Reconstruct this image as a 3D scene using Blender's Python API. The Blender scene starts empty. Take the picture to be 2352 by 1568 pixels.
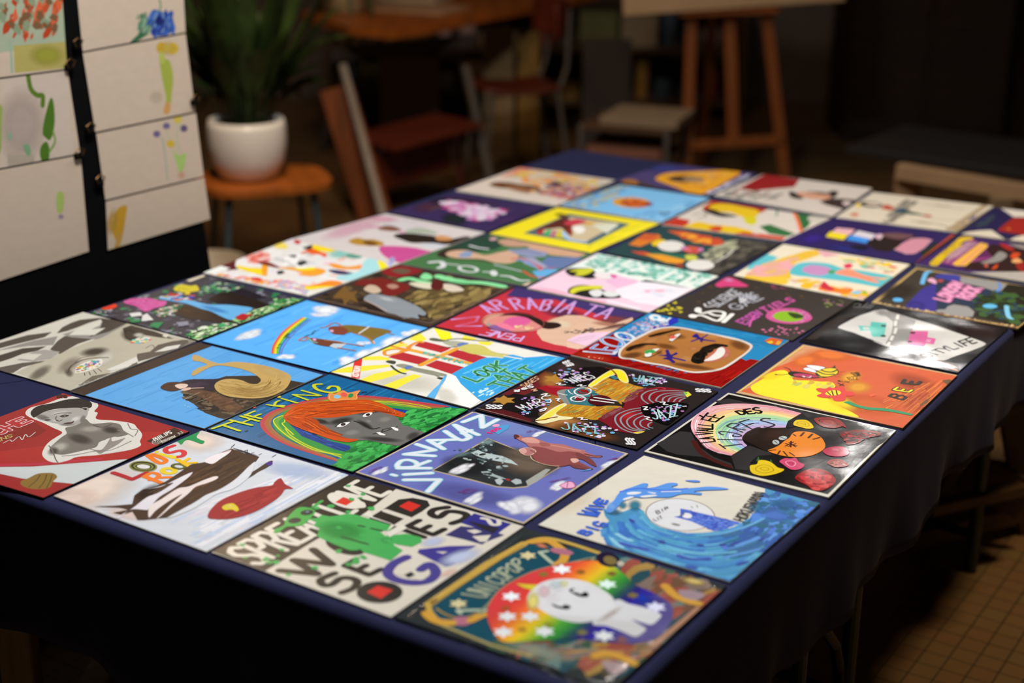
import bpy, bmesh, math, random
import numpy as np
from mathutils import Matrix, Vector
from mathutils.geometry import delaunay_2d_cdt

C = bpy.context.scene.collection
S = bpy.context.scene
R = math.radians

# ------------------------------------------------------------------ camera
FPX, PITCH, ROLL, HGT = 3451.2, 0.337392, 0.007084, 0.97366   # fitted from the 31.5 cm sleeves
TZ = 0.75                                                     # table top height
camd = bpy.data.cameras.new('camera')
camd.sensor_width = 36; camd.lens = FPX/2352*36
camd.clip_start = 0.05; camd.clip_end = 60
camd.dof.use_dof = True; camd.dof.focus_distance = 2.54; camd.dof.aperture_fstop = 2.0
cam = bpy.data.objects.new('camera', camd); C.objects.link(cam)
cam.matrix_world = Matrix.Translation((0, 0, TZ+HGT)) @ Matrix.Rotation(math.pi/2-PITCH, 4, 'X') @ Matrix.Rotation(ROLL, 4, 'Z')
S.camera = cam

# ------------------------------------------------------------------ world, lamps, exposure
w = bpy.data.worlds.new('world'); S.world = w; w.use_nodes = True
w.node_tree.nodes['Background'].inputs[0].default_value = (1.0, 0.72, 0.48, 1)
w.node_tree.nodes['Background'].inputs[1].default_value = 0.022
S.view_settings.view_transform = 'Standard'; S.view_settings.look = 'None'
S.view_settings.exposure = 0; S.view_settings.gamma = 1
S.cycles.transparent_max_bounces = 40

def lamp(name, loc, target, size, power, col, shape='RECTANGLE', sy=None, spread=180):
    d = bpy.data.lights.new(name, 'AREA'); d.shape = shape; d.size = size
    if sy: d.size_y = sy
    d.energy = power; d.color = col; d.spread = R(spread)
    o = bpy.data.objects.new(name, d); C.objects.link(o); o.location = loc
    o.rotation_euler = (Vector(target)-Vector(loc)).to_track_quat('-Z', 'Y').to_euler()
    return o
lamp('ceiling_lamp', (-0.28, 2.60, 3.40), (-0.05, 2.75, 0.75), 0.55, 66, (1.0, 0.985, 0.955), sy=0.30, spread=165)
lamp('ceiling_lamp', (0.75, 4.3, 3.40), (0.6, 4.0, 0.75), 0.6, 15, (1.0, 0.90, 0.80), sy=0.35, spread=150)
lamp('ceiling_lamp', (-0.7, 4.1, 3.1), (-1.6, 5.4, 0.7), 0.4, 10, (1.0, 0.66, 0.38), spread=95)
lamp('ceiling_lamp', (0.05, 5.3, 3.2), (0.7, 7.4, 0.7), 0.4, 6, (1.0, 0.70, 0.46), spread=130)
lamp('ceiling_lamp', (1.75, 2.9, 3.1), (1.75, 3.0, 0), 0.4, 8.5, (1.0, 0.78, 0.48), spread=75)
# spotlights on the far side of the room that aim back at the table and glint in the glossy covers
lamp('spotlight', (2.12, 7.3, 3.2), (0.60, 2.28, 0.75), 0.22, 0.08, (1.0, 0.96, 0.92), spread=8)
lamp('spotlight', (-1.45, 6.5, 3.2), (-0.38, 1.86, 0.75), 0.30, 0.035, (1.0, 0.72, 0.45), spread=7)

# ------------------------------------------------------------------ pixel -> place
def ray(px, py):
    x = (px-1176)/FPX; y = -(py-784)/FPX
    c, s = math.cos(ROLL), math.sin(ROLL)
    x, y = c*x-s*y, s*x+c*y
    cp, sp = math.cos(PITCH), math.sin(PITCH)
    return Vector((x, cp+y*sp, -sp+y*cp))
def onz(px, py, z):
    """the point of the horizontal plane at height z seen at this pixel of the photograph"""
    d = ray(px, py); t = (z-TZ-HGT)/d.z
    return Vector((d.x*t, d.y*t, z))
def ony(px, py, Y):
    d = ray(px, py); t = Y/d.y
    return Vector((d.x*t, Y, TZ+HGT+d.z*t))

# ------------------------------------------------------------------ materials
def lin(h):
    h = h.lstrip('#'); v = [int(h[i:i+2], 16)/255 for i in (0, 2, 4)]
    return tuple(c/12.92 if c <= .04045 else ((c+.055)/1.055)**2.4 for c in v)
def nodes(name):
    m = bpy.data.materials.new(name); m.use_nodes = True
    nt = m.node_tree; return m, nt, nt.nodes['Principled BSDF']
def mat(name, col, rough=0.6, metal=0.0, var=0.12, scale=8.0, bump=0.0, stretch=None, spec=0.5, coat=0.0, col2=None, trans=0.0):
    """noise-varied surface"""
    m, nt, p = nodes(name); N = nt.nodes; L = nt.links
    p.inputs['Roughness'].default_value = rough; p.inputs['Metallic'].default_value = metal
    p.inputs['Specular IOR Level'].default_value = spec; p.inputs['Coat Weight'].default_value = coat
    tc = N.new('ShaderNodeTexCoord'); mp = N.new('ShaderNodeMapping'); no = N.new('ShaderNodeTexNoise')
    L.new(tc.outputs['Object'], mp.inputs[0]); L.new(mp.outputs[0], no.inputs['Vector'])
    if stretch: mp.inputs['Scale'].default_value = stretch
    no.inputs['Scale'].default_value = scale; no.inputs['Detail'].default_value = 5
    cr = N.new('ShaderNodeValToRGB'); L.new(no.outputs['Fac'], cr.inputs[0])
    c = lin(col); c2 = lin(col2) if col2 else None
    a = tuple(x*(1-var) for x in c); b = c2 or tuple(min(1, x*(1+var)) for x in c)
    cr.color_ramp.elements[0].position = .3; cr.color_ramp.elements[1].position = .7
    cr.color_ramp.elements[0].color = (*a, 1); cr.color_ramp.elements[1].color = (*b, 1)
    L.new(cr.outputs[0], p.inputs['Base Color'])
    if bump:
        bu = N.new('ShaderNodeBump'); bu.inputs['Strength'].default_value = bump; bu.inputs['Distance'].default_value = .004
        L.new(no.outputs['Fac'], bu.inputs['Height']); L.new(bu.outputs[0], p.inputs['Normal'])
    if trans: p.inputs['Transmission Weight'].default_value = trans
    return m

def paint_mat(name, rough, var, bump, coat=0.0, alpha=False, wave=0.0, spec=.5):
    """poster paint / print: the colour sits in the mesh, noise gives the brush grain"""
    m, nt, p = nodes(name); N = nt.nodes; L = nt.links
    at = N.new('ShaderNodeAttribute'); at.attribute_name = 'Col'
    tc = N.new('ShaderNodeTexCoord')
    mp = N.new('ShaderNodeMapping'); mp.inputs['Rotation'].default_value = (0, 0, R(28)); mp.inputs['Scale'].default_value = (16, 40, 40)
    no = N.new('ShaderNodeTexNoise'); no.inputs['Scale'].default_value = 1.6; no.inputs['Detail'].default_value = 6; no.inputs['Roughness'].default_value = .65
    L.new(tc.outputs['Object'], mp.inputs[0]); L.new(mp.outputs[0], no.inputs['Vector'])
    mr = N.new('ShaderNodeMapRange'); mr.inputs[1].default_value = .3; mr.inputs[2].default_value = .7
    mr.inputs[3].default_value = 1-var; mr.inputs[4].default_value = 1+var
    L.new(no.outputs['Fac'], mr.inputs[0])
    vm = N.new('ShaderNodeVectorMath'); vm.operation = 'SCALE'
    L.new(at.outputs['Color'], vm.inputs[0]); L.new(mr.outputs[0], vm.inputs['Scale'])
    L.new(vm.outputs[0], p.inputs['Base Color'])
    p.inputs['Roughness'].default_value = rough; p.inputs['Coat Weight'].default_value = coat; p.inputs['Coat Roughness'].default_value = .08
    p.inputs['Specular IOR Level'].default_value = spec
    b1 = N.new('ShaderNodeBump'); b1.inputs['Strength'].default_value = bump; b1.inputs['Distance'].default_value = .0006
    L.new(no.outputs['Fac'], b1.inputs['Height'])
    last = b1
    if wave:
        n2 = N.new('ShaderNodeTexNoise'); n2.inputs['Scale'].default_value = 7; n2.inputs['Detail'].default_value = 1
        L.new(tc.outputs['Object'], n2.inputs['Vector'])
        b2 = N.new('ShaderNodeBump'); b2.inputs['Strength'].default_value = 1; b2.inputs['Distance'].default_value = wave
        L.new(n2.outputs['Fac'], b2.inputs['Height']); L.new(b1.outputs[0], b2.inputs['Normal']); last = b2
    L.new(last.outputs[0], p.inputs['Normal'])
    if alpha: L.new(at.outputs['Alpha'], p.inputs['Alpha'])
    return m
PAINT = {
    'matte': (paint_mat('matte_paint', .62, .04, .25, spec=.3), paint_mat('matte_airbrush', .62, .04, .2, alpha=True, spec=.3)),
    'satin': (paint_mat('satin_paint', .36, .035, .22, wave=.004), paint_mat('satin_airbrush', .36, .035, .2, alpha=True, wave=.004)),
    'gloss': (paint_mat('glossy_print', .17, .025, .6, wave=.010), paint_mat('glossy_airbrush', .17, .025, .55, alpha=True, wave=.010)),
}
board = {k: mat('sleeve_board_'+k, v, .8, var=.15, scale=60) for k, v in {'grey': '#8d877b', 'black': '#15141a', 'white': '#d5cfbf', 'brown': '#6e563c'}.items()}

# ------------------------------------------------------------------ mesh helpers
def obj(name, verts, faces, m, parent=None, smooth=False, loc=None):
    me = bpy.data.meshes.new(name); me.from_pydata([tuple(v) for v in verts], [], faces)
    me.validate(); me.update()
    for x in (m if isinstance(m, (list, tuple)) else [m]): me.materials.append(x)
    if smooth: me.polygons.foreach_set('use_smooth', [True]*len(me.polygons))
    o = bpy.data.objects.new(name, me); C.objects.link(o)
    if parent: o.parent = parent
    if loc: o.location = loc
    return o
def thing(name, label, cat, loc=(0, 0, 0), rz=0, group=None):
    o = bpy.data.objects.new(name, None); C.objects.link(o); o.empty_display_size = .05
    o.location = loc; o.rotation_euler = (0, 0, rz); return tag(o, label, cat, group)
def tag(o, label, cat, group=None):
    o['label'] = label; o['category'] = cat
    if group: o['group'] = group
    return o
def struct(o): o['kind'] = 'structure'; return o

class MB:
    """collects shapes of one part"""
    def __init__(s): s.v = []; s.f = []
    def add(s, v, f):
        n = len(s.v); s.v += [Vector(x) for x in v]; s.f += [tuple(i+n for i in q) for q in f]; return s
    def box(s, c, d, rot=None, bev=0.0):
        x, y, z = [a/2 for a in d]; b = min(bev, x*.9, y*.9, z*.9)
        M = (rot or Matrix.Identity(3)); c = Vector(c)
        if b <= 0:
            v = [(i*x, j*y, k*z) for k in (-1, 1) for j in (-1, 1) for i in (-1, 1)]
            f = [(0, 2, 3, 1), (4, 5, 7, 6), (0, 1, 5, 4), (2, 6, 7, 3), (0, 4, 6, 2), (1, 3, 7, 5)]
        else:
            v = []; 
            for zz, ins in ((-z, b), (-z+b, 0), (z-b, 0), (z, b)):
                X, Y = x-ins, y-ins; q = b*.7
                v += [(-X, -Y+q, zz), (-X+q, -Y, zz), (X-q, -Y, zz), (X, -Y+q, zz), (X, Y-q, zz), (X-q, Y, zz), (-X+q, Y, zz), (-X, Y-q, zz)]
            f = [tuple(range(7, -1, -1)), tuple(range(24, 32))]
            for r in range(3):
                for i in range(8):
                    j = (i+1) % 8; f.append((r*8+i, r*8+j, r*8+8+j, r*8+8+i))
        return s.add([M @ Vector(p)+c for p in v], f)
    def bar(s, a, b, w, d=None, bev=0.0, up=(0, 0, 1)):
        a, b = Vector(a), Vector(b); z = (b-a).normalized(); u = Vector(up)
        if abs(z.dot(u)) > .95: u = Vector((0, 1, 0))
        x = u.cross(z).normalized(); y = z.cross(x)
        M = Matrix((x, y, z)).transposed()
        return s.box((a+b)/2, (w, d or w, (b-a).length), M, bev)
    def tube(s, pts, r, n=10, cap=True):
        pts = [Vector(p) for p in pts]; rs = r if isinstance(r, (list, tuple)) else [r]*len(pts)
        V = []; prev = None
        for i, p in enumerate(pts):
            t = (pts[min(i+1, len(pts)-1)]-pts[max(i-1, 0)]).normalized()
            if prev is None:
                x = t.orthogonal().normalized()
            else:
                x = (prev-t*prev.dot(t)).normalized()
            prev = x; y = t.cross(x)
            V += [p+(x*math.cos(a)+y*math.sin(a))*rs[i] for a in [2*math.pi*k/n for k in range(n)]]
        F = [(i*n+k, i*n+(k+1) % n, (i+1)*n+(k+1) % n, (i+1)*n+k) for i in range(len(pts)-1) for k in range(n)]
        if cap: F += [tuple(range(n-1, -1, -1)), tuple((len(pts)-1)*n+k for k in range(n))]
        return s.add(V, F)
    def lathe(s, prof, c=(0, 0, 0), n=32, closed=False):
        c = Vector(c); V = [c+Vector((r*math.cos(2*math.pi*k/n), r*math.sin(2*math.pi*k/n), z)) for r, z in prof for k in range(n)]
        F = [(i*n+k, i*n+(k+1) % n, (i+1)*n+(k+1) % n, (i+1)*n+k) for i in range(len(prof)-1) for k in range(n)]
        return s.add(V, F)
    def prism(s, poly, z0, z1, M=None):
        n = len(poly); v = [Vector((x, y, z0)) for x, y in poly]+[Vector((x, y, z1)) for x, y in poly]
        f = [tuple(range(n-1, -1, -1)), tuple(range(n, 2*n))]+[(i, (i+1) % n, n+(i+1) % n, n+i) for i in range(n)]
        if M: v = [M @ p for p in v]
        return s.add(v, f)
    def build(s, name, m, parent=None, smooth=False, loc=None):
        return obj(name, s.v, s.f, m, parent, smooth, loc)

# ------------------------------------------------------------------ art on flat sheets
K = {'A': (0, 680), 'B': (0, 860), 'C': (400, 780), 'D': (700, 880), 'E': (400, 1060), 'F': (750, 1050), 'G': (900, 1168), 'H': (1200, 1168),
     'I': (1180, 980), 'J': (1460, 860), 'K': (1060, 760), 'M': (1640, 700), 'N': (200, 560), 'O': (480, 600), 'Q': (720, 660), 'R': (960, 560),
     'U': (1300, 620), 'V': (1460, 500), 'X': (1752, 440), 'Y': (1752, 560), 'Z': (440, 440), 'a': (860, 360), 'b': (1200, 360), 'c': (1500, 330)}
FONT = {
 'A': ["0,0 .5,1 1,0", ".2,.35 .8,.35"], 'B': ["0,0 0,1 .7,1 .9,.8 .7,.55 0,.52", ".7,.55 1,.3 .8,0 0,0"], 'C': ["1,.85 .6,1 .2,.85 0,.5 .2,.12 .6,0 1,.15"],
 'D': ["0,0 0,1 .55,1 1,.7 1,.3 .55,0 0,0"], 'E': ["1,1 0,1 0,0 1,0", "0,.5 .8,.5"], 'F': ["1,1 0,1 0,0", "0,.5 .8,.5"],
 'G': ["1,.85 .6,1 .2,.85 0,.5 .2,.12 .6,0 1,.15 1,.45 .6,.45"], 'H': ["0,0 0,1", "1,0 1,1", "0,.5 1,.5"], 'I': ["0.5,0 0.5,1"],
 'J': ["1,1 1,.25 .7,0 .3,0 0,.2"], 'K': ["0,0 0,1", "1,1 0,.45", ".2,.55 1,0"], 'L': ["0,1 0,0 1,0"], 'M': ["0,0 .1,1 .5,.4 .9,1 1,0"],
 'N': ["0,0 0,1 1,0 1,1"], 'O': ["0,.5 .15,.88 .5,1 .85,.88 1,.5 .85,.12 .5,0 .15,.12 0,.5"], 'P': ["0,0 0,1 .7,1 1,.78 .7,.5 0,.5"],
 'R': ["0,0 0,1 .7,1 1,.78 .7,.52 0,.5", ".5,.5 1,0"], 'S': ["1,.85 .6,1 .15,.9 .05,.7 .4,.52 .8,.42 1,.22 .7,0 .3,0 0,.15"], 'T': ["0,1 1,1", ".5,1 .5,0"],
 'U': ["0,1 0,.25 .3,0 .7,0 1,.25 1,1"], 'V': ["0,1 .5,0 1,1"], 'W': ["0,1 .22,0 .5,.7 .78,0 1,1"], 'X': ["0,0 1,1", "0,1 1,0"], 'Y': ["0,1 .5,.5 1,1", ".5,.5 .5,0"],
 'Z': ["0,1 1,1 0,0 1,0"], '0': ["0,.5 .2,.95 .5,1 .8,.95 1,.5 .8,.05 .5,0 .2,.05 0,.5"], '1': [".2,.8 .5,1 .5,0"], '2': ["0,.8 .4,1 .9,.9 .9,.6 0,0 1,0"], '3': ["0,.9 .6,1 .9,.75 .4,.55 1,.3 .6,0 0,.1"],
 '5': ["1,1 0,1 0,.55 .7,.6 1,.3 .7,0 0,.1"], ' ': []}

def catmull(P, closed, n=5):
    P = [np.array(p, float) for p in P]; L = len(P); out = []
    if L < 3: return P
    for i in range(L if closed else L-1):
        if closed: a, b, c, d = P[(i-1) % L], P[i], P[(i+1) % L], P[(i+2) % L]
        else: a, b, c, d = P[max(i-1, 0)], P[i], P[i+1], P[min(i+2, L-1)]
        for k in range(n):
            t = k/n
            out.append(.5*((2*b)+(c-a)*t+(2*a-5*b+4*c-d)*t*t+(3*b-a-3*c+d)*t**3))
    if not closed: out.append(P[-1])
    return out
def clip(poly, cl):
    out = poly
    for i in range(len(cl)):
        a, b = cl[i], cl[(i+1) % len(cl)]; inp = out; out = []
        if not inp: return []
        ins = lambda p: (b[0]-a[0])*(p[1]-a[1])-(b[1]-a[1])*(p[0]-a[0])
        for j in range(len(inp)):
            p, q = inp[j-1], inp[j]; dp, dq = ins(p), ins(q)
            if (dp >= 0) != (dq >= 0):
                t = dp/(dp-dq); out.append(tuple(p[k]+(q[k]-p[k])*t for k in range(len(p))))
            if dq >= 0: out.append(q)
    return out
def area(P): return .5*sum(P[i-1][0]*P[i][1]-P[i][0]*P[i-1][1] for i in range(len(P)))

class Art:
    """paints polygons in thin layers; proj turns a photo pixel into sheet coordinates (metres)"""
    STEP = 5e-6
    def __init__(s, proj, bound, z0, seed=1):
        s.proj, s.bound, s.z = proj, bound, z0
        s.v = []; s.f = []; s.col = []; s.mi = []; s.rnd = random.Random(seed)
    def poly(s, P, col, al=None, mi=1):
        n = len(P)
        if n < 3: return
        if area(P) < 0: P = P[::-1]; al = al[::-1] if al else None
        Q = [(*map(float, p[:2]), (al[i] if al else 1.0)) for i, p in enumerate(P)]
        Q = clip(Q, s.bound)
        if len(Q) < 3 or abs(area(Q)) < 2e-8: return
        if not al and len(Q) > 5:
            try: r = delaunay_2d_cdt([Vector(q[:2]) for q in Q], [], [list(range(len(Q)))], 1, 1e-7)
            except Exception: r = None
            if r and r[2]:
                k = len(s.v); s.v += [(q[0], q[1], s.z) for q in r[0]]; s.col += [(*col, 1.0)]*len(r[0])
                for f in r[2]:
                    g = [r[0][i] for i in f]
                    s.f.append(tuple(k+i for i in (f if area(g) > 0 else f[::-1]))); s.mi.append(mi)
                return
        k = len(s.v); s.v += [(q[0], q[1], s.z) for q in Q]; s.f.append(tuple(range(k, k+len(Q)))); s.mi.append(mi)
        s.col += [(*col, q[2]) for q in Q]
    def stroke(s, P, wd, col):
        P = [np.array(p, float) for p in P]; h = wd/2; n = len(P)
        sg = [np.hypot(*(P[i+1]-P[i])) for i in range(n-1)]
        mono = n > 3 and h > .45*np.mean(sg); dz = .8e-6
        for i in range(n-1):
            d = P[i+1]-P[i]
            if sg[i] < 1e-6: continue
            nrm = np.array([-d[1], d[0]])/sg[i]*h
            z0 = s.z; s.z += dz*(2*i if mono else i % 2)
            s.poly([P[i]+nrm, P[i]-nrm, P[i+1]-nrm, P[i+1]+nrm], col); s.z = z0
        if wd > .0018:
            for i, p in enumerate(P):
                if i in (0, n-1) or mono or sg[i-1] > .004 or h > .2*sg[i-1]:
                    z0 = s.z; s.z += dz*(2*i+1 if mono else 2+i % 2)
                    s.poly([p+h*np.array([math.cos(a), math.sin(a)]) for a in np.arange(8)*math.pi/4], col); s.z = z0
        if mono: s.z += dz*2*n
    def soft(s, c, a, b, col, al, n=14):
        c, a, b = map(lambda x: np.array(x, float), (c, a, b))
        ring = lambda r: [c+r*(a*math.cos(t)+b*math.sin(t)) for t in np.arange(n)*2*math.pi/n]
        R0, R1, R2 = ring(.34), ring(.68), ring(1)
        s.poly(R0, col, [al]*n, 2)
        for A, B, x, y in ((R0, R1, al, al*.42), (R1, R2, al*.42, 0.0)):
            for i in range(n):
                j = (i+1) % n; s.poly([A[i], B[i], B[j], A[j]], col, [x, y, y, x], 2)
    def run(s, text):
        s.z += 1e-6
        ox, oy, sc = 0, 0, 1.0
        for ln in text.strip().splitlines():
            ln = ln.strip()
            if not ln or ln[0] == '%': continue
            tk = ln.split(); op = tk[0]
            if op == 'k':
                ox, oy = K[tk[1]]; sc = 600/2352; continue
            if op == 'K':
                ox, oy, sc = float(tk[1]), float(tk[2]), float(tk[3])/2352; continue
            s.z += s.STEP
            T = lambda q: s.proj(ox+q[0]*sc, oy+q[1]*sc)
            raw = [tuple(map(float, q.split(','))) for q in tk if ',' in q and '#' not in q]
            col = lin(tk[1].split(',')[0]) if tk[1][0] == '#' else (1, 1, 1)
            cols = [lin(q) for q in tk[1].split(',')] if tk[1][0] == '#' else []
            P = [np.array(T(q)) for q in raw]
            if op == 'p': s.poly(P, col)
            elif op == 's': s.poly(catmull(P, True), col)
            elif op == 'l': s.stroke(P, float(tk[2])/1000, col)
            elif op == 'c': s.stroke(catmull(P, False, 4), float(tk[2])/1000, col)
            elif op == 'O': q = catmull(P, True, 4); s.stroke(q+[q[0]], float(tk[2])/1000, col)
            elif op == 'e' or op == 'g':
                c, a, b = [np.array(q) for q in raw]
                if op == 'e': s.poly([np.array(T(c+a*math.cos(t)+b*math.sin(t))) for t in np.arange(24)*math.pi/12], col)
                else: s.stroke([np.array(T(c+a*math.cos(t)+b*math.sin(t))) for t in np.arange(25)*math.pi/12], float(tk[2])/1000, col)
            elif op == 'a':
                c, a, b = [np.array(q) for q in raw]; w0 = np.array(T(c))
                s.soft(w0, np.array(T(c+a))-w0, np.array(T(c+b))-w0, col, float(tk[2]))
            elif op == 'w':
                c, a, b = [np.array(q) for q in raw]
                for i in range(9):
                    t = s.rnd.random()*6.3; r = s.rnd.random()*.6; cc = c+r*(a*math.cos(t)+b*math.sin(t)); k = .35+.3*s.rnd.random()
                    s.z += s.STEP; w0 = np.array(T(cc)); s.soft(w0, np.array(T(cc+a*k))-w0, np.array(T(cc+b*k))-w0, col, .95)
            elif op == 't':
                wd = float(tk[2])/1000; txt = tk[3].replace('_', ' '); n = len(txt)
                TL, TR, BR, BL = P[:4]
                for i, ch in enumerate(txt):
                    for pl in FONT.get(ch, []):
                        pts = []
                        for q in pl.split():
                            x, y = map(float, q.split(',')); u = (i+.12+x*.76)/n
                            pts.append((TL*(1-u)+TR*u)*y+(BL*(1-u)+BR*u)*(1-y))
                        s.stroke(pts, wd, col); s.z += 4e-6
            elif op == 'r':
                n, size, asp = int(tk[2]), float(tk[3])/1000, float(tk[4])
                xs = [p[0] for p in P]; ys = [p[1] for p in P]; Q = [(*p,) for p in P]; done = 0; g = 0
                while done < n and g < n*30:
                    g += 1; x = s.rnd.uniform(min(xs), max(xs)); y = s.rnd.uniform(min(ys), max(ys)); ins = False
                    for i in range(len(Q)):
                        (x1, y1), (x2, y2) = Q[i-1], Q[i]
                        if (y1 > y) != (y2 > y) and x < (x2-x1)*(y-y1)/(y2-y1)+x1: ins = not ins
                    if not ins: continue
                    done += 1; s.z += 1.5e-6; t = s.rnd.uniform(0, 6.3) if asp < 2 else s.rnd.uniform(-.25, .25)+R(57); z = size*s.rnd.uniform(.55, 1.3)
                    m = s.rnd.choice((4, 5, 6)); pt = []
                    for q in range(m):
                        th = 2*math.pi*(q+s.rnd.uniform(-.25, .25))/m; dx, dy = z*.5*asp*math.cos(th), z*.5*math.sin(th)
                        pt.append((x+dx*math.cos(t)-dy*math.sin(t), y+dx*math.sin(t)+dy*math.cos(t)))
                    s.poly(pt, s.rnd.choice(cols))
            elif op == 'h':
                n, wd = int(tk[2]), float(tk[3])/1000; TL, TR, BR, BL = P[:4]
                for i in range(n):
                    v = s.rnd.random(); u0 = s.rnd.random()*.8; u1 = min(1, u0+.08+s.rnd.random()*.3); s.z += 1.5e-6
                    A = TL*(1-v)+BL*v; B = TR*(1-v)+BR*v
                    s.stroke([A*(1-u0)+B*u0, A*(1-u1)+B*u1], wd*s.rnd.uniform(.4, 1.2), s.rnd.choice(cols))
            elif op == 'q':      # random brush marks that follow the band between two curves
                n, wd, m = int(tk[2]), float(tk[3])/1000, int(tk[4]); o_, i_ = catmull(P[:m], False), catmull(P[m:2*m], False)
                for i in range(n):
                    v = s.rnd.random(); a0 = s.rnd.random()*.85; ln_ = max(3, int(len(o_)*s.rnd.uniform(.06, .28))); k0 = int(a0*(len(o_)-2))
                    s.z += 1.6e-6; s.stroke([o_[k]*(1-v)+i_[k]*v for k in range(k0, min(len(o_), k0+ln_))], wd*s.rnd.uniform(.4, 1.3), s.rnd.choice(cols))
            elif op == 'G':      # closed shape washed with colours that run from the first point to the second
                A0, B0 = P[0], P[1]; sh = catmull(P[2:], True); d = B0-A0; L_ = np.hypot(*d); d = d/L_; nn = np.array([-d[1], d[0]]); m = (len(cols)-1)*5
                for i in range(-1, m+1):
                    lo = -1 if i < 0 else i/m*L_; hi = 2 if i >= m else (i+1)/m*L_
                    t = min(max(i/m, 0), .9999)*(len(cols)-1); k = int(t); cc = tuple(cols[k][j]*(1-t+k)+cols[k+1][j]*(t-k) for j in range(3))
                    st = [A0+d*lo-nn*2, A0+d*hi-nn*2, A0+d*hi+nn*2, A0+d*lo+nn*2]
                    pc = clip([tuple(q) for q in sh], [tuple(q) for q in st])
                    if len(pc) > 2: s.poly([np.array(q) for q in pc], cc)
            elif op == 'b':
                n = int(tk[2]); o_, i_ = catmull(P[:n], False), catmull(P[n:2*n], False); m = len(cols)
                for k in range(m):
                    A = [p*(1-k/m)+q*(k/m) for p, q in zip(o_, i_)]; B = [p*(1-(k+1)/m)+q*((k+1)/m) for p, q in zip(o_, i_)]
                    for j in range(len(A)-1): s.poly([A[j], A[j+1], B[j+1], B[j]], cols[k])
            elif op == 'f':
                sz = float(tk[2])/1000; c = P[0]; m = 6
                s.poly([c+sz*(.5 if i % 2 else .28)*np.array([math.cos(i*math.pi/m), math.sin(i*math.pi/m)]) for i in range(2*m)], col)
            else: raise ValueError(ln)
    def finish(s, name, mats, extra_v, extra_f, parent=None):
        """extra = the board itself (material slot 0)"""
        n = len(s.v); v = s.v+list(extra_v); f = s.f+[tuple(i+n for i in q) for q in extra_f]
        me = bpy.data.meshes.new(name); me.from_pydata(v, [], f)
        for m in mats: me.materials.append(m)
        me.polygons.foreach_set('material_index', s.mi+[0]*len(extra_f))
        ca = me.color_attributes.new('Col', 'FLOAT_COLOR', 'POINT')
        ca.data.foreach_set('color', np.array(s.col+[(.5, .5, .5, 1)]*len(extra_v), dtype=np.float32).ravel())
        me.update()
        o = bpy.data.objects.new(name, me); C.objects.link(o)
        if parent: o.parent = parent
        return o

SLEEVES = []
def sleeve(corners, base, label, art, finish='matte', edge='grey', th=.0035, seed=1, lift=0.0):
    """a record sleeve lying on the cloth; corners left, far, right, near as seen in the photo"""
    zt = TZ+.0004+th
    W4 = [onz(x, y, zt) for x, y in corners]
    cx = sum(p.x for p in W4)/4; cy = sum(p.y for p in W4)/4
    loc = Vector((cx, cy, TZ+.0004))
    q = [(p.x-cx, p.y-cy) for p in W4]
    q = [(x*.9965, y*.9965) for x, y in q]
    if area(q) < 0: q = q[::-1]
    inner = [(x*.997, y*.997) for x, y in q]
    def proj(px, py):
        p = onz(px, py, zt); return (p.x-cx, p.y-cy)
    A = Art(proj, inner, th+1e-5, seed)
    A.poly([(x*2, y*2) for x, y in q], lin(base))
    A.run(art)
    n = 4; ev = [(x, y, 0) for x, y in q]+[(x, y, th-.0006) for x, y in q]+[(x*.997, y*.997, th) for x, y in q]
    ef = [(3, 2, 1, 0), (8, 9, 10, 11)]+[(i, (i+1) % 4, 4+(i+1) % 4, 4+i) for i in range(4)]+[(4+i, 4+(i+1) % 4, 8+(i+1) % 4, 8+i) for i in range(4)]
    o = A.finish('record_sleeve', [board[edge], *PAINT[finish]], ev, ef)
    o.location = loc
    tag(o, label, 'record sleeve', 'painted record sleeves on the table')
    SLEEVES.append(o); return o

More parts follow.
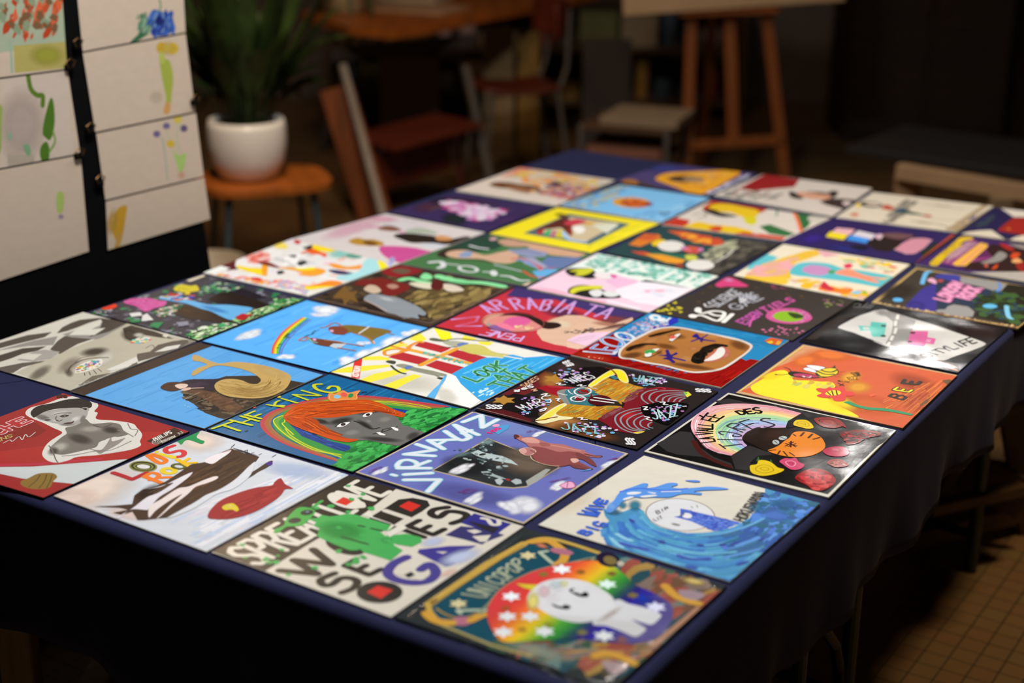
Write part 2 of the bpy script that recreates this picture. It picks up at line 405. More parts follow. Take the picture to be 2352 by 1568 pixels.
# ================================================================== the sleeves, nearest rows first
sleeve([(-235, 1044), (145, 902), (436, 990), (99.5, 1143)], '#a01d20',
 'red record sleeve with a black and white cut-out of a woman in a draped dress', '''
k B
p #861717 -700,900 0,600 330,560 420,500 300,420 -700,700
p #b02524 -700,960 0,690 420,640 1300,515 1660,515 1180,755 700,790 300,820 0,825
l #bb2a46 9 -100,818 300,808 640,778 900,760
p #ccd2d3 -700,830 0,832 300,828 700,796 1180,758 690,985 480,965 200,935 0,893 -700,800
p #a01d20 -700,800 0,897 200,940 480,968 690,988 400,1200 -700,1200
s #8a6b2b 190,960 260,930 330,895 400,885 480,888 515,920 480,960 440,1020 300,1030 200,1000
c #5d4518 2 260,1010 330,950 360,905
c #5d4518 2 350,1020 400,960 420,900
c #5d4518 2 420,1020 450,960 470,905
s #dedad3 230,355 270,300 420,260 560,210 700,193 820,215 885,275 850,330 880,345 870,400 1040,415 1190,440 1235,480 1280,540 1260,600 1265,640 1160,680 900,722 700,740 620,770 520,793 430,775 380,720 405,650 450,600 510,560 560,520 480,480 380,430 300,400
s #a9a6a1 300,350 400,330 600,300 740,290 790,330 780,380 745,420 690,460 620,467 560,455 500,440 430,425 350,400
a #7b7773 .8 380,385 70,10 0,30
a #d9d6d1 .8 540,345 130,-20 10,26
a #e6e3de .8 680,400 60,-20 10,30
a #d9d6d1 .8 500,415 50,6 -4,14
a #7d7873 .8 745,400 30,-30 10,30
a #8b8782 .7 600,450 80,-6 4,14
s #1f1b1a 275,345 310,300 370,275 470,258 600,225 740,215 820,250 825,290 795,305 770,320 720,300 620,300 500,310 400,335 330,375 300,385
s #4a4543 398,408 425,400 460,406 440,416 410,416
s #3a3433 538,375 575,362 622,366 600,380 560,384
e #8e8a86 583,373 10,0 0,5
c #4a4543 2.6 490,358 555,346 640,346
c #57524f 2.4 378,394 410,386 440,390
c #6a6562 2 510,375 500,400 525,415
c #57504d 2.4 505,412 530,420 560,408
s #4c3436 570,440 610,430 640,428 668,416 655,436 610,447
c #a9a49c 3 745,300 785,300 795,322 770,335
s #77706a 590,480 660,465 720,440 770,400 820,440 900,440 1000,432 1080,450 1110,500 1150,540 1000,575 900,605 860,655 720,690 560,722 470,700 448,665 500,610 560,560 600,530
a #c6c0b6 .75 540,650 100,-25 20,50
a #48403b .8 720,580 130,30 -10,50
a #b8b1a7 .7 820,490 150,-10 20,40
a #3c3431 .7 1000,500 100,10 0,40
a #47403c .7 480,690 60,-20 10,40
c #544d49 3 840,455 920,475 1000,450
p #dcd8d2 870,655 960,580 1030,560 1130,570 1180,600 1100,690 900,722
s #938b85 790,665 900,680 950,640 1000,565 1010,600 1080,585 1130,570 1060,630 950,690 900,715 860,690
c #6c6560 2 560,735 700,720 850,690 1000,680 1180,600
c #6c6560 2 440,640 470,680 500,760 520,790
c #8b8580 2 1150,440 1180,490 1240,500 1215,550
c #8b8580 2 1060,500 1130,520 1200,560
p #3b241b 1320,600 1570,478 1670,530 1440,632
t #e9e4dc 2.0 PHILIPS 1372,578 1532,503 1552,527 1398,600
t #d8cfc4 1.0 MINIGROOVE 1440,598 1580,545 1600,565 1465,620
t #d8cfc4 1.0 33 1590,530 1640,508 1655,525 1605,548
g #d8cfc4 1.0 1410,605 40,-8 4,22
g #d8cfc4 .8 1410,605 25,-5 3,14
g #d8cfc4 .8 1410,605 12,-3 1,7
t #e9b9bd 11 ACHE -260,560 205,385 290,420 -140,600
t #b3262a 6 ACHE -260,560 205,385 290,420 -140,600
t #c9b36b 2 ANS -60,590 110,535 120,560 -40,620
c #e0cfca 1.6 30,620 90,590 110,605 170,560 200,590 230,540 260,565 320,520
g #2b1214 3 535,195 18,-8 6,12
t #3a1a1a 3 TS 520,190 600,185 608,210 540,212
''', 'satin', 'black', seed=3)

sleeve([(-109, 818), (191, 716), (451.5, 783), (161, 897)], '#d3cfc4',
 'record sleeve of grey torn-paper camouflage around a face with rainbow coloured eyes', '''
k A
p #bdb6a4 140,690 400,560 540,510 900,370 1160,235 1300,290 1560,360 1760,410 1230,560 640,860
p #4a413a 0,420 250,350 470,322 400,370 150,430 -200,520
p #908a86 -200,540 150,440 300,400 520,360 480,440 250,450 100,470 0,490
p #453c35 510,335 560,280 640,240 720,212 890,195 915,205 800,240 700,280 600,315
p #3d342e -200,620 0,530 200,470 420,450 340,490 200,520 100,560 0,592
p #4c433c 450,480 520,400 580,360 700,345 920,325 880,370 700,430 540,520
p #948f8b 560,345 700,300 900,240 1160,240 1000,330 880,390 640,370
p #4c433c 900,195 1050,215 1150,240 980,320 800,370 900,290 920,230
p #d9d6cb 620,350 700,290 910,215 905,260 820,300 950,285 850,350
p #59504a -300,720 0,640 200,600 440,578 200,640 120,690
p #a5a09b 150,575 300,500 400,480 540,500 460,560 300,590
p #d6d2c6 170,560 260,520 380,520 300,575
a #bdb6a4 .8 480,620 180,-70 40,60
p #bdb6a4 140,690 460,560 560,510 700,450 900,380 1100,420 1100,600 640,850
a #6e665c .8 360,690 120,-70 20,50
a #453a32 .9 850,500 150,-25 25,42
a #8a7f72 .6 620,620 120,-70 30,60
a #5a5048 .7 620,690 50,10 0,45
a #e0dbcf .7 950,560 120,-60 40,60
a #ddd8cb .6 750,790 160,-60 30,40
s #e9e4dc 680,690 690,640 780,590 900,565 925,590 900,630 800,670 720,690
r #d8434e,#f0a03a,#46a0c8,#e8d23c,#4aa86a,#8a4a9c,#e58aa0,#46c0b0,#e4e0dc,#7c2440 42 9 1 690,685 695,645 780,597 895,570 918,592 895,626 800,662 720,684
c #4a4038 3.5 610,690 640,630 730,580 850,556 975,553
c #6a5f55 2 640,640 720,560 860,535
l #3c332c 1.5 840,665 870,700
l #3c332c 1.5 800,680 815,710
l #3c332c 1.5 880,650 915,680
l #3c332c 1.5 760,690 765,715
p #3f352d 1105,290 1180,262 1400,320 1565,385 1440,372 1300,350 1230,370 1200,410 1130,380
a #40362e .9 1170,350 90,40 -40,60
a #d6d1c6 .8 1250,350 60,0 0,25
s #e9e4dc 1180,420 1210,390 1280,372 1350,375 1340,400 1260,425
r #d8434e,#f0a03a,#46a0c8,#e8d23c,#4aa86a,#e06ab0,#46c0b0 22 8 1 1182,420 1210,388 1280,372 1365,375 1340,402 1260,427
c #5a5048 1.5 1310,470 1370,440 1400,480
p #8b857e 1390,480 1500,430 1640,390 1790,395 1700,450 1500,510
p #5e554d 1235,520 1350,500 1420,440 1560,405 1690,392 1700,420 1600,470 1500,510 1350,560 1230,592
p #dedad2 1390,505 1500,455 1630,435 1600,468 1480,495
p #dedad2 955,662 1060,620 1230,545 1245,585 1150,640 1000,672
p #6d6459 750,775 830,720 1000,690 1150,640 1230,590 1240,610 900,760 650,860
r #8d857b,#5f564d,#a39b90 30 6 1 700,800 1150,640 1220,600 800,790
l #d8d4cb 1.5 630,848 900,740 1240,590
p #d8d3c4 1460,360 1490,335 1530,345 1500,375
''', 'satin', 'grey', seed=5)

sleeve([(163, 899), (456.6, 786), (743, 860), (469, 984)], '#5ca9ea',
 'blue record sleeve with a golden-tailed mermaid curled on a brown rock', '''
k N
h #4f9ce0,#6ab4f0,#529ede 90 2.5 0,1360 1130,925 2128,1176 1054,1660
p #3a2a21 -250,1370 -145,1329 1006,886 1130,918 560,1135 -24,1364 -120,1400
p #3c3026 855,1330 890,1250 960,1215 1080,1222 1180,1212 1250,1190 1500,1185 1620,1195 1830,1228 1950,1250 2000,1240 1850,1320 1254,1580 1190,1568 1060,1520 960,1440 890,1400
r #2a211b,#6b5b47,#4d3d30,#1f1a17 130 12 1.6 870,1340 1100,1330 1300,1400 1500,1420 1900,1260 1250,1560 1060,1510 900,1400
p #5f4230 880,1312 1000,1312 1140,1340 1300,1400 1400,1470 1330,1520 1230,1500 1130,1440 1040,1390
r #6f5038,#513626 30 9 2 1000,1340 1140,1350 1380,1470 1300,1510 1100,1400
r #9adcf4,#7cc4f4 10 3 1 860,1400 900,1420 940,1500 880,1480
s #2c2233 800,1270 900,1225 1050,1218 1180,1220 1240,1235 1200,1275 1150,1300 1130,1325 1040,1305 900,1290
h #5b4260,#191420 40 1 850,1262 1180,1225 1130,1310 900,1292
s #c5a463 950,1010 990,1003 1070,1038 1130,1062 1200,1078 1330,1063 1500,1078 1680,1118 1790,1160 1835,1195 1825,1250 1780,1310 1660,1370 1500,1392 1300,1378 1190,1340 1148,1290 1165,1250 1230,1222 1320,1218 1400,1232 1460,1258 1530,1262 1565,1232 1545,1200 1480,1160 1380,1125 1250,1100 1160,1098 1080,1125 960,1188 945,1160 1000,1118 1080,1090 1020,1062 955,1050
a #b08e50 .5 1450,1330 300,20 -20,50
a #d8ba7c .6 1650,1150 160,60 -40,40
c #8a6a30 1.2 1200,1300 1350,1340 1550,1330 1740,1250
c #8a6a30 1.2 1180,1270 1350,1300 1550,1300 1740,1215
c #8a6a30 1.2 1230,1340 1400,1362 1600,1345 1770,1275
c #8a6a30 1.2 1200,1245 1350,1270 1500,1282 1640,1240
c #8a6a30 1.2 1300,1235 1400,1250 1520,1275 1600,1240
q #86672f,#d6b774,#a5803c 80 1 6 1165,1290 1250,1350 1450,1380 1620,1365 1760,1300 1820,1200 1220,1235 1320,1245 1440,1290 1560,1280 1620,1230 1640,1160
s #4a2d22 662,1298 690,1265 740,1248 830,1245 905,1258 880,1285 830,1318 740,1327
s #e6c9b9 790,1278 830,1262 880,1262 910,1275 880,1298 830,1305
s #d9b5a5 845,1320 880,1300 930,1295 930,1312 880,1325
c #e0c0ae 3.5 860,1318 930,1303 1045,1298
l #8a5b50 1 850,1282 880,1280
l #d8d0c0 .7 880,1400 1010,1340
l #d8d0c0 .5 960,1440 1120,1380
l #111111 1.5 1254,1578 1990,1245
''', 'satin', 'grey', seed=7)

sleeve([(474, 985), (756, 859), (1076, 941), (810, 1084)], '#0d6298',
 'record sleeve titled THE KING with an orange-haired face under a painted rainbow', '''
k C
h #094d78,#1f82bb,#0b6ea8,#073f66 150 3 290,805 1395,312 2650,625 1600,1190
s #2e9240 1530,1075 1300,1010 1100,930 930,830 890,740 950,680 1090,600 1400,545 1750,540 2100,585 2400,640 2640,640 2300,800 1900,900 1600,1190
b #c23f4d,#bd3c48,#b0603c,#9c6a40,#a5743e 10 1480,1100 1200,1015 980,935 830,845 775,750 860,655 1080,575 1380,515 1800,508 2490,600 1490,1080 1230,985 1030,905 905,815 870,745 930,675 1130,600 1400,550 1800,548 2330,625
c #6aa83a 7 1500,1040 1260,980 1070,890 950,800 925,735 985,685
c #dcd92c 2.2 1505,1060 1400,1025 1250,990 1080,905 950,810 895,735 930,700 990,685 995,740 975,760 1075,855
c #dcd92c 2 1500,1035 1350,1010 1180,940 1050,860 1000,800
c #7fb43a 6 1250,575 1400,545
c #dcd92c 2.2 1740,548 1900,565 2100,590 2315,625 2260,600 2100,572 1900,555 1760,552
c #8aa43a 6 1760,560 2000,590 2250,618
p #163f92 1040,760 1180,820 1350,900 1480,930 1600,960 1590,990 1560,1012 1450,990 1330,940 1150,870
h #0d2c6c,#2a63b8 20 3 1060,770 1590,960 1560,1010 1150,865
p #163f92 1850,600 2000,620 2190,648 2160,665 2080,665 2000,660
p #23853a 1420,1140 1500,1080 1600,960 1640,930 1760,905 2060,957 1960,1010 1610,1185
p #23853a 2040,690 2120,640 2340,615 2480,612 2660,620 2352,822 2250,845 2080,765
r #37a94c,#1c7233,#2d9c42,#46b85a 150 10 2.2 1440,1130 1640,935 1760,908 2050,958 1950,1010 1610,1180
r #37a94c,#1c7233,#2d9c42,#46b85a 150 10 2.2 2050,700 2130,645 2630,622 2340,818 2240,835 2090,765
s #6d6b69 1250,700 1480,690 1700,655 1860,650 1990,690 2050,760 2100,790 2180,815 2250,840 2150,905 2060,957 1900,940 1760,910 1600,905 1450,850 1330,780
p #6d6b69 2090,775 2250,840 2060,957 1900,935 2000,850
a #8f8d8a .8 1600,840 120,-20 20,40
a #98958f .7 1900,720 90,-20 20,35
a #302e2d .85 1500,735 130,-30 20,30
a #2c2a2a .8 1720,770 90,50 -20,22
a #353332 .8 1870,900 220,20 -20,25
a #403d3c .8 2150,870 70,-30 20,35
a #2b2928 .8 1330,740 80,20 -10,25
a #3a3837 .8 1760,660 120,-20 10,14
a #9b9894 .6 1750,735 40,15 -10,14
c #1d1b1b 3 1620,735 1700,765 1780,805 1850,795
c #242221 2.4 1790,852 1880,835 1960,805 2010,785
l #2b2928 2.4 1870,830 1880,812 1960,795
p #f0efec 1820,838 1850,835 1905,858 1895,866 1850,860
p #f0efec 1950,792 1975,788 2020,806 2018,824 1990,820
s #efeeeb 1465,785 1495,760 1540,745 1582,743 1560,765 1520,785
e #2a1a20 1522,766 22,-5 4,12
s #efeeeb 1698,695 1715,672 1750,660 1785,660 1770,682 1730,697
e #2a1a20 1745,678 20,-5 4,11
c #1b1a1a 2 1450,785 1500,755 1585,740
s #cb4b0b 985,690 1040,635 1120,590 1300,560 1500,550 1650,543 1750,545 1870,580 1990,635 2080,668 2060,700 2010,695 1900,665 1800,650 1650,670 1480,700 1320,708 1240,705 1330,775 1450,850 1560,890 1660,903 1580,925 1480,915 1380,890 1200,825 1080,780 1010,735
q #93360a,#e5691a,#b8420a,#d85810 110 2.2 6 1000,690 1100,620 1300,575 1550,560 1800,575 2060,680 1010,700 1180,685 1350,695 1600,670 1850,655 2040,690
q #93360a,#e5691a,#b8420a 60 2.2 4 1000,700 1060,770 1300,860 1620,915 1030,690 1250,705 1420,820 1650,900
c #7f2c08 2 1180,695 1400,650 1700,640 1950,665
c #e97a2a 2 1150,610 1400,580 1700,575 1900,620
r #f0b080,#ffffff 16 1.2 1 1900,610 2050,665 2060,690 1880,650
s #df8a40 1385,540 1395,485 1450,488 1520,460 1570,482 1675,460 1650,500 1645,545 1560,548 1500,552 1430,562
O #f0b28a 1 1400,535 1408,495 1455,496 1520,472 1572,492 1655,472 1640,500 1635,538 1500,543 1430,550
e #84c3de 1467,518 32,0 0,17
e #df5a4c 1530,500 28,6 -6,20
e #2c8a4c 1590,508 24,-8 4,18
l #c9d02a 6 345,805 520,745
l #c9d02a 6 440,775 590,825
l #c9d02a 6 505,728 700,775
l #c9d02a 6 600,692 760,738
l #c9d02a 5 600,755 690,722
l #c9d02a 6 640,682 780,715
l #c9d02a 5 650,680 725,648
l #c9d02a 5 705,700 780,675
l #c9d02a 5 835,590 985,612
c #c9d02a 5 900,602 915,570 945,555
l #c9d02a 5 890,598 990,600
l #c9d02a 5 970,535 1110,575
e #e0c030 945,520 20,0 0,9
l #c9d02a 5 1070,500 1205,548
l #c9d02a 5 1075,500 1300,510
l #c9d02a 5 1150,462 1320,508
c #c9d02a 6.5 1325,405 1260,412 1290,455 1400,480 1480,465 1470,430 1410,425 1385,445
e #e85a2a 720,612 18,-4 3,8
l #1a1a2a 2 640,828 665,820
l #1a1a2a 2 1690,480 1735,475
''', 'satin', 'black', seed=11)

sleeve([(122, 1138), (464, 987.5), (802, 1090), (474, 1267)], '#d2d6de',
 'pale record sleeve titled LOUIS ROCK with brown rocks and a red fish', '''
k B
a #ecd9cc .95 800,1050 520,-260 200,160
a #ecd9cc .9 1800,600 260,-40 60,120
a #ecd5cb .8 1150,1250 250,60 -60,60
a #e8d2c6 .9 620,1120 300,-60 60,90
h #c4d0e6,#e6e6ec,#dcd6e0 80 5 1500,1300 2800,800 3100,950 1900,1580
k E
h #c2cfe8,#e8e8ee,#d2d6dc 120 6 0,700 1200,60 1560,110 340,790
a #b9c9e8 .7 1100,80 380,60 -60,80
k B
s #2a9152 1440,668 1520,640 1600,590 1700,545 1795,512 1770,560 1800,585 1842,602 1815,625 1740,600 1690,588 1660,600 1630,632 1590,605 1500,650
c #d23b3b 9 1565,640 1490,672 1520,705 1620,685 1660,705 1640,735 1590,742
l #e9cf2e 8 1440,715 1565,750
e #e9cf2e 1412,698 20,-6 5,9
l #e9cf2e 4 1530,728 1580,740
c #ee7b22 9 1330,728 1400,780 1450,800 1490,785 1480,762 1400,730 1375,718
e #8c8c3c 1290,828 122,18 -34,46
e #36361f 1290,828 108,15 -28,40
e #8c8c3c 1292,830 88,12 -22,30
e #36361f 1292,830 72,10 -18,24
e #e0ddda 1292,830 58,8 -14,18
l #b2262c 10 1020,885 1110,915 1190,945 1320,885
l #ee7b22 9 1300,918 1450,975
c #ee7b22 8 1310,912 1370,885 1430,905 1400,940 1350,950
l #ee7b22 8 1430,930 1540,925
g #e9cb2a 9 1520,868 55,8 -16,22
g #6a6a2c 6 1610,828 55,8 -14,20
g #36361f 1.5 1610,828 62,9 -17,25
l #f0c020 8 1595,765 1700,825
l #f0c020 7 1640,795 1700,758
l #f0c020 7 1670,800 1765,795
k C
s #4a3524 480,1340 560,1270 660,1215 740,1170 830,1110 880,1090 885,1110 840,1150 760,1190 700,1230 600,1280 520,1315
k B
p #4a3322 1180,1210 1210,1090 1290,1035 1400,1010 1500,960 1620,880 1720,812 1850,790 1900,740 2080,668 2200,712 2335,742 2300,790 2240,840 2200,880 2100,960 2020,1010 1960,1040 1830,1100 1750,1150 1620,1230 1500,1290 1300,1310 1240,1312 1180,1215
p #4a3322 840,1190 1040,1182 1230,1165 1310,1120 1400,1110 1250,1215 1100,1265 1020,1245 1160,1218 1080,1200
a #6b4a2c .8 1800,950 200,-90 60,80
a #342318 .8 1350,1060 140,-70 40,60
h #3b281a,#61452c 60 3 1250,1080 2100,700 2250,820 1500,1250
s #e3dde4 1305,1035 1440,1015 1560,960 1650,915 1730,882 1720,905 1670,950 1560,1030 1430,1110 1340,1210 1320,1222 1180,1218 1090,1285 1000,1320 1180,1215 1320,1110 1430,1065 1560,980 1500,990 1400,1020
s #e9dcd8 1350,1190 1460,1120 1600,1030 1700,1010 1830,955 1930,920 1965,925 1940,950 1850,985 1760,1015 1690,1080 1560,1180 1430,1290 1400,1310 1480,1230 1560,1150 1640,1080 1560,1120 1480,1170 1400,1230 1340,1290
s #d9dbe2 1640,1215 1760,1150 1850,1090 1980,1035 2100,960 2180,890 2240,830 2300,790 2260,900 2180,980 2080,1040 1950,1080 1840,1150 1700,1230 1500,1300
s #ece2e6 1840,782 1890,745 2010,700 2082,680 2060,712 1990,760 1920,805 1870,800
l #a2353a 1.5 2000,705 2080,685
h #2a2430,#4a2a20 30 1 2090,655 2330,735 2330,750 2100,672
l #2a2430 1.2 2080,660 2115,630
l #2a2430 1.2 2200,690 2230,680 2220,712
l #2a2430 1.2 2260,710 2290,705
k C
l #2a2430 1 880,1060 920,1035
l #2a2430 1 760,1040 790,1028
e #4a2a8a 858,1120 28,-8 6,16
k E
s #9f2d2c 305,505 312,460 370,390 440,340 560,290 700,245 820,225 885,214 905,185 960,153 1000,205 1070,245 1000,252 965,300 880,370 740,450 600,500 470,522 360,520
h #8c2223,#b03a34 40 3 330,480 900,220 960,290 480,520
s #dfc92e 430,415 470,388 530,380 570,410 582,438 560,452 520,435 460,440
a #f0e27a .7 500,405 50,0 0,20
k B
l #7e2020 2 485,1102 700,1190 1170,1355
''', 'matte', 'white', seed=13)

sleeve([(815, 1084), (1085, 944), (1445, 1041), (1203, 1203)], '#cdbca0',
 'violet-blue record sleeve titled VIRNAJAZ with clouds, a dark photo and a rider', '''
k D
p #6a71bd 480,797 1520,262 2885,632 1968,1250
a #7f92d2 .8 1900,400 500,60 -200,140
a #7a86cc .7 900,800 200,-60 60,70
a #5a5ca6 .7 1500,1000 500,120 -150,80
p #b8a78c 1140,785 1650,492 2310,752 2000,935 1880,947 1730,935 1500,875
p #23282b 1160,782 1655,503 2285,753 1995,925 1880,937 1730,926 1510,866
a #6c5d50 .95 2000,720 330,60 -60,130
a #6c5d50 .8 2000,640 300,60 -60,60
a #14181b .9 1450,740 250,60 -60,90
p #b9c9c9 1490,625 1560,600 1620,625 1700,640 1780,655 1860,690 1925,740 1860,722 1760,705 1680,690 1590,670
e #1c2426 1600,640 32,-6 4,9
a #7f9898 .8 1640,530 90,-20 20,30
a #5f7878 .8 1420,640 120,-30 20,20
p #a3b4b6 1585,795 1650,790 1720,825 1760,838 1820,862 1760,858 1700,840 1610,820
p #b4c0c2 1710,870 1760,850 1790,880 1760,915 1730,905
p #aebabc 1855,880 1900,858 1945,868 1955,900 1900,912
e #a83030 1830,868 22,5 -3,8
p #a5a69f 1990,880 2060,835 2170,770 2215,775 2100,880 2010,928
r #2a3a3c,#526a6c,#9fb0b0 50 7 1.5 1340,600 1640,520 1880,700 1700,880
l #8fd3e0 12 900,870 1215,868 1110,975
l #8fd3e0 12 900,822 1140,808
l #8fd3e0 10 785,822 820,832
l #8fd3e0 12 840,765 1125,765
O #8fd3e0 11 840,755 860,705 930,690 1000,712 1005,750
l #8fd3e0 11 1000,745 1120,700
l #8fd3e0 12 1165,655 900,640 1170,602 1010,550
l #8fd3e0 12 1250,592 1115,515 1365,508
l #8fd3e0 10 1185,560 1275,512
c #8fd3e0 12 1265,432 1370,500 1435,512 1485,480 1420,450
l #8fd3e0 12 1485,492 1350,375 1560,465
l #8fd3e0 10 1430,455 1500,422
l #8fd3e0 12 1425,350 1590,288 1600,400 1735,328
l #e3eaf4 8 900,870 1215,868 1110,975
l #e3eaf4 8 900,822 1140,808
l #e3eaf4 6 785,822 820,832
l #e3eaf4 8 840,765 1125,765
O #e3eaf4 7 840,755 860,705 930,690 1000,712 1005,750
l #e3eaf4 7 1000,745 1120,700
l #e3eaf4 8 1165,655 900,640 1170,602 1010,550
l #e3eaf4 8 1250,592 1115,515 1365,508
l #e3eaf4 6 1185,560 1275,512
c #e3eaf4 8 1265,432 1370,500 1435,512 1485,480 1420,450
l #e3eaf4 8 1485,492 1350,375 1560,465
l #e3eaf4 6 1430,455 1500,422
l #e3eaf4 8 1425,350 1590,288 1600,400 1735,328
p #4f9fd8 1700,430 1745,385 1850,372 1830,410 1740,465
t #d8327f 4 100 1632,452 1740,400 1775,405 1660,462
e #f0a6cf 1722,382 34,-4 4,12
w #eef0f8 690,790 95,-50 20,30
w #f2f4fa 2105,455 75,-25 15,22
w #f4f4fa 1420,775 125,-50 25,38
w #eef0fa 1520,1040 140,-75 30,45
w #f0f2fa 1950,1080 210,-60 50,110
w #f0f2fa 1850,1130 130,0 40,80
w #f0f2fa 2290,930 110,-40 10,50
w #f0f2fa 2740,730 120,-45 20,30
s #efaed0 2290,925 2370,890 2420,900 2430,940 2350,950
c #b03a6a 1.5 2290,925 2370,890 2420,900 2430,940 2350,950 2300,930
l #b03a6a 1.3 2370,890 2360,945
h #7a2f86 26 .8 1360,960 1560,950 1560,980 1380,1010
h #7a2f86 16 .8 1980,430 2100,415 2100,435 1985,450
h #7a2f86 16 .8 560,800 700,745 700,765 570,815
h #7a2f86 20 .8 2180,880 2400,840 2400,860 2190,905
h #7a2f86 18 .8 2720,690 2900,650 2900,665 2730,705
k I
s #b56f6c 0,85 50,78 90,100 160,95 230,120 320,150 450,165 560,200 640,215 650,235 740,262 790,268 770,282 700,275 560,255 400,235 250,215 150,190 100,150 40,120
s #d89c92 70,112 150,100 220,122 230,150 150,150 100,140
s #8d4747 150,190 260,190 400,230 500,225 600,245 640,280 700,300 742,350 700,348 620,300 560,300 650,350 705,380 620,372 520,350 420,362 330,355 250,335 180,290
s #b47474 50,215 90,195 150,195 200,225 150,260 90,255
O #d8c0a0 1.5 50,215 90,195 150,195 200,225 150,260 90,255
c #d8c0a0 1.5 150,265 170,300 250,335 340,355 410,358
s #7a3c3c 560,235 620,250 700,295 745,350 735,362 690,340 620,300 570,280
s #7a3c3c 500,340 580,345 640,365 710,378 700,388 620,385 540,372
l #6a3030 4 640,250 720,268 790,268
l #c98a80 4 300,165 450,190 600,222
l #8a4c4c 3 150,215 230,260 330,300
s #a05c58 230,150 300,150 330,175 260,180
s #d8a09a 60,205 95,198 120,225 90,250 60,240
s #e2b0a4 510,295 560,290 590,310 540,330
s #5a2a28 0,78 30,75 50,95 10,110
p #5fa4e0 590,405 700,380 690,395
''', 'satin', 'grey', seed=17)

sleeve([(484, 1267), (806, 1091), (1204, 1208), (898, 1417)], '#ddd6c9',
 'black and cream record sleeve reading SPREAD LOVE WORLD SERIES OCEANS with a green figure', '''
k E
p #241b15 335,805 1595,110 2010,235 1700,475 1280,700 820,985
t #e5dfd3 9 SPREAD 440,815 1180,420 1480,545 740,940
t #e5dfd3 9 LOVE 1255,395 1660,165 1950,262 1545,492
e #e5dfd3 1540,350 160,45 -20,60
p #d8281e 1450,365 1522,318 1622,350 1548,395
l #1f1915 13 950,980 1290,1012 1075,885 1420,925 1250,790
e #1f1915 1545,755 180,45 -20,75
p #1f1915 1780,490 1880,430 2020,340 2150,325 2280,350 2305,395 2230,450 2060,545 1990,640 1700,560
l #ddd6c9 10 1900,440 2110,510
l #ddd6c9 9 2110,510 2010,570
p #d8281e 2025,402 2110,355 2222,395 2135,450
c #1f1915 12 1445,1005 1320,1060 1345,1110 1420,1105 1500,1050 1600,1050 1650,1085 1610,1140 1510,1180
t #1f1915 11 E 1520,945 1650,870 1880,960 1740,1028
k F
t #1f1915 10 I 620,660 700,620 920,700 840,740
t #1f1915 11 E 715,628 850,560 1075,640 945,705
c #1f1915 12 1090,450 970,470 940,510 1010,540 1090,490 1200,495 1262,520 1230,560 1130,595
e #191716 478,1215 208,-12 22,98
p #d8281e 360,1215 462,1155 600,1195 490,1275
c #43388f 15 720,900 600,960 550,1040 620,1100 780,1130 920,1110 985,1040 930,965 850,1010
p #3a3090 830,830 1100,800 1350,795 1270,840 1150,960 1080,985 960,930 820,860
p #ddd6c9 980,850 1090,850 1050,870
p #33306c 1070,700 1210,620 1400,640 1600,700 1440,760 1400,785 1240,740
p #ddd6c9 1260,660 1340,650 1400,670 1330,690
p #2a2788 1210,590 1330,505 1480,550 1665,600 1590,650 1520,705 1390,650
p #1c1a2a 1260,570 1350,590 1560,640 1500,690 1380,640
c #ddd6c9 7 1400,550 1450,560 1490,605 1550,605 1550,570
p #ddd6c9 1310,712 1480,700 1440,760 1380,762
a #c6d2f2 .9 1200,900 220,-80 60,60
a #c6d2f2 .8 960,760 130,-30 20,50
a #ecc4b8 .7 1100,1040 90,-40 20,30
c #ddd6c9 12 650,1040 760,1050 840,1090 880,1050
p #191716 700,1060 760,1030 800,1060 740,1085
k E
p #3fae56 1205,515 1290,508 1330,480 1400,495 1480,485 1560,468 1640,480 1720,505 1940,570 1965,600 1950,625 1840,620 1900,670 2090,650 2225,682 2230,725 2140,768 2000,745 1920,700 1990,760 2060,800 1950,892 1820,850 1700,815 1650,760 1690,775 1650,800 1580,800 1440,745 1285,672 1310,600 1255,575 1280,545
a #2f9a48 .7 1500,620 250,40 -40,90
l #1c3a22 4 1660,575 1870,625
l #1c3a22 4 1510,680 1745,745
g #2a6a3a 1.5 1930,715 60,12 -8,18
s #43ac4c 895,638 920,610 990,570 1000,535 1060,460 1130,412 1230,420 1270,455 1220,520 1150,575 1070,585 1010,590 940,640
l #43ac4c 6 1250,410 1330,355
e #232c2c 1195,460 58,-8 6,24
e #232c2c 1085,532 60,-8 6,24
a #8aa0a8 .8 1200,452 30,0 0,12
r #3fae56 34 11 1 480,800 1640,170 2040,330 1950,900 1300,1060 900,1000
p #e5dfd3 1690,480 1760,440 1790,500 1960,560 1900,650 2050,560 2100,600 1940,680 1900,640 1990,575
''', 'satin', 'white', seed=19)

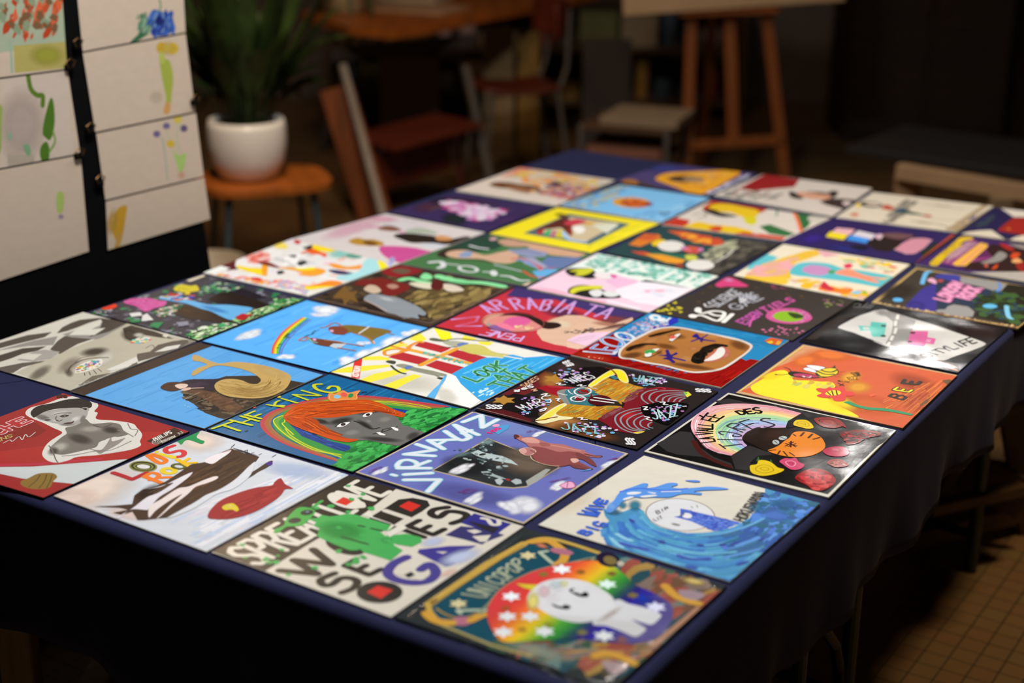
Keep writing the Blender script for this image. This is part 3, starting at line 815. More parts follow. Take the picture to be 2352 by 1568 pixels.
uni = sleeve([(905, 1417), (1203.6, 1211), (1670.6, 1344), (1405, 1585)], '#33383a',
 'record sleeve titled UNICOPOP with a white unicorn on a rainbow disc, in clear plastic', '''
k G
p #1f5568 330,885 1170,305 2052,400 2960,770 2800,1050 2200,1470 900,1240 340,1000
p #7e8052 2080,440 3000,780 2100,1480 1950,1450 2200,1100 2150,700
r #46604e,#7c5a44,#2c5560,#b0904e,#8d7a70,#6c8a86,#a2584a 220 26 2.4 2080,470 2950,790 2150,1440 900,1260 1200,1200 1900,1240 2350,1150 2200,700
h #c0a05a,#5f8a90,#b06a5a 60 3 1200,1200 2100,1300 2600,1200 1900,1500
a #a8b4a4 .6 1300,1280 400,120 -80,60
l #cbab55 13 330,865 860,500 1190,315
l #8a7038 1.5 340,880 1190,325
h #8a7038 60 1.2 330,850 400,800 420,830 350,880
c #cbab55 8 1190,318 1290,280 1420,270 1620,320 1860,400
c #cbab55 8 330,865 345,930 440,1030 560,1040 640,1010
c #b89a4e 3 400,900 500,960 640,985 850,915
l #b0a468 5 350,1010 900,1230 1250,1330
c #d4a648 13 1250,300 1400,290 1480,330 1555,400 1540,470 1480,505
e #b8788c 1530,388 105,20 -15,25
a #d88a6a .9 1350,335 70,25 -20,20
e #b8788c 630,1015 85,5 -10,42
c #d4a648 14 310,945 360,990 430,1020 540,1030
c #d4a648 12 710,1010 770,980 850,945
l #b8c4b0 6 1330,395 1440,490
l #b8c4b0 6 1330,395 1400,385
l #b8c4b0 6 850,915 590,920
l #b8c4b0 6 590,920 620,945
f #d8cfa6 27 1225,425
f #d8cfa6 27 600,858
t #c4c6ac 4 UNICOPOP 625,775 1130,440 1215,520 830,812
t #7c9484 1.6 UNICOPOP 636,780 1141,445 1222,522 837,814
s #d84a44 858,930 890,840 960,750 1050,680 1180,610 1300,560 1450,520 1600,490 1800,470 1960,500 2100,600 2200,690 2352,760 2500,850 2530,950 2480,1080 2352,1180 2200,1220 2100,1215 1900,1200 1700,1175 1500,1180 1300,1188 1180,1200 1000,1200 920,1120 870,1020
O #90987c 4 858,930 890,840 960,750 1050,680 1180,610 1300,560 1450,520 1600,490 1800,470
G #d8484a,#dc4a44,#e25a40,#ea7c38,#eaa832,#e6c830,#b0c034,#58ae3c,#3c9444,#2c5a58,#33287f,#3a2ea8,#3a3a9c,#544a90,#625a98,#625a98 900,900 2090,1300 858,930 890,840 960,750 1050,680 1180,610 1300,560 1450,520 1600,490 1800,470 1960,500 2100,600 2200,690 2352,760 2500,850 2530,950 2480,1080 2352,1180 2200,1220 2100,1215 1900,1200 1700,1175 1500,1180 1300,1188 1180,1200 1000,1200 920,1120 870,1020
a #2448c8 .7 2250,810 110,40 -30,50
k H
s #d9d9dc 830,828 960,860 1120,900 1245,955 1225,1000 1160,1048 1080,1030 985,1000 1060,1050 1112,1088 1070,1130 1010,1155 900,1110 760,1060 630,1030
k G
s #dedee1 1218,810 1245,750 1310,690 1400,650 1520,632 1660,640 1800,680 1910,740 1985,800 2005,870 1960,950 1850,1005 1700,1030 1560,1012 1430,965 1320,900 1240,860
a #c9bcb8 .5 1960,960 130,-80 20,30
a #e6dc86 .95 1270,840 60,50 -40,100
a #e8cdd4 .8 1370,750 60,40 -40,60
a #d4e6ea .7 1480,690 80,10 -20,50
a #e6e6b0 .7 1550,680 50,0 0,40
h #c4c0c8,#d8c4cc 40 1.2 1400,700 1560,650 1500,900 1400,900
p #d8cc3c 1118,678 1200,685 1310,690 1265,738 1180,712
s #17171b 1595,735 1640,722 1665,755 1700,772 1745,752 1775,785 1740,800 1680,792 1620,762
s #17171b 1440,858 1470,870 1520,885 1560,868 1612,888 1580,910 1510,903 1460,885
e #dedee1 1650,745 28,6 -6,12
e #dedee1 1520,873 26,5 -5,10
f #eef2f6 30 1530,550
f #eef2f6 28 1075,795
f #eef2f6 28 1040,975
f #eef2f6 28 1245,975
f #eef2f6 29 1005,1115
f #eef2f6 29 1375,1110
f #e4f4ee 29 1940,685
f #eef2f6 30 1910,1150
f #dfe0f4 30 2376,890
f #8f7f3c 17 1365,595
f #9a6a30 16 1700,575
f #a85a34 16 1025,900
f #b08a34 16 1175,1095
f #8a9a34 17 1410,1050
f #7f7a48 18 1715,1120
f #8a7a46 19 2170,785
f #8a5a58 18 2070,1185
f #8a6a3a 16 1980,590
e #241a38 1950,462 105,28 -20,62
e #857443 1965,470 60,18 -12,36
e #c9c2b2 2060,500 30,8 -8,22
l #b98a70 8 2352,1240 2760,900
l #d8cf9a 2 2250,1430 2950,790
c #d4a648 13 1830,1330 1950,1310 2080,1350 2180,1400
s #b09a9c 1890,1390 2020,1380 2130,1430 2000,1500
c #d4a648 13 2460,700 2540,780 2640,830 2760,860
s #a8949c 2580,740 2700,740 2820,780 2740,830 2620,800
a #e0c878 .9 2720,660 120,30 -30,30
''', 'gloss', 'black', th=.004, seed=23)

sleeve([(1235, 1204.5), (1478.5, 1045), (1885, 1156), (1677, 1336)], '#dcd6c8',
 'cream record sleeve titled BIG WAVE with a curling blue wave around a moon', '''
k I
a #e8d9c0 .5 500,650 300,-100 60,150
e #dedfe4 1500,790 310,30 -20,142
g #5a4038 1.4 1500,790 310,30 -20,142
p #3d62c9 1500,735 1560,745 1620,762 1830,810 2045,862 1950,900 1880,935 1800,940 1700,895 1600,850 1440,808 1500,800
r #2a48b8,#6a8ae0,#4a72d8 110 6 1.4 1560,755 1830,815 2030,865 1900,925 1800,930 1600,845
e #e6e6ea 1560,800 45,6 -4,24
c #2a2430 2 1490,805 1530,790 1520,775
t #3a3638 1.6 BIR 1270,760 1390,715 1400,735 1290,790
t #4a4648 1.6 LIT 1250,830 1330,800 1345,825 1270,850
e #8a8886 1460,880 40,8 -4,9
t #6a6866 1.2 II 1570,720 1670,700 1680,725 1590,735
p #3f90c2 800,720 850,760 900,790 1000,760 1100,720 1150,745 1185,800 1230,865 1320,905 1420,930 1560,958 1700,955 1850,940 1990,900 2080,860 2160,790 2220,700 2262,620 2262,545 2800,690 1950,1420 840,1085 825,1030 830,985 795,930 810,880 860,850 820,800
q #2f74c8,#63b4dc,#3a86cc,#2c6cc0,#4fa4cc,#4a94d4 230 6 8 800,930 870,1090 1300,1290 1750,1420 2050,1400 2350,1180 2600,950 2760,720 1150,760 1230,870 1400,935 1600,970 1850,950 2050,870 2180,760 2270,580
q #2f6a9a,#2458a8,#4a7ad8,#1f6a90,#5a9ae0 120 8 5 1900,1200 2300,1100 2500,900 2650,780 2780,680 1900,980 2080,880 2190,760 2250,650 2290,560
r #2a70a8,#4a86e0,#2c5a9c,#5a9ae8,#1c6484 70 16 1.2 2100,900 2250,620 2700,700 2400,950
c #8ccbe8 7 930,970 1000,1010 1060,1030
c #8ccbe8 6 880,1010 930,1060 980,1090
c #3b52b8 7 960,1050 1080,1085 1200,1110
c #3b52b8 6 1480,1160 1600,1195 1760,1190
c #6ab8dc 5 1350,1100 1500,1130 1700,1150 1900,1140 2000,1130
c #63a8dc 5 1700,985 1900,960 2100,900 2250,830
e #2c3f9c 1330,1040 36,8 -5,14
e #2c3f9c 1060,848 26,14 -4,10
e #2c3f9c 1680,1070 34,4 -3,9
e #2c3f9c 1880,1065 34,-2 0,12
e #2c3f9c 1990,1055 46,-8 2,11
e #2c3f9c 2230,1020 36,-10 3,10
e #2c4fac 2060,1230 60,-14 5,14
e #3458b8 1600,1265 60,10 -6,14
a #1c7894 .95 1090,710 70,15 -20,60
a #1c7894 .9 980,710 50,0 0,40
a #1a5f80 .9 900,770 90,10 -20,35
a #1f6f9a .8 2180,730 80,20 -40,60
a #225f9a .8 2450,700 130,30 -60,60
a #4a78d0 .8 2350,800 150,40 -50,60
s #5293e6 835,770 840,730 900,670 940,610 1000,570 1060,550 1115,530 1170,513 1210,520 1200,555 1280,545 1340,525 1400,510 1470,513 1470,530 1420,548 1500,560 1620,555 1720,545 1800,545 1880,552 1935,565 1860,572 1700,578 1620,590 1690,600 1680,618 1600,610 1500,612 1400,640 1250,640 1150,645 1080,640 980,680 940,720 900,760 870,778
a #7ab2f4 .7 880,720 60,20 -20,50
c #3a6ae0 4 960,590 1050,570 1140,560 1250,570 1400,578 1560,560
s #e6e6e8 1020,600 1080,590 1150,595 1110,612 1030,615
s #e6e6e8 985,655 1040,635 1080,635 1060,650 1000,665
s #e6e6e8 1140,630 1250,618 1290,625 1180,642
s #d8dcec 1200,590 1280,600 1260,610
c #e6e6e8 2.5 1330,590 1500,585
s #5586e0 1540,488 1600,485 1660,488 1678,500 1620,503
t #2f62d4 5 BIG 572,960 745,850 868,880 650,985
t #2f62d4 5 WAVE 575,790 780,645 845,665 740,820
t #28242a 2.4 HOKUSWANN 1975,835 2170,590 2262,598 2075,865
''', 'matte', 'white', seed=29)

sleeve([(1478, 1036), (1672, 901), (2059.5, 987.5), (1904, 1142)], '#dedacb',
 'glossy black record sleeve titled LA VALLEE DES TIGRES with rainbow, tiger and roses', '''
k J
p #141213 112,686 838,177 2328,500 1730,1078
p #353334 190,620 400,510 500,520 560,640 700,740 860,800 880,850 740,790 600,740 380,720 280,690
p #353334 700,240 840,215 1000,250 1300,280 1480,320 1600,370 1440,420 1380,470 900,300
p #343133 860,735 1020,640 1180,690 1240,720 1100,730 1040,780 1010,860 900,850
p #302e30 1500,480 1900,560 1900,640 1700,720 1600,640
h #3c3a3c,#0c0b0c 60 6 1400,850 2200,520 2300,560 1600,980
c #4c1c18 10 525,600 580,690 680,760 800,810 850,830
b #e9a0b0,#eeb0a6,#f2c492,#efe09a,#b4dea4,#a4d8b0,#a8ccee,#b4bce8,#cbb0da 9 860,730 700,690 580,600 500,490 520,390 640,300 880,262 1200,280 1502,350 1005,640 970,605 960,570 990,530 1040,500 1110,484 1190,480 1270,480 1350,478
q #ffffff,#e07a90,#f4d8e0,#f0a080 90 1 7 860,730 640,670 510,480 560,350 780,275 1200,280 1502,350 880,710 690,640 590,500 650,390 830,320 1200,330 1470,380
q #ffffff,#6aa8e0,#7ac88a,#9a8ad0 90 1 7 900,700 760,620 720,520 790,440 930,390 1200,385 1420,420 990,650 920,600 910,560 960,520 1050,480 1190,470 1350,470
p #1b1719 1500,345 1370,420 1350,480 1400,480 1560,400
t #16120f 3.6 LA 585,622 572,565 692,558 716,605
t #16120f 3.6 VALL 538,548 578,425 692,445 692,542
t #16120f 3.8 EE 588,408 655,342 800,372 712,432
l #16120f 4 578,368 602,382
t #16120f 4.6 DES 890,335 1110,292 1150,345 935,362
l #3a3440 3.2 752,628 808,668
l #3a3440 3.2 780,648 955,628
l #3a3440 3.2 740,585 955,590
c #3a3440 3 790,545 755,530 765,515 850,522 930,540 950,555 880,558 880,545
l #3a3440 3 820,465 960,520
l #3a3440 3 860,482 985,500
c #3a3440 3 820,465 870,440 930,450 880,480
l #3a3440 3 930,430 1050,495
l #3a3440 3 930,430 1020,405
l #3a3440 3 990,462 1060,440
l #3a3440 3 1050,495 1120,475
c #3a3440 3.4 1210,400 1150,398 1130,415 1200,435 1250,455 1200,475 1160,472
s #2a1d17 962,585 975,545 1010,515 1070,492 1130,484 1250,482 1400,495 1440,520 1410,570 1340,600 1280,650 1190,690 1120,665 1050,630
a #4a342a .6 1250,540 130,-40 40,60
l #120e0d 1 1050,610 1160,668
s #ef8d2d 1190,690 1240,665 1290,640 1340,600 1385,570 1405,540 1440,518 1520,515 1600,530 1670,570 1705,625 1700,665 1650,705 1570,735 1480,745 1390,742 1300,728
l #5a3020 3 1420,540 1440,556
l #5a3020 4 1515,525 1485,556
l #5a3020 4 1590,540 1555,572
l #5a3020 4 1655,570 1600,585
l #5a3020 3 1195,690 1260,680
l #5a3020 3 1275,725 1300,690
l #5a3020 3 1365,735 1330,695
l #5a3020 3 1430,735 1385,705
e #b9c3c4 1262,612 28,-8 14,20
e #b9c3c4 1325,574 36,-8 12,16
l #1c1412 1.5 1250,600 1276,624
l #1c1412 1.5 1300,566 1350,582
l #4a2014 3 1350,625 1450,645
l #4a2014 3 1400,605 1395,655
l #4a2014 2.5 1345,648 1420,612
l #4a2014 2.5 1440,625 1370,650
l #4a2014 2.5 1380,615 1440,655
s #e9c91f 1420,440 1450,412 1520,410 1560,425 1595,460 1595,485 1540,490 1480,475 1430,462
O #b08a10 1.3 1450,442 1500,425 1550,440 1560,465 1500,470
O #b08a10 1.1 1480,445 1520,440 1530,455
s #e9c91f 1028,850 1035,820 1090,810 1110,775 1180,778 1230,800 1280,840 1335,855 1310,880 1230,905 1140,915 1070,900 1040,880
O #b08a10 1.6 1080,845 1150,815 1220,835 1240,870 1160,890 1100,875
O #b08a10 1.3 1120,848 1170,838 1200,855 1160,868
p #3a6a3a 1085,785 1105,738 1118,775
p #3a6a3a 1210,785 1215,765 1235,795
s #8c1d14 1605,405 1660,388 1760,390 1830,410 1870,440 1900,485 1860,470 1800,485 1720,480 1650,455
O #5a0c08 2 1650,415 1740,405 1800,430 1810,460 1720,460
O #b03a28 1.4 1690,428 1750,422 1780,445 1730,448
s #6f0f14 1840,555 1850,520 1920,510 2000,500 2100,505 2200,525 2190,555 2080,575 2000,620 1900,635 1890,590
r #8f1c20,#4c080c 60 9 1.4 1860,530 2180,530 2000,610 1900,620
s #bb2950 1685,690 1740,660 1820,650 1880,660 1925,700 1890,735 1800,742 1720,725
a #e0718c .7 1800,680 70,10 0,25
s #d64c76 1295,785 1340,758 1390,760 1440,755 1470,790 1518,815 1490,850 1430,862 1380,850 1330,815
O #f0a8bc 1.6 1350,790 1400,780 1440,800 1420,830 1380,825
O #a02a50 1.3 1380,798 1410,795 1415,812
s #9c3a34 1725,800 1760,770 1830,765 1890,790 1915,820 1860,835 1790,835
r #c06a5a,#7c2420 30 6 1 1740,800 1830,772 1900,815 1800,830
s #a71b20 1435,930 1500,880 1600,850 1680,860 1760,900 1800,960 1760,1010 1680,1045 1600,1045 1540,1000 1470,965
r #c8343a,#7c1014,#d85050 80 11 1.3 1460,930 1600,860 1740,900 1770,980 1640,1040 1540,990
''', 'gloss', 'white', seed=31)

sleeve([(1688.5, 901.5), (1844, 790.5), (2200, 861), (2074, 983)], '#c6a273',
 'orange and yellow record sleeve reading BEE with a bee and a red flower', '''
k M
p #cf5a30 235,778 808,374 2182,640 1700,1105 1660,1112 1250,1000
p #cf9268 235,778 808,374 960,405 780,480 560,560 420,660 330,740
a #e4762a .9 1050,450 250,40 -60,60
a #e4762a .9 820,500 150,10 -60,80
a #b04a2a .8 1900,880 260,80 -100,120
a #a84a2a .7 1800,700 250,80 -60,80
a #d9682c .8 1400,900 300,60 -60,100
a #e08a2a .9 1150,900 200,60 -60,80
s #f1dc1b 330,745 380,700 470,650 480,625 560,595 640,590 700,640 720,675 850,680 960,690 1060,695 1090,740 1010,760 980,800 1020,840 1090,870 1150,920 1250,970 1300,1010 1150,985 900,925 640,862 400,805
a #f1dc1b .8 1150,880 150,60 -30,60
a #f1dc1b .7 500,640 120,-20 20,40
a #e8a530 .95 1230,650 120,-30 30,60
a #e8a530 .8 1300,740 150,0 0,70
r #d8c85a,#cfa83a,#b8c060 14 12 2 700,620 1100,700 1000,800 700,700
h #b8502c,#e07a30,#c8642c 80 3 1400,900 1900,700 2150,660 1750,1080
p #6a4a2a 1850,900 1900,860 1950,830 1920,880 1860,915
p #6a4a2a 2050,680 2120,670 2180,700 2100,720
s #14100e 665,615 690,600 740,600 820,612 900,630 960,652 900,662 820,660 740,650 690,638
s #b3305f 712,628 760,618 830,622 900,635 950,650 880,655 800,650 740,642
r #e8c0cc,#7c1438 16 4 1.6 730,630 900,640 880,655 760,648
s #e4c927 915,618 930,595 970,580 1030,570 1090,572 1118,598 1110,620 1060,640 1000,652 950,652
c #14100e 4 960,582 1000,600 1060,605 1105,588
c #14100e 4 935,600 1000,625 1080,625
c #14100e 4 922,618 960,645 1010,650
O #14100e 1.8 915,618 930,595 970,580 1030,570 1090,572 1118,598 1110,620 1060,640 1000,652 950,652
p #3a2a22 1055,572 1075,555 1090,543 1096,572
s #e9e6f0 800,575 830,565 880,570 920,600 915,612 860,600 820,590
O #14100e 1.2 800,575 830,565 880,570 920,600 915,612 860,600 820,590
s #e9e6f0 828,548 870,543 940,550 1005,565 970,580 930,592 870,572
O #14100e 1.2 828,548 870,543 940,550 1005,565 970,580 930,592 870,572
c #14100e 2 630,562 670,575 695,600
c #14100e 1.6 552,628 610,632 665,625
e #14100e 558,628 12,0 0,4
l #8a3a20 1 1110,605 1175,605
l #8a3a20 1 1100,625 1160,632
l #8a3a20 1 1080,640 1140,652
t #2a1c10 1.3 SLURP 1225,612 1300,605 1335,640 1260,645
t #2a1c10 1.2 BZZ 1190,655 1290,640 1310,672 1220,680
t #2a1c10 1.2 EUX 1110,680 1225,690 1220,702 1115,690
l #2a1c10 2 1060,765 1100,740
l #2a1c10 2 1110,760 1140,755
l #2a1c10 2.4 1115,705 1170,730
l #2a1c10 2 1130,730 1165,712
s #d9413d 918,765 940,750 1000,755 1040,740 1060,748 1100,745 1160,738 1180,760 1190,780 1240,785 1270,805 1240,822 1190,825 1180,860 1130,870 1080,862 1060,835 1010,840 950,832 925,815 970,795
s #e6d428 1000,800 1040,775 1100,770 1140,785 1135,805 1080,818 1030,815
l #3a2c14 2.5 1020,785 1050,815
l #3a2c14 2.5 1060,775 1075,818
l #3a2c14 2.5 1100,772 1110,812
p #2c9366 1165,875 1215,868 1300,905 1400,925 1520,930 1640,950 1795,985 1775,998 1600,965 1480,952 1380,945 1260,915
p #e8603a 1390,810 1440,805 1460,815 1410,830
t #33261f 6 B 1570,828 1625,790 1745,825 1690,860
t #33261f 9 E 1612,770 1660,740 1788,765 1745,790
t #ead82e 4.5 E 1612,770 1660,740 1788,765 1745,790
t #33261f 8 E 1692,712 1722,670 1862,690 1828,722
l #dfc06a 3 240,776 806,376
''', 'matte', 'brown', seed=37)

sleeve([(1090.6, 940), (1309, 817), (1650.6, 898), (1463, 1031.7)], '#2c2625',
 'dark record sleeve covered in JAZZ lettering, confetti and a face in a yellow hat', '''
k K
p #6e2528 300,570 480,520 760,360 800,440 830,470 700,520 560,580
p #1d191a 300,660 470,560 700,600 850,600 800,760 560,790 400,720
p #5a1f22 160,700 350,700 500,740 640,800 600,840 300,760
a #b0743c .9 800,450 120,30 -20,90
a #a9713a .9 850,610 180,-30 20,100
a #b47a44 .95 900,830 260,-20 -20,70
a #c08a52 .8 820,720 120,-60 60,70
a #7a4a28 .9 1150,930 300,50 -60,50
a #6a4228 .9 1000,880 200,30 -40,60
f #b8863a 46 380,622
f #b8863a 50 850,430
p #171314 980,330 1250,320 1380,360 1160,480 1000,500 850,400
a #4c3a36 .7 950,330 150,-40 60,60
p #a01e2b 685,512 760,488 900,498 1060,510 1040,530 870,530 900,560 930,600 830,575
p #b5323c 760,488 1060,510 1040,522 790,505
s #8d8f8c 860,560 880,535 960,525 1010,570 1000,640 950,662 900,620
s #3d7c86 930,545 1000,515 1080,505 1160,515 1240,545 1290,580 1290,640 1240,665 1100,675 1000,665 960,620
h #2c5c68,#5a98a0 30 3 960,560 1280,560 1260,660 980,660
s #c98f2c 1110,520 1200,470 1300,425 1380,440 1480,462 1560,490 1645,515 1600,560 1560,600 1500,640 1440,660 1400,630 1300,600 1240,570 1180,530
s #c6902a 845,742 900,690 960,660 1050,665 1130,672 1240,680 1320,672 1440,680 1420,720 1330,760 1210,800 1100,785 1000,775 900,770
h #d9b040,#b86a24,#8f9450,#d07a28 110 3 1120,520 1330,430 1640,520 1440,660
h #d9b040,#b86a24,#8f9450,#d07a28 100 3 860,740 1000,665 1430,690 1200,795
s #f0e6a4 1140,492 1230,420 1330,360 1380,345 1450,355 1490,400 1505,460 1470,470 1420,440 1400,400 1370,400 1280,440 1190,500
s #f2e52c 1155,490 1240,425 1335,365 1385,353 1440,362 1478,400 1490,455 1460,455 1410,425 1395,385 1365,390 1270,435 1185,490
c #7a1c1c 3 1300,335 1350,350 1390,390 1400,420
p #3d7c86 1330,410 1375,400 1420,430 1380,440
s #f1eab6 662,810 700,780 800,710 880,665 930,652 950,668 900,700 850,745 900,768 1005,778 980,795 880,805 800,825 720,835
s #f3e354 690,802 740,765 830,705 890,672 925,665 900,695 850,735 800,780 740,808
c #7a1c1c 3.5 670,808 740,800 800,785 860,775
g #f0f0f0 3 1092,546 76,-2 -4,34
e #8c1f24 1095,548 52,6 -10,20
c #3f6a70 3 1055,535 1080,555 1120,560
g #f0f0f0 3 1050,612 66,2 -6,26
e #8c1f24 1055,612 45,4 -6,15
c #f0f0f0 2 1020,610 1040,595 1080,605 1100,600
c #f0f0f0 2.4 870,560 920,575 950,578
c #f0f0f0 2 960,535 975,555 1000,570
c #7a1c1c 3 1115,598 1160,600 1170,575
s #4c141c 1135,625 1180,590 1240,578 1310,590 1360,625 1320,655 1240,670 1170,660
l #f4f4f2 4 1195,600 1390,630
l #f4f4f2 4 1165,622 1370,650
c #f0f0f0 2 1150,500 1180,515 1220,520
p #1e1a1c 1440,640 1520,655 1500,685 1450,670
s #7f1c27 1480,640 1560,590 1640,530 1760,510 1900,515 2005,545 2015,600 1960,645 1800,640 1700,665 1600,690 1700,760 1720,840 1640,900 1560,925 1400,900 1300,840 1230,795 1320,750 1420,720 1460,680
a #b82830 .9 1500,760 120,-20 10,60
a #a01c24 .8 1720,570 100,-10 20,40
h #7a3a40,#93525a 50 4 1500,560 1660,510 1580,600 1450,660
h #7a3a40,#93525a 50 4 1240,780 1420,690 1460,700 1290,800
c #c83a50 2.5 1745,520 1800,510 1835,525 1790,530
c #8f9aa2 3.2 1680,658 1630,620 1625,580 1680,545 1760,530
c #8f9aa2 3.2 1730,650 1690,615 1710,570 1780,545 1900,540 2005,545
c #8f9aa2 3.2 1790,640 1750,630 1780,590 1850,565 2010,560
c #8f9aa2 3 1810,640 1820,605 1890,580 2015,572
c #8f9aa2 3 1860,640 1880,605 1950,588 2020,583
c #8f9aa2 3 1910,640 1940,610 2015,595
c #8f9aa2 3 1960,640 1980,620 2015,608
c #8f9aa2 3.2 1615,695 1500,715 1400,760 1385,815 1440,880 1560,925 1620,920
c #8f9aa2 3.2 1620,715 1520,735 1440,780 1440,830 1500,885 1600,905
c #8f9aa2 3 1625,740 1550,765 1490,810 1520,870 1620,900
c #8f9aa2 3 1640,765 1580,790 1550,830 1590,880 1650,895
c #8f9aa2 3 1650,795 1610,820 1620,860 1690,890
c #8f9aa2 3 1710,825 1680,845 1690,870 1720,878
p #f0d24a 1540,918 1640,905 1650,912 1580,930
p #e8e24a 2000,555 2040,550 2072,578 2030,602
p #5ac84a 2000,555 2040,558 2020,580
s #0d0b0c 1622,685 1700,660 1800,640 1900,650 1990,650 2045,670 2000,740 1900,820 1850,850 1760,822 1700,790 1630,745
k K
r #c983c4,#6fb0da,#e6dcf0,#b88ad8 42 7 1 470,660 600,590 820,610 800,700 560,760
r #c983c4,#6fb0da,#e6dcf0,#b88ad8 46 7 1 820,380 1000,320 1180,360 1160,450 950,480
r #c983c4,#6fb0da,#e6dcf0,#b88ad8 46 7 1 1480,380 1800,420 1860,470 1620,500
r #c983c4,#6fb0da,#e6dcf0,#b88ad8 46 8 1 880,830 1200,830 1420,900 1250,970 950,900
r #c983c4,#6fb0da,#e6dcf0,#b88ad8 46 7 1 1640,700 1980,660 2030,700 1850,840
t #ececf0 2.6 MARS 475,690 770,580 825,640 565,725
t #ececf0 2.6 NIELS 940,440 1120,372 1215,425 1010,475
t #8fc4cc 3 JAZZ 885,830 1215,880 1290,940 890,885
t #8fc4cc 3 JAZZ 1560,400 1780,430 1745,495 1545,455
t #b8dce0 3 JA 1690,745 1790,700 1850,790 1720,800
t #b8dce0 3 ZZ 1840,690 1950,660 1950,770 1870,780
t #ececf0 4 SSS 218,668 372,675 360,706 222,704
t #ececf0 4 SSS 2100,525 2240,530 2250,558 2112,552
t #ececf0 3.4 SSS 905,290 965,268 1015,312 950,326
t #ececf0 3.4 SSS 1472,968 1552,975 1568,1032 1482,1026
c #ececf0 3 855,480 890,475 880,492 935,490
c #ececf0 3 1045,498 1080,490 1075,505 1120,500
c #ececf0 3.4 720,580 770,570 750,592 795,590
c #ececf0 3.4 850,618 885,615 865,632 880,640
c #ececf0 3.4 705,720 760,700 745,722 710,730
c #ececf0 3.4 1050,790 1090,788 1080,805 1130,805
c #ececf0 3.4 1635,690 1670,690 1645,715 1675,715
c #ececf0 3.4 1790,650 1830,648 1820,668 1855,672
c #ececf0 3.4 1650,780 1690,785 1665,800 1710,815
t #ececf0 3 YSS 470,555 640,485 655,512 490,552
t #ececf0 3 TO 475,540 520,540 520,555 475,555
t #d8a88a 2.5 SAGES 520,500 680,410 700,440 560,520
c #d8a88a 3 630,540 670,530 650,550 680,545
l #9a9284 1.6 130,700 1560,1072
l #b8b0a0 1.4 1590,1070 2310,545
r #1b1617,#c8c0b0 60 3 1.5 1590,1068 2310,540 2300,560 1600,1075
''', 'gloss', 'black', seed=41)

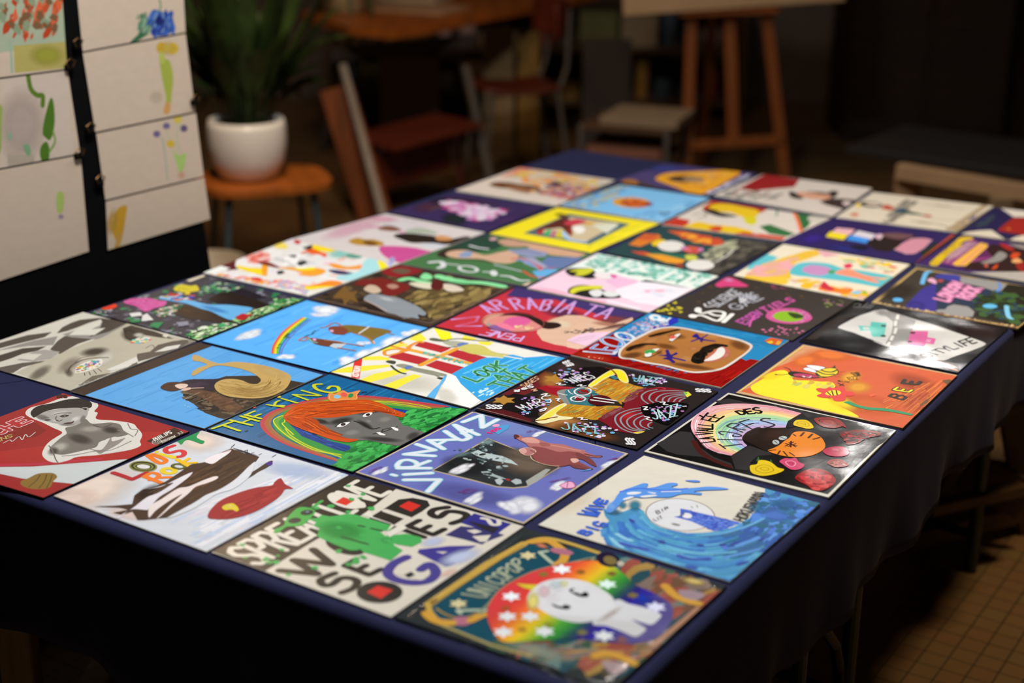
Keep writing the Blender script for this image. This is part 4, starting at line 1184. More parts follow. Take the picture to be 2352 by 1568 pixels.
sleeve([(1310, 815), (1491, 718), (1813, 781), (1657, 890)], '#2b8cc8',
 'red and blue record sleeve with a winking moustached face and navy stars', '''
k U
h #2480b8,#3a9ad4,#1f74ac 70 4 800,400 2010,630 1900,720 760,520
p #96110e 40,765 450,560 480,640 440,740 520,690 500,800 720,845 1000,925 1200,930 1420,885 1520,820 1580,795 1620,815 1660,800 1740,815 1780,830 1640,900 1400,1062
h #b81c14,#7c0a0a,#a41812 100 5 40,770 600,800 1740,830 1400,1060
a #c83a24 .7 250,780 200,40 -30,30
r #f0c8b0,#e0806a 10 3 1.5 200,770 360,790 340,805 200,785
p #25296e 400,778 480,700 620,600 800,510 960,440 1010,430 1010,470 900,520 760,570 620,640 520,700 470,780
p #3238c0 560,650 700,560 860,490 960,430 1010,435 1012,465 930,505 820,545 680,610
a #49b4ea .7 800,420 100,40 -60,40
r #d8e8f8,#8ab4ea,#b8c0f0,#6a9ae0,#e0b0a8 150 8 1 455,590 560,520 690,450 780,400 950,450 900,500 760,545 620,620 500,640
r #d8e8f8,#8ab4ea,#b8c0f0,#6a9ae0 30 7 1 640,500 700,470 800,510 700,560
l #d8dcea 8 165,735 430,758
l #d8dcea 8 430,758 450,735
l #4a7ad8 2 200,735 420,757
t #cfd8f0 7 E 215,715 290,665 480,705 440,735
t #5a86dc 3 E 215,715 290,665 480,705 440,735
g #cfd8ee 8 420,650 100,30 -22,30
g #6a90dc 2.5 420,650 100,30 -22,30
g #dfeaf8 7 530,600 80,24 -20,24
r #3c5ae0 8 5 1 500,590 580,610 570,625 500,610
c #c86a6a 2 600,490 660,470 720,478 760,500 830,515
t #e8f4fa 5 QEI 745,420 905,440 940,475 770,450
k V
e #eaf4fa 175,900 55,10 -14,26
e #4ab0dc 180,902 22,4 -5,10
e #eaf4fa 238,918 30,6 -8,14
l #eaf4fa 5 275,930 310,905
k U
s #e6ded6 470,770 485,715 560,655 660,595 760,545 850,520 960,512 1080,525 1220,555 1400,590 1560,625 1660,665 1680,695 1640,745 1560,805 1480,860 1400,900 1290,922 1150,930 1020,905 880,868 720,842 590,810 500,800
s #b5783f 490,768 508,720 580,660 680,605 780,556 860,532 960,524 1080,537 1210,567 1390,603 1550,640 1640,675 1655,700 1615,745 1540,797 1460,850 1390,885 1285,907 1150,916 1025,893 885,856 720,828 590,797 510,788
a #6f4422 .9 600,770 110,-10 -10,35
a #80502a .9 620,700 100,-20 20,25
a #7a4a24 .8 900,690 120,20 0,30
a #c98a50 .8 760,640 120,-50 30,30
a #cc9058 .8 1090,800 100,10 -10,40
a #cf8f55 .8 1300,600 150,30 -20,25
a #d08c58 .8 1150,710 60,0 0,25
a #7a4c2a .8 1560,680 100,40 -30,40
a #70462a .8 1130,870 250,40 -30,22
a #8a5a30 .8 1000,600 100,10 0,30
a #8f5c34 .9 820,740 60,20 0,20
c #2c1f12 11 560,725 620,690 700,670 800,672
a #2c1f12 .8 640,690 110,-20 10,16
c #2c1f12 10 760,600 840,575 940,555 1010,540
a #2c1f12 .8 850,580 110,-25 10,14
c #5a3a1c 3 690,785 740,790 820,760 860,730
c #5a3a1c 3 930,650 990,625 1040,590
s #efeeec 710,760 740,735 790,715 842,710 810,735 770,755 740,782 715,780
s #3fa85a 705,738 745,722 795,725 800,745 760,755 720,755
s #efeeec 740,752 770,750 765,775 735,782
s #efeeec 930,630 965,600 1000,580 1032,578 1010,600 975,630 955,642 940,640
s #e0605a 930,605 960,590 980,600 955,615
s #e0605a 940,620 985,600 1000,605 965,622
s #1b1612 1125,810 1150,760 1200,730 1225,700 1280,680 1350,665 1455,680 1440,698 1380,700 1320,725 1270,760 1250,800 1240,835 1190,848 1140,835
r #2a241c,#0f0c0a 60 7 1.4 1135,810 1230,710 1440,685 1260,780 1200,840
s #c87460 1250,830 1270,780 1330,730 1400,695 1450,705 1480,740 1450,780 1400,805 1330,830
a #d88a78 .8 1440,770 50,-20 10,30
s #f0efec 1242,822 1290,790 1340,750 1370,710 1405,698 1430,720 1428,755 1395,790 1330,815
s #33257c 895,730 920,722 945,765 990,745 1005,760 960,785 1068,812 1065,822 955,800 985,830 960,840 925,815 870,800 910,785 825,770 900,765
s #33257c 1160,580 1185,580 1215,612 1270,582 1282,588 1235,622 1338,640 1335,648 1232,638 1235,650 1210,650 1198,630 1130,650 1125,642 1180,620 1135,605
p #d9642c 1785,640 1845,612 1955,632 1900,680 1830,668
p #e8c840 1800,652 1850,640 1870,655 1840,668
p #e8a84a 1905,640 1945,650 1915,682 1885,672
l #e8e0d0 1.4 2005,640 1410,1058
''', 'gloss', 'white', seed=43)

sleeve([(758, 854), (994, 752), (1299, 822), (1081, 938)], '#e3e0d8',
 'yellow-rayed record sleeve reading LOOK AT THAT with a red cross parcel and blue sea', '''
k Q
a #cfcabf .5 800,850 500,60 -100,100
p #eadd3a 155,765 230,735 330,712 680,692 700,712 360,768
p #eadd3a 435,625 600,615 700,640 680,655 450,655
p #eadd3a 410,835 550,775 840,720 880,745 640,820 490,858
p #eadd3a 630,882 760,830 900,780 980,795 860,850 740,915
p #eadd3a 855,468 960,408 1020,465 970,492
p #f2e81e 1080,362 1160,385 1232,402 1250,460 1150,480
p #eadd3a 1355,430 1480,462 1400,480 1330,470
p #eadd3a 1480,485 1625,492 1580,525 1500,510
p #eadd3a 600,560 780,500 820,520 640,585
p #d6281f 338,812 368,652 442,638 414,822
t #eae6de 3.5 ASTGUNI 345,803 378,700 425,706 400,808
p #b2212b 908,525 960,490 1010,488 1240,545 1200,568 1150,588 1040,560
p #b2212b 670,628 790,580 1045,642 950,694
p #b2212b 1195,605 1300,562 1565,630 1445,682
p #b2212b 1005,702 1110,655 1365,720 1250,782
l #e3a02c 13 800,575 860,560 1460,695
l #e3a02c 12 965,700 1290,550
c #de8c2a 7 870,560 800,500 730,500 700,525 780,545 860,560
c #de8c2a 7 850,565 740,555 650,570 640,600 690,610 850,565
c #de8c2a 8 850,560 880,520 950,490 980,495
e #f2d85a 815,520 36,4 -6,16
r #4fc0b0,#3a9a94 60 4 2.4 905,570 960,570 1250,645 1420,690 1400,695 1180,650
s #5a5f4a 1040,465 1080,455 1160,470 1220,478 1220,490 1140,488 1070,480
c #2f3a1e 4 1210,470 1320,462 1440,475 1580,485
s #a9aa95 1165,490 1230,480 1330,490 1400,505 1330,535 1270,532 1200,515
p #5c76b2 1290,510 1340,495 1400,503 1360,525 1300,533
s #c9c063 1305,540 1380,515 1450,510 1540,530 1600,570 1700,600 1790,618 1740,635 1640,622 1520,610 1420,598 1340,570
l #b8b27a 4 1600,585 1790,612
l #c8c8a0 4 1640,615 1860,645
c #2f3a1e 3 1135,545 1200,540 1290,535
s #3c4232 650,668 680,657 740,665 730,690 690,685
s #8e9080 740,700 800,688 880,705 930,725 1010,742 1100,765 1200,792 1180,800 1080,790 980,770 880,748 800,725
p #5c76b2 815,722 850,705 895,708 880,728 835,742
l #848674 4 900,735 1050,765 1160,822
l #848674 4 900,722 1060,752 1190,785
c #3c4232 5 700,705 730,735 780,765 828,778
s #2c3024 1110,815 1165,812 1175,828 1140,828
p #2c9fde 1248,778 1340,728 1440,680 1500,650 1560,632 1640,632 1700,640 1735,615 1790,605 1900,632 2010,625 2110,615 2270,635 1520,1026 1480,1000 1440,965 1330,870
h #49b4e8,#1f8cd0,#6ac4ee 60 4 1300,780 1720,640 2200,640 1550,1000
p #f0eeea 1100,1005 1170,880 1200,800 1230,780 1280,800 1330,875 1440,975 1502,1022 1412,1092
a #d9d6cc .8 1200,980 120,60 -30,80
p #58ade6 1172,808 1205,788 1190,830 1150,880 1090,1002 1018,986 1080,920 1130,875
l #e8e4da 5 1720,620 1870,645
r #c0e6f6 20 5 3 1400,940 1700,880 1650,960 1500,980
t #9cdcc0 9 LOOK 1335,812 1660,658 1745,700 1465,858
t #1d7c47 6 LOOK 1335,812 1660,658 1745,700 1465,858
t #9cdcc0 9 AT 1600,812 1740,730 1800,762 1680,850
t #1d7c47 6 AT 1600,812 1740,730 1800,762 1680,850
t #9cdcc0 9 THAT 1560,885 1925,700 2025,755 1715,915
t #1d7c47 6 THAT 1560,885 1925,700 2025,755 1715,915
l #5a8a5a 1.2 155,762 1078,362
''', 'matte', 'grey', seed=47)

sleeve([(464, 783), (704, 689), (984, 753), (755.5, 855)], '#57adf3',
 'sky-blue record sleeve with a rainbow, white clouds and two brown figures', '''
k O
h #4aa0ec,#66b8f6 50 6 0,680 880,360 1960,600 1080,990
w #e6eef6 330,670 170,-55 30,38
w #eaeef4 380,660 120,-40 10,30
w #eef2f8 1070,440 170,15 -30,60
w #e4e9f4 1000,480 130,10 0,25
w #eef0f4 690,860 95,-10 10,28
w #f0f4fa 1260,890 130,-20 -10,50
w #eef2f8 1450,830 150,-60 20,60
w #f0f4fa 1650,740 170,-60 20,60
w #eef2f8 1800,650 110,-20 10,35
w #dce6f4 1380,740 90,-10 0,28
p #57adf3 560,830 640,840 600,800
c #d9482c 4.5 572,828 585,760 650,660 740,580 845,510
c #ee8f28 4.5 586,830 600,762 662,664 752,583 857,510
c #e9d92e 5 602,832 614,766 676,668 766,586 868,512
c #6cb83a 5 618,832 630,768 692,672 780,590 880,514
c #2c6fd0 2.5 634,834 650,768 712,680 796,600 898,518
c #7a3aa0 1.6 652,834 668,776 726,694 810,610 922,520
r #4a5a2a 14 5 2 600,800 650,700 820,560 830,570 680,720
s #7b6427 1190,592 1230,575 1340,580 1440,592 1560,608 1645,630 1590,655 1510,690 1465,712 1420,685 1370,655 1290,640 1220,650
a #9a7c34 .6 1400,620 140,20 0,22
s #7d3b27 1075,612 1095,590 1150,585 1200,590 1250,620 1245,640 1215,662 1150,660 1110,650
e #e0a8c8 1105,628 18,4 -4,9
c #a5633a 4 1200,590 1160,562 1110,560 1060,590 1005,600
l #d2d3d6 4 1345,655 1440,592
c #a5733e 5 1300,645 1380,668 1440,695 1480,735
c #a5733e 4 1600,645 1665,660
c #d8a890 4 1480,720 1490,745
s #6c3a24 890,700 930,692 1000,700 1080,710 1160,725 1220,738 1180,762 1100,770 1020,762 950,742
c #b9763e 4 810,712 845,690 890,688 870,712 820,716
s #e0a0d0 935,700 960,698 965,715 940,715
c #7ac8b8 3 900,700 930,725 975,735
c #c07a40 3 1040,712 1150,722 1220,738
p #b9c5cf 1085,765 1120,742 1240,745 1175,788 1130,785
l #a4602f 4 1215,740 1390,765
l #a4602f 4 1160,780 1320,808
r #2e5f86 14 3 3 1005,605 1015,610 870,690 850,680
''', 'matte', 'black', seed=53)

sleeve([(999.5, 749), (1184.5, 659.5), (1480, 721), (1314.6, 815)], '#c63240',
 'red and purple record sleeve lettered ARRABIATA PENE around a pink-masked singer', '''
k R
p #42326f 795,470 878,388 2045,628 1940,700 1800,660 1640,640 1400,560 1240,500 1060,500
a #5c2c50 .8 1300,620 250,60 -40,60
a #7a4448 .8 1800,700 200,40 -80,60
p #e0b9a0 1160,700 1230,670 1340,640 1480,645 1620,690 1760,720 1930,660 1940,690 1480,945 1380,930 1230,905 1120,870 1070,800 1080,760
a #efd8bc .8 1300,720 150,30 -30,60
a #b47c68 .8 1700,720 150,20 -40,20
a #8a5a5c .7 1800,740 150,-30 20,20
c #54382e 7 1480,800 1540,775 1640,770 1740,745 1850,720
c #6a4638 4 1560,800 1600,770 1660,765
r #6a4a40,#2f4a4a,#b09080 30 6 1.3 1290,790 1500,770 1600,750 1560,800 1330,810
p #efcae4 1335,868 1440,820 1520,800 1640,795 1745,790 1510,920
a #f4d6ea .7 1500,850 150,-30 -20,30
p #e8c2ae 1340,880 1500,925 1440,950 1340,930
s #2a1814 720,650 800,625 900,618 1010,635 1090,675 1150,700 1260,710 1290,740 1210,765 1130,760 1060,725 960,665 840,650
s #d5a08a 575,700 600,655 680,628 780,628 700,660 640,690 610,735
s #dd8c86 600,730 660,675 740,650 860,645 970,665 1060,710 1120,755 1050,780 940,792 820,788 700,765
s #e0609c 770,700 830,665 930,655 1010,680 1000,715 920,745 850,760 800,745
s #8c5f9c 635,745 700,730 800,770 860,795 760,785 680,770
s #ef7f9c 700,725 780,715 850,750 860,775 780,765
r #e8d49a,#e8b8a0 14 7 1.5 870,740 950,730 1060,760 960,780
e #8aa49a 640,725 18,4 -4,10
c #3a1c1c 3 620,750 720,785 860,798 1000,790
g #8a4a44 2 860,708 275,22 -40,78
t #d0a2e2 6 A 530,558 600,545 715,600 640,625
t #d0a2e2 6 R 625,522 735,500 820,585 725,598
t #d0a2e2 6 R 805,502 910,485 965,580 880,592
t #d0a2e2 6 A 960,490 1045,485 1085,575 985,590
t #d0a2e2 6 B 1130,505 1235,510 1180,600 1085,595
l #d0a2e2 6 1325,505 1215,612
t #d0a2e2 6 A 1380,520 1455,520 1370,630 1255,612
t #d0a2e2 6 T 1540,540 1690,570 1560,650 1445,635
t #d0a2e2 6 A 1720,575 1785,580 1700,678 1575,650
l #d8a8ea 6.5 305,682 545,655
l #d8a8ea 6.5 545,655 520,700 345,742
l #d8a8ea 6.5 345,742 570,740
t #d9b0ea 4.5 PENE 930,880 540,815 650,775 965,835
a #e04452 .6 450,700 180,-60 60,60
''', 'satin', 'black', seed=59)

sleeve([(1835, 782), (1966, 687.5), (2317, 752.6), (2199.7, 856)], '#121011',
 'glossy black record sleeve reading CITYLIFE with two square cars on a grey road', '''
k Y
p #37312f 390,855 560,720 700,640 800,640 700,720 560,800 480,860
a #2a1410 .9 1950,780 300,60 -60,120
a #7a3414 .9 1650,1090 150,40 -20,30
p #b04e1c 1530,1068 1600,1075 1740,1130 1770,1150 1640,1110
c #6a6c6c 3 820,545 860,535 880,550 850,570 815,560
l #6a6c6c 3 900,570 950,530
l #6a6c6c 3 930,575 990,535
l #5a5c5c 3 960,580 1010,540
s #d7d7d8 682,745 760,700 860,650 950,620 1010,600 1090,590 1150,610 1220,630 1400,688 1560,735 1720,790 1880,845 1998,890 1990,915 1880,960 1720,1015 1640,1045 1560,1040 1440,1010 1330,985 1200,945 1080,910 940,850 820,800 700,765
a #8e8e90 .6 1080,620 80,30 -40,30
a #b8bcc4 .8 1270,985 110,25 -20,25
w #b4b6ba 1260,990 90,15 -10,20
p #9b9b9c 1075,625 1130,605 1230,632 1380,690 1350,770 1320,850 1300,920 1290,955 1200,930 1105,895 1160,800 1175,700
l #e8e8e6 6 1218,640 1208,675
l #e8e8e6 6 1198,695 1192,735
l #e8e8e6 6 1200,760 1188,805
l #e8e8e6 6 1170,830 1155,865
l #e8e8e6 6 1140,885 1125,915
p #59c6be 860,735 968,742 975,700 1115,712 1092,840 990,835 975,812 965,778 880,782
p #d7d7d8 900,748 960,752 955,770 905,768
e #2c3a38 1088,738 26,2 -3,9
e #2c3a38 1085,828 26,2 -3,9
p #df6cab 1335,782 1490,785 1482,840 1560,852 1540,905 1470,895 1450,930 1300,905
p #eaa0c8 1480,855 1520,862 1505,890 1465,880
e #3a2a30 1350,800 26,2 -3,9
e #3a2a30 1328,882 26,2 -3,9
l #222222 1.6 700,765 900,835 1080,900
h #222222 20 1 700,775 1000,860 1000,875 700,785
t #1a181a 5 CITYLIFE 1390,1005 1870,842 1935,885 1485,1025
l #8c8c8c 1 330,885 1740,1165
''', 'gloss', 'black', seed=61)

sleeve([(1498, 717), (1677, 630), (1967.6, 689), (1820, 782)], '#332b28',
 'dark brown record sleeve with a white 25, pink script and a green oval', '''
k V
r #5f4424,#4a3a28 34 8 1 300,760 850,520 1950,740 1400,1080
s #cf3b79 715,605 770,565 830,535 890,550 950,580 1015,615 930,622 820,618 760,625
a #d48ac0 .8 840,560 60,10 -10,20
c #c9c9d0 5 620,775 640,800 720,790
t #aeb0ba 5 SCIENCE 640,770 880,635 950,670 740,805
t #a8abb8 5 RAG 930,690 1060,670 1090,720 940,770
t #a8abb8 5 GAE 800,800 1110,690 1160,720 900,840
c #c9c9d0 6 940,740 960,725 980,740 950,760
l #9c9ea8 3 740,805 960,680
e #ecebe9 515,885 38,5 -8,16
e #ecebe9 562,830 32,5 -8,22
c #ecebe9 8.5 520,885 600,880 700,920 750,925 800,880
c #ecebe9 8.5 560,835 600,860 700,840 790,850 790,880 720,880 670,862
l #ecebe9 10 870,868 790,940
t #b04c9c 6 ESSEN 900,935 1090,830 1140,870 990,965
t #c0509c 6 TIELS 1110,820 1390,715 1440,745 1170,860
c #c85aa8 4 1075,880 1040,930 1025,980
c #7a4a70 1.5 1080,860 1200,810 1440,755
s #c2508f 1172,880 1200,845 1280,820 1380,815 1480,825 1560,860 1590,905 1550,935 1460,955 1350,955 1240,935 1180,905
r #b8a0d0,#e070a8 60 5 1 1185,880 1280,825 1480,830 1575,890 1500,945 1300,945
e #84b41c 1375,890 135,12 -20,46
s #253a08 1370,855 1440,860 1500,880 1510,900 1440,908 1400,890
r #cfc22c 34 10 1 170,835 330,740 400,780 410,850 380,885 260,865
r #d070a0 26 8 1 1100,1020 1300,970 1530,1000 1450,1085
r #8a4060 12 8 1 1200,610 1350,600 1360,640 1260,650
r #8a9a4a,#a86a8a 16 9 1 1690,740 1880,730 1860,800 1720,810
''', 'matte', 'black', seed=67)

sleeve([(205, 717), (470, 631), (700, 687.5), (455, 782)], '#3d3943',
 'record sleeve painted as a dark garden with a pink bush and blue stream', '''
k N
r #6f6c7c,#55525f,#2b2833,#8c8c9a,#44414c,#2e8a52 260 13 1.3 20,615 1060,285 1960,500 1000,865
p #2a1e1a 1085,500 1230,420 1330,440 1410,425 1480,480 1640,550 1710,592 1600,595 1450,575 1300,550 1180,540
p #3b2a20 750,620 850,565 960,540 1060,590 1180,645 1280,690 1370,722 1280,722 1100,695 900,670
a #57402c .7 900,600 120,30 -20,30
p #262028 1240,420 1400,400 1620,480 1500,500
s #6cb6ec 648,492 720,470 800,465 870,485 950,512 1060,540 1130,548 1250,548 1380,560 1490,580 1440,620 1380,655 1300,685 1210,655 1120,610 1030,585 960,560 880,535 760,515
a #4a92d4 .7 1150,590 150,40 -20,20
r #2c7a4a,#1f5c38,#dcd8d4,#e8c0a8 70 9 1.6 600,620 700,560 860,550 800,610 680,660
r #2c7a4a,#3a9a5a,#bcd0b0,#4a5a70 70 9 1.6 980,440 1150,340 1400,380 1300,430 1120,450
s #d158a0 332,532 360,500 440,492 560,490 650,510 715,520 700,555 640,575 600,582 570,600 520,612 480,590 430,560
r #b83a80,#e080b8 30 6 1 350,520 560,495 690,530 540,600
s #dac927 778,412 810,380 860,368 930,380 985,375 1008,420 960,432 880,440 830,432
r #a89a18 20 5 1 790,410 860,375 990,400 880,435
e #ea4020 198,568 72,-12 8,24
r #cfcfcf 20 4 1 60,600 240,590 220,640 80,625
r #e0dcd8,#6aa8d8,#d85a2a,#e8c838,#2a4ab8 26 10 1.5 640,480 900,440 1000,480 900,520
e #b8342c 770,460 40,4 -5,14
p #c4e6a6 880,860 1000,800 1180,760 1360,725 1000,868
p #c4e6a6 1305,690 1500,600 1640,560 1970,500 1380,718
r #e2f0cc,#a6d890,#2c9a52,#e8ece0 110 10 1.6 860,850 980,760 1120,720 1360,722 1010,862
r #e2f0cc,#a6d890,#2c9a52,#5a8a4a 110 9 1.6 1310,690 1640,560 1700,500 1960,500 1390,712
r #1c2a1c 60 3 5 880,840 1120,730 1350,725 1000,862
r #1c2a1c 60 3 5 1320,690 1640,560 1950,502 1400,710
p #b9282b 1335,662 1400,630 1440,640 1500,635 1450,665 1400,692 1360,688
p #e4e2e0 380,630 480,620 500,650 400,662
p #e4e2e0 500,650 540,630 600,690 490,700
p #8f8f9e 800,712 910,700 915,735 830,748
p #2f8c52 560,745 600,712 690,710 640,765
p #2f8c52 380,690 490,680 470,708 400,712
p #e8dcc0 880,330 1040,280 1065,295 930,345
p #3fa868 1180,725 1240,720 1260,745 1200,755
''', 'satin', 'black', seed=71)

sleeve([(465.5, 626), (670, 548), (909, 608), (708, 680)], '#e4e0dc',
 'white record sleeve collaged with orange, yellow and red paper scraps', '''
k Z
r #ece8e6,#f0b8b0,#d8e8e6,#e8d8e8 120 18 1.5 100,740 880,425 1840,655 1050,935
p #5c1a1e 260,670 400,610 420,700 330,710 250,690
s #e9e6e4 400,680 410,610 470,595 560,560 680,520 820,540 700,640 500,690
r #e88878,#f0a8a0,#d85a50 60 12 2 480,590 600,540 690,560 680,640 560,650
p #eef0ee 100,720 230,660 350,690 200,740
c #d83a34 2 240,745 430,780
p #f2d61c 408,662 520,685 635,690 640,755 520,725 410,690
p #f0a02c 630,660 690,665 680,760 635,755
s #f6da18 1085,490 1140,468 1250,485 1305,515 1270,545 1180,540 1110,520
s #e8601c 975,560 1030,530 1080,510 1170,545 1220,560 1200,590 1140,565 1050,570
s #2a2622 1000,510 1060,485 1090,480 1070,520
s #c8242c 920,450 950,425 990,440 960,475
s #f0d860 740,500 800,460 860,480 850,515
s #7a2a20 600,645 680,630 790,680 760,685
r #e6e4e6,#c8c8c8,#f4f2f0 50 22 1.5 750,600 1000,540 1150,600 1100,680 850,690
s #3a3a36 950,640 1010,620 1040,640 980,670
s #3a3a36 770,720 820,710 830,735 780,745
s #3a3a36 880,575 940,572 940,592 895,590
s #f0a028 780,690 900,680 1000,700 1080,680 1200,705 1190,735 1100,760 960,750 1000,730 900,705
s #e8e020 920,690 1020,690 1090,680 1110,700 1000,710
s #ee9a24 1235,650 1300,650 1400,675 1520,665 1540,690 1450,700 1300,690
s #3c3660 1230,710 1300,705 1440,730 1460,745 1320,745
s #a9dce2 1560,620 1640,600 1700,640 1710,690 1560,760 1420,800 1300,770 1500,720
p #f2e228 1670,625 1720,610 1775,685 1700,705
p #b0b0ea 1750,640 1800,630 1830,650 1780,670
a #8ad0c8 .8 1350,560 150,0 -20,50
e #5a9a88 1465,580 75,5 -8,22
s #f08a28 1130,830 1250,800 1360,820 1300,850 1150,862 980,880 920,865 1050,845
s #f2d820 930,860 1050,855 1200,850 1290,855 1180,868 1040,885
r #e05a50,#f0a030,#e8e0e8,#e8a0a8 90 13 1.6 220,745 400,760 900,820 800,860
e #d8302c 585,788 45,5 -6,14
r #c0a0d8,#e8b0b8,#9ac8d8 50 10 1.4 650,800 900,790 1000,850 1050,930 850,880
''', 'matte', 'white', seed=73)

sleeve([(714, 685), (911, 607.5), (1181, 657), (988, 749)], '#453629',
 'brown record sleeve with mint-green lettering and a grey rock shape', '''
k O
r #5c4a34,#3a2c22,#6f5a3c,#2c221c 160 16 1.6 930,330 1700,40 2740,230 1990,570
r #8c7646,#a08a54,#7a6238,#60502f 150 18 2.2 1750,290 2100,240 2560,240 2350,420 2050,530 1950,400
s #7c5a2e 1180,260 1230,220 1260,270 1340,270 1310,310 1340,370 1270,350 1220,400 1200,340 1120,330
p #2c201a 1350,380 1500,400 1700,500 1900,550 1700,520 1450,440
s #902428 1560,90 1640,50 1760,45 1880,70 1920,90 1820,125 1700,145 1600,125
s #6b5a48 1640,85 1740,65 1820,90 1740,115
s #7c2522 1310,210 1380,165 1450,165 1560,150 1700,190 1790,210 1800,250 1700,300 1600,310 1540,270 1420,225
s #d0b8a0 1395,255 1440,215 1510,225 1550,270 1480,290
s #b88a78 1600,220 1660,205 1710,230 1650,250
s #8f969e 1395,345 1440,300 1510,295 1600,312 1700,330 1800,370 1900,420 1955,470 1930,490 1880,480 1890,518 1820,508 1760,520 1720,500 1680,480 1600,460 1500,400
a #c8ccd0 .8 1600,340 110,30 -20,20
c #d0b0a0 3 1400,350 1480,385 1600,450
c #8fe6a2 18 1730,170 1800,155 1880,175 2000,200
s #8fe6a2 1900,150 1940,108 2000,125 2010,155 1960,170
s #e0d8c0 1800,200 1900,190 2010,205 2000,250 1880,235
c #8fe6a2 20 2070,145 2150,150 2230,185 2340,195
k R
c #8fe6a2 22 185,290 260,320 360,330 440,345 560,350 640,360 720,375 765,385
c #5ab878 8 300,345 400,350 500,360
s #e0d2c0 225,365 320,370 410,410 380,430 260,425
s #5f1f1c 130,340 200,330 230,380 190,420 120,400
k O
l #6d5a50 5 940,335 1990,560
l #6d5a50 5 1990,560 2720,232
''', 'satin', 'brown', seed=79)

sleeve([(670, 548), (886.4, 490), (1115, 533.5), (909, 608)], '#e2d8d7',
 'pale record sleeve with a magenta dress and reclining figures', '''
k Z
a #e8b8c8 .8 1450,330 300,-100 40,60
a #ece6ea .8 1900,300 300,60 -60,60
c #d44a98 10 1600,320 1680,318 1740,330
s #7a4a34 1680,335 1740,308 1820,312 1890,345 1820,352 1740,350
c #e070a8 8 1880,362 1960,370
s #d2559a 1690,500 1740,488 1880,492 2010,505 2120,530 2190,548 2120,585 2010,625 1900,642 1820,625 1750,590 1700,545
s #c19132 1412,450 1440,428 1500,415 1560,430 1640,430 1720,455 1730,480 1660,490 1560,485 1470,475
s #7c5220 1540,450 1600,440 1680,470 1600,485
k a
s #b0bca8 290,660 400,640 540,670 560,695 420,690 300,690
s #2f241c 170,712 230,690 330,690 450,700 560,715 680,740 830,715 870,740 780,780 620,790 480,775 340,775 240,745
s #d89a60 550,720 600,708 690,725 690,750 610,755 560,745
s #8a5a44 40,650 120,630 200,645 230,665 150,670
e #d9d9e2 520,800 120,10 -20,22
a #f0b0c8 .7 80,560 150,20 -60,30
s #a8a8d8 130,930 160,900 190,930 150,960
''', 'satin', 'white', seed=83)

sleeve([(917, 605), (1118, 538), (1360, 584.5), (1209, 656)], '#4b7a4c',
 'green record sleeve with white lettering beside two lying people', '''
k a
p #2d4a3b 650,830 850,740 1010,700 1200,770 1100,830 900,860
s #cda088 1110,760 1200,740 1320,750 1390,775 1380,800 1300,810 1180,800
s #3a2c24 560,880 640,830 760,830 700,870 640,910
p #d9ab8d 1340,770 1560,790 1750,830 1910,880 1820,905 1600,885 1400,830
s #d9b095 640,875 700,845 820,840 900,860 1000,885 1120,860 1220,845 1290,880 1290,930 1200,960 1080,950 960,920 800,915 700,905
p #8ea2c8 760,880 820,850 890,855 860,905 770,905
c #4a2c20 6 640,912 780,925 930,930 1060,955
p #959cc0 1190,835 1400,825 1560,865 1540,900 1400,905 1290,880
c #6a7088 4 1240,850 1380,850 1500,880
p #6b7fb2 1560,900 1880,905 1740,1000 1560,1010 1470,980
p #a8a8c4 1290,900 1440,910 1560,990 1500,1020 1350,960
c #d8504c 8 1240,920 1320,915 1420,960 1500,1000 1480,1030
c #6aa8e4 9 1290,930 1360,940 1440,985
c #cfd0dc 5 1080,970 1200,1000 1320,1030
p #6ab4e8 1420,1030 1560,1010 1660,1015 1560,1100 1480,1100
c #e0504a 7 1340,1030 1440,1080 1560,1080
c #e0504a 5 1560,1000 1620,1000
c #dfe2e4 13 500,950 600,945 620,985 580,1000
c #dfe2e4 6 620,960 760,975
g #dfe2e4 8 845,1010 80,14 -16,24
e #dfe2e4 1075,1048 34,10 -8,24
c #dfe2e4 6 980,1035 1060,1040
c #dfe2e4 8 1140,1070 1220,1078 1300,1110 1390,1115
p #ddaeb6 1030,735 1090,725 1110,745 1050,755
c #e8e8ec 8 860,800 940,820 1020,830
p #c09a52 1350,1150 1480,1110 1630,1075 1560,1130 1440,1180
p #ead0c0 1330,1150 1400,1130 1390,1170
''', 'satin', 'grey', seed=89)

sleeve([(898, 487.5), (1046, 441.6), (1258, 475), (1120, 533)], '#40305f',
 'violet record sleeve with a branch of pink and white blossom', '''
k a
a #5a3448 .7 480,450 150,-40 40,50
a #2c2238 .9 700,400 300,20 -40,40
a #24302c .9 720,560 140,30 -40,60
a #553a70 .6 1200,560 200,-30 -20,60
c #6a4a3c 8 500,480 580,450 640,420
c #6a4a3c 8 1080,500 1200,470 1230,475
c #4a2c28 8 700,380 900,390 1100,430
r #e07ab8,#ecd0e6,#c84a94,#f0e2f2,#d898cc 130 26 1.2 590,420 700,385 830,420 900,430 1000,450 1180,480 1150,510 1020,560 880,575 780,520 680,480
r #f0e4f4,#e8bce0 50 24 1.2 800,500 900,430 1000,470 1140,490 960,560
''', 'satin', 'black', seed=97)

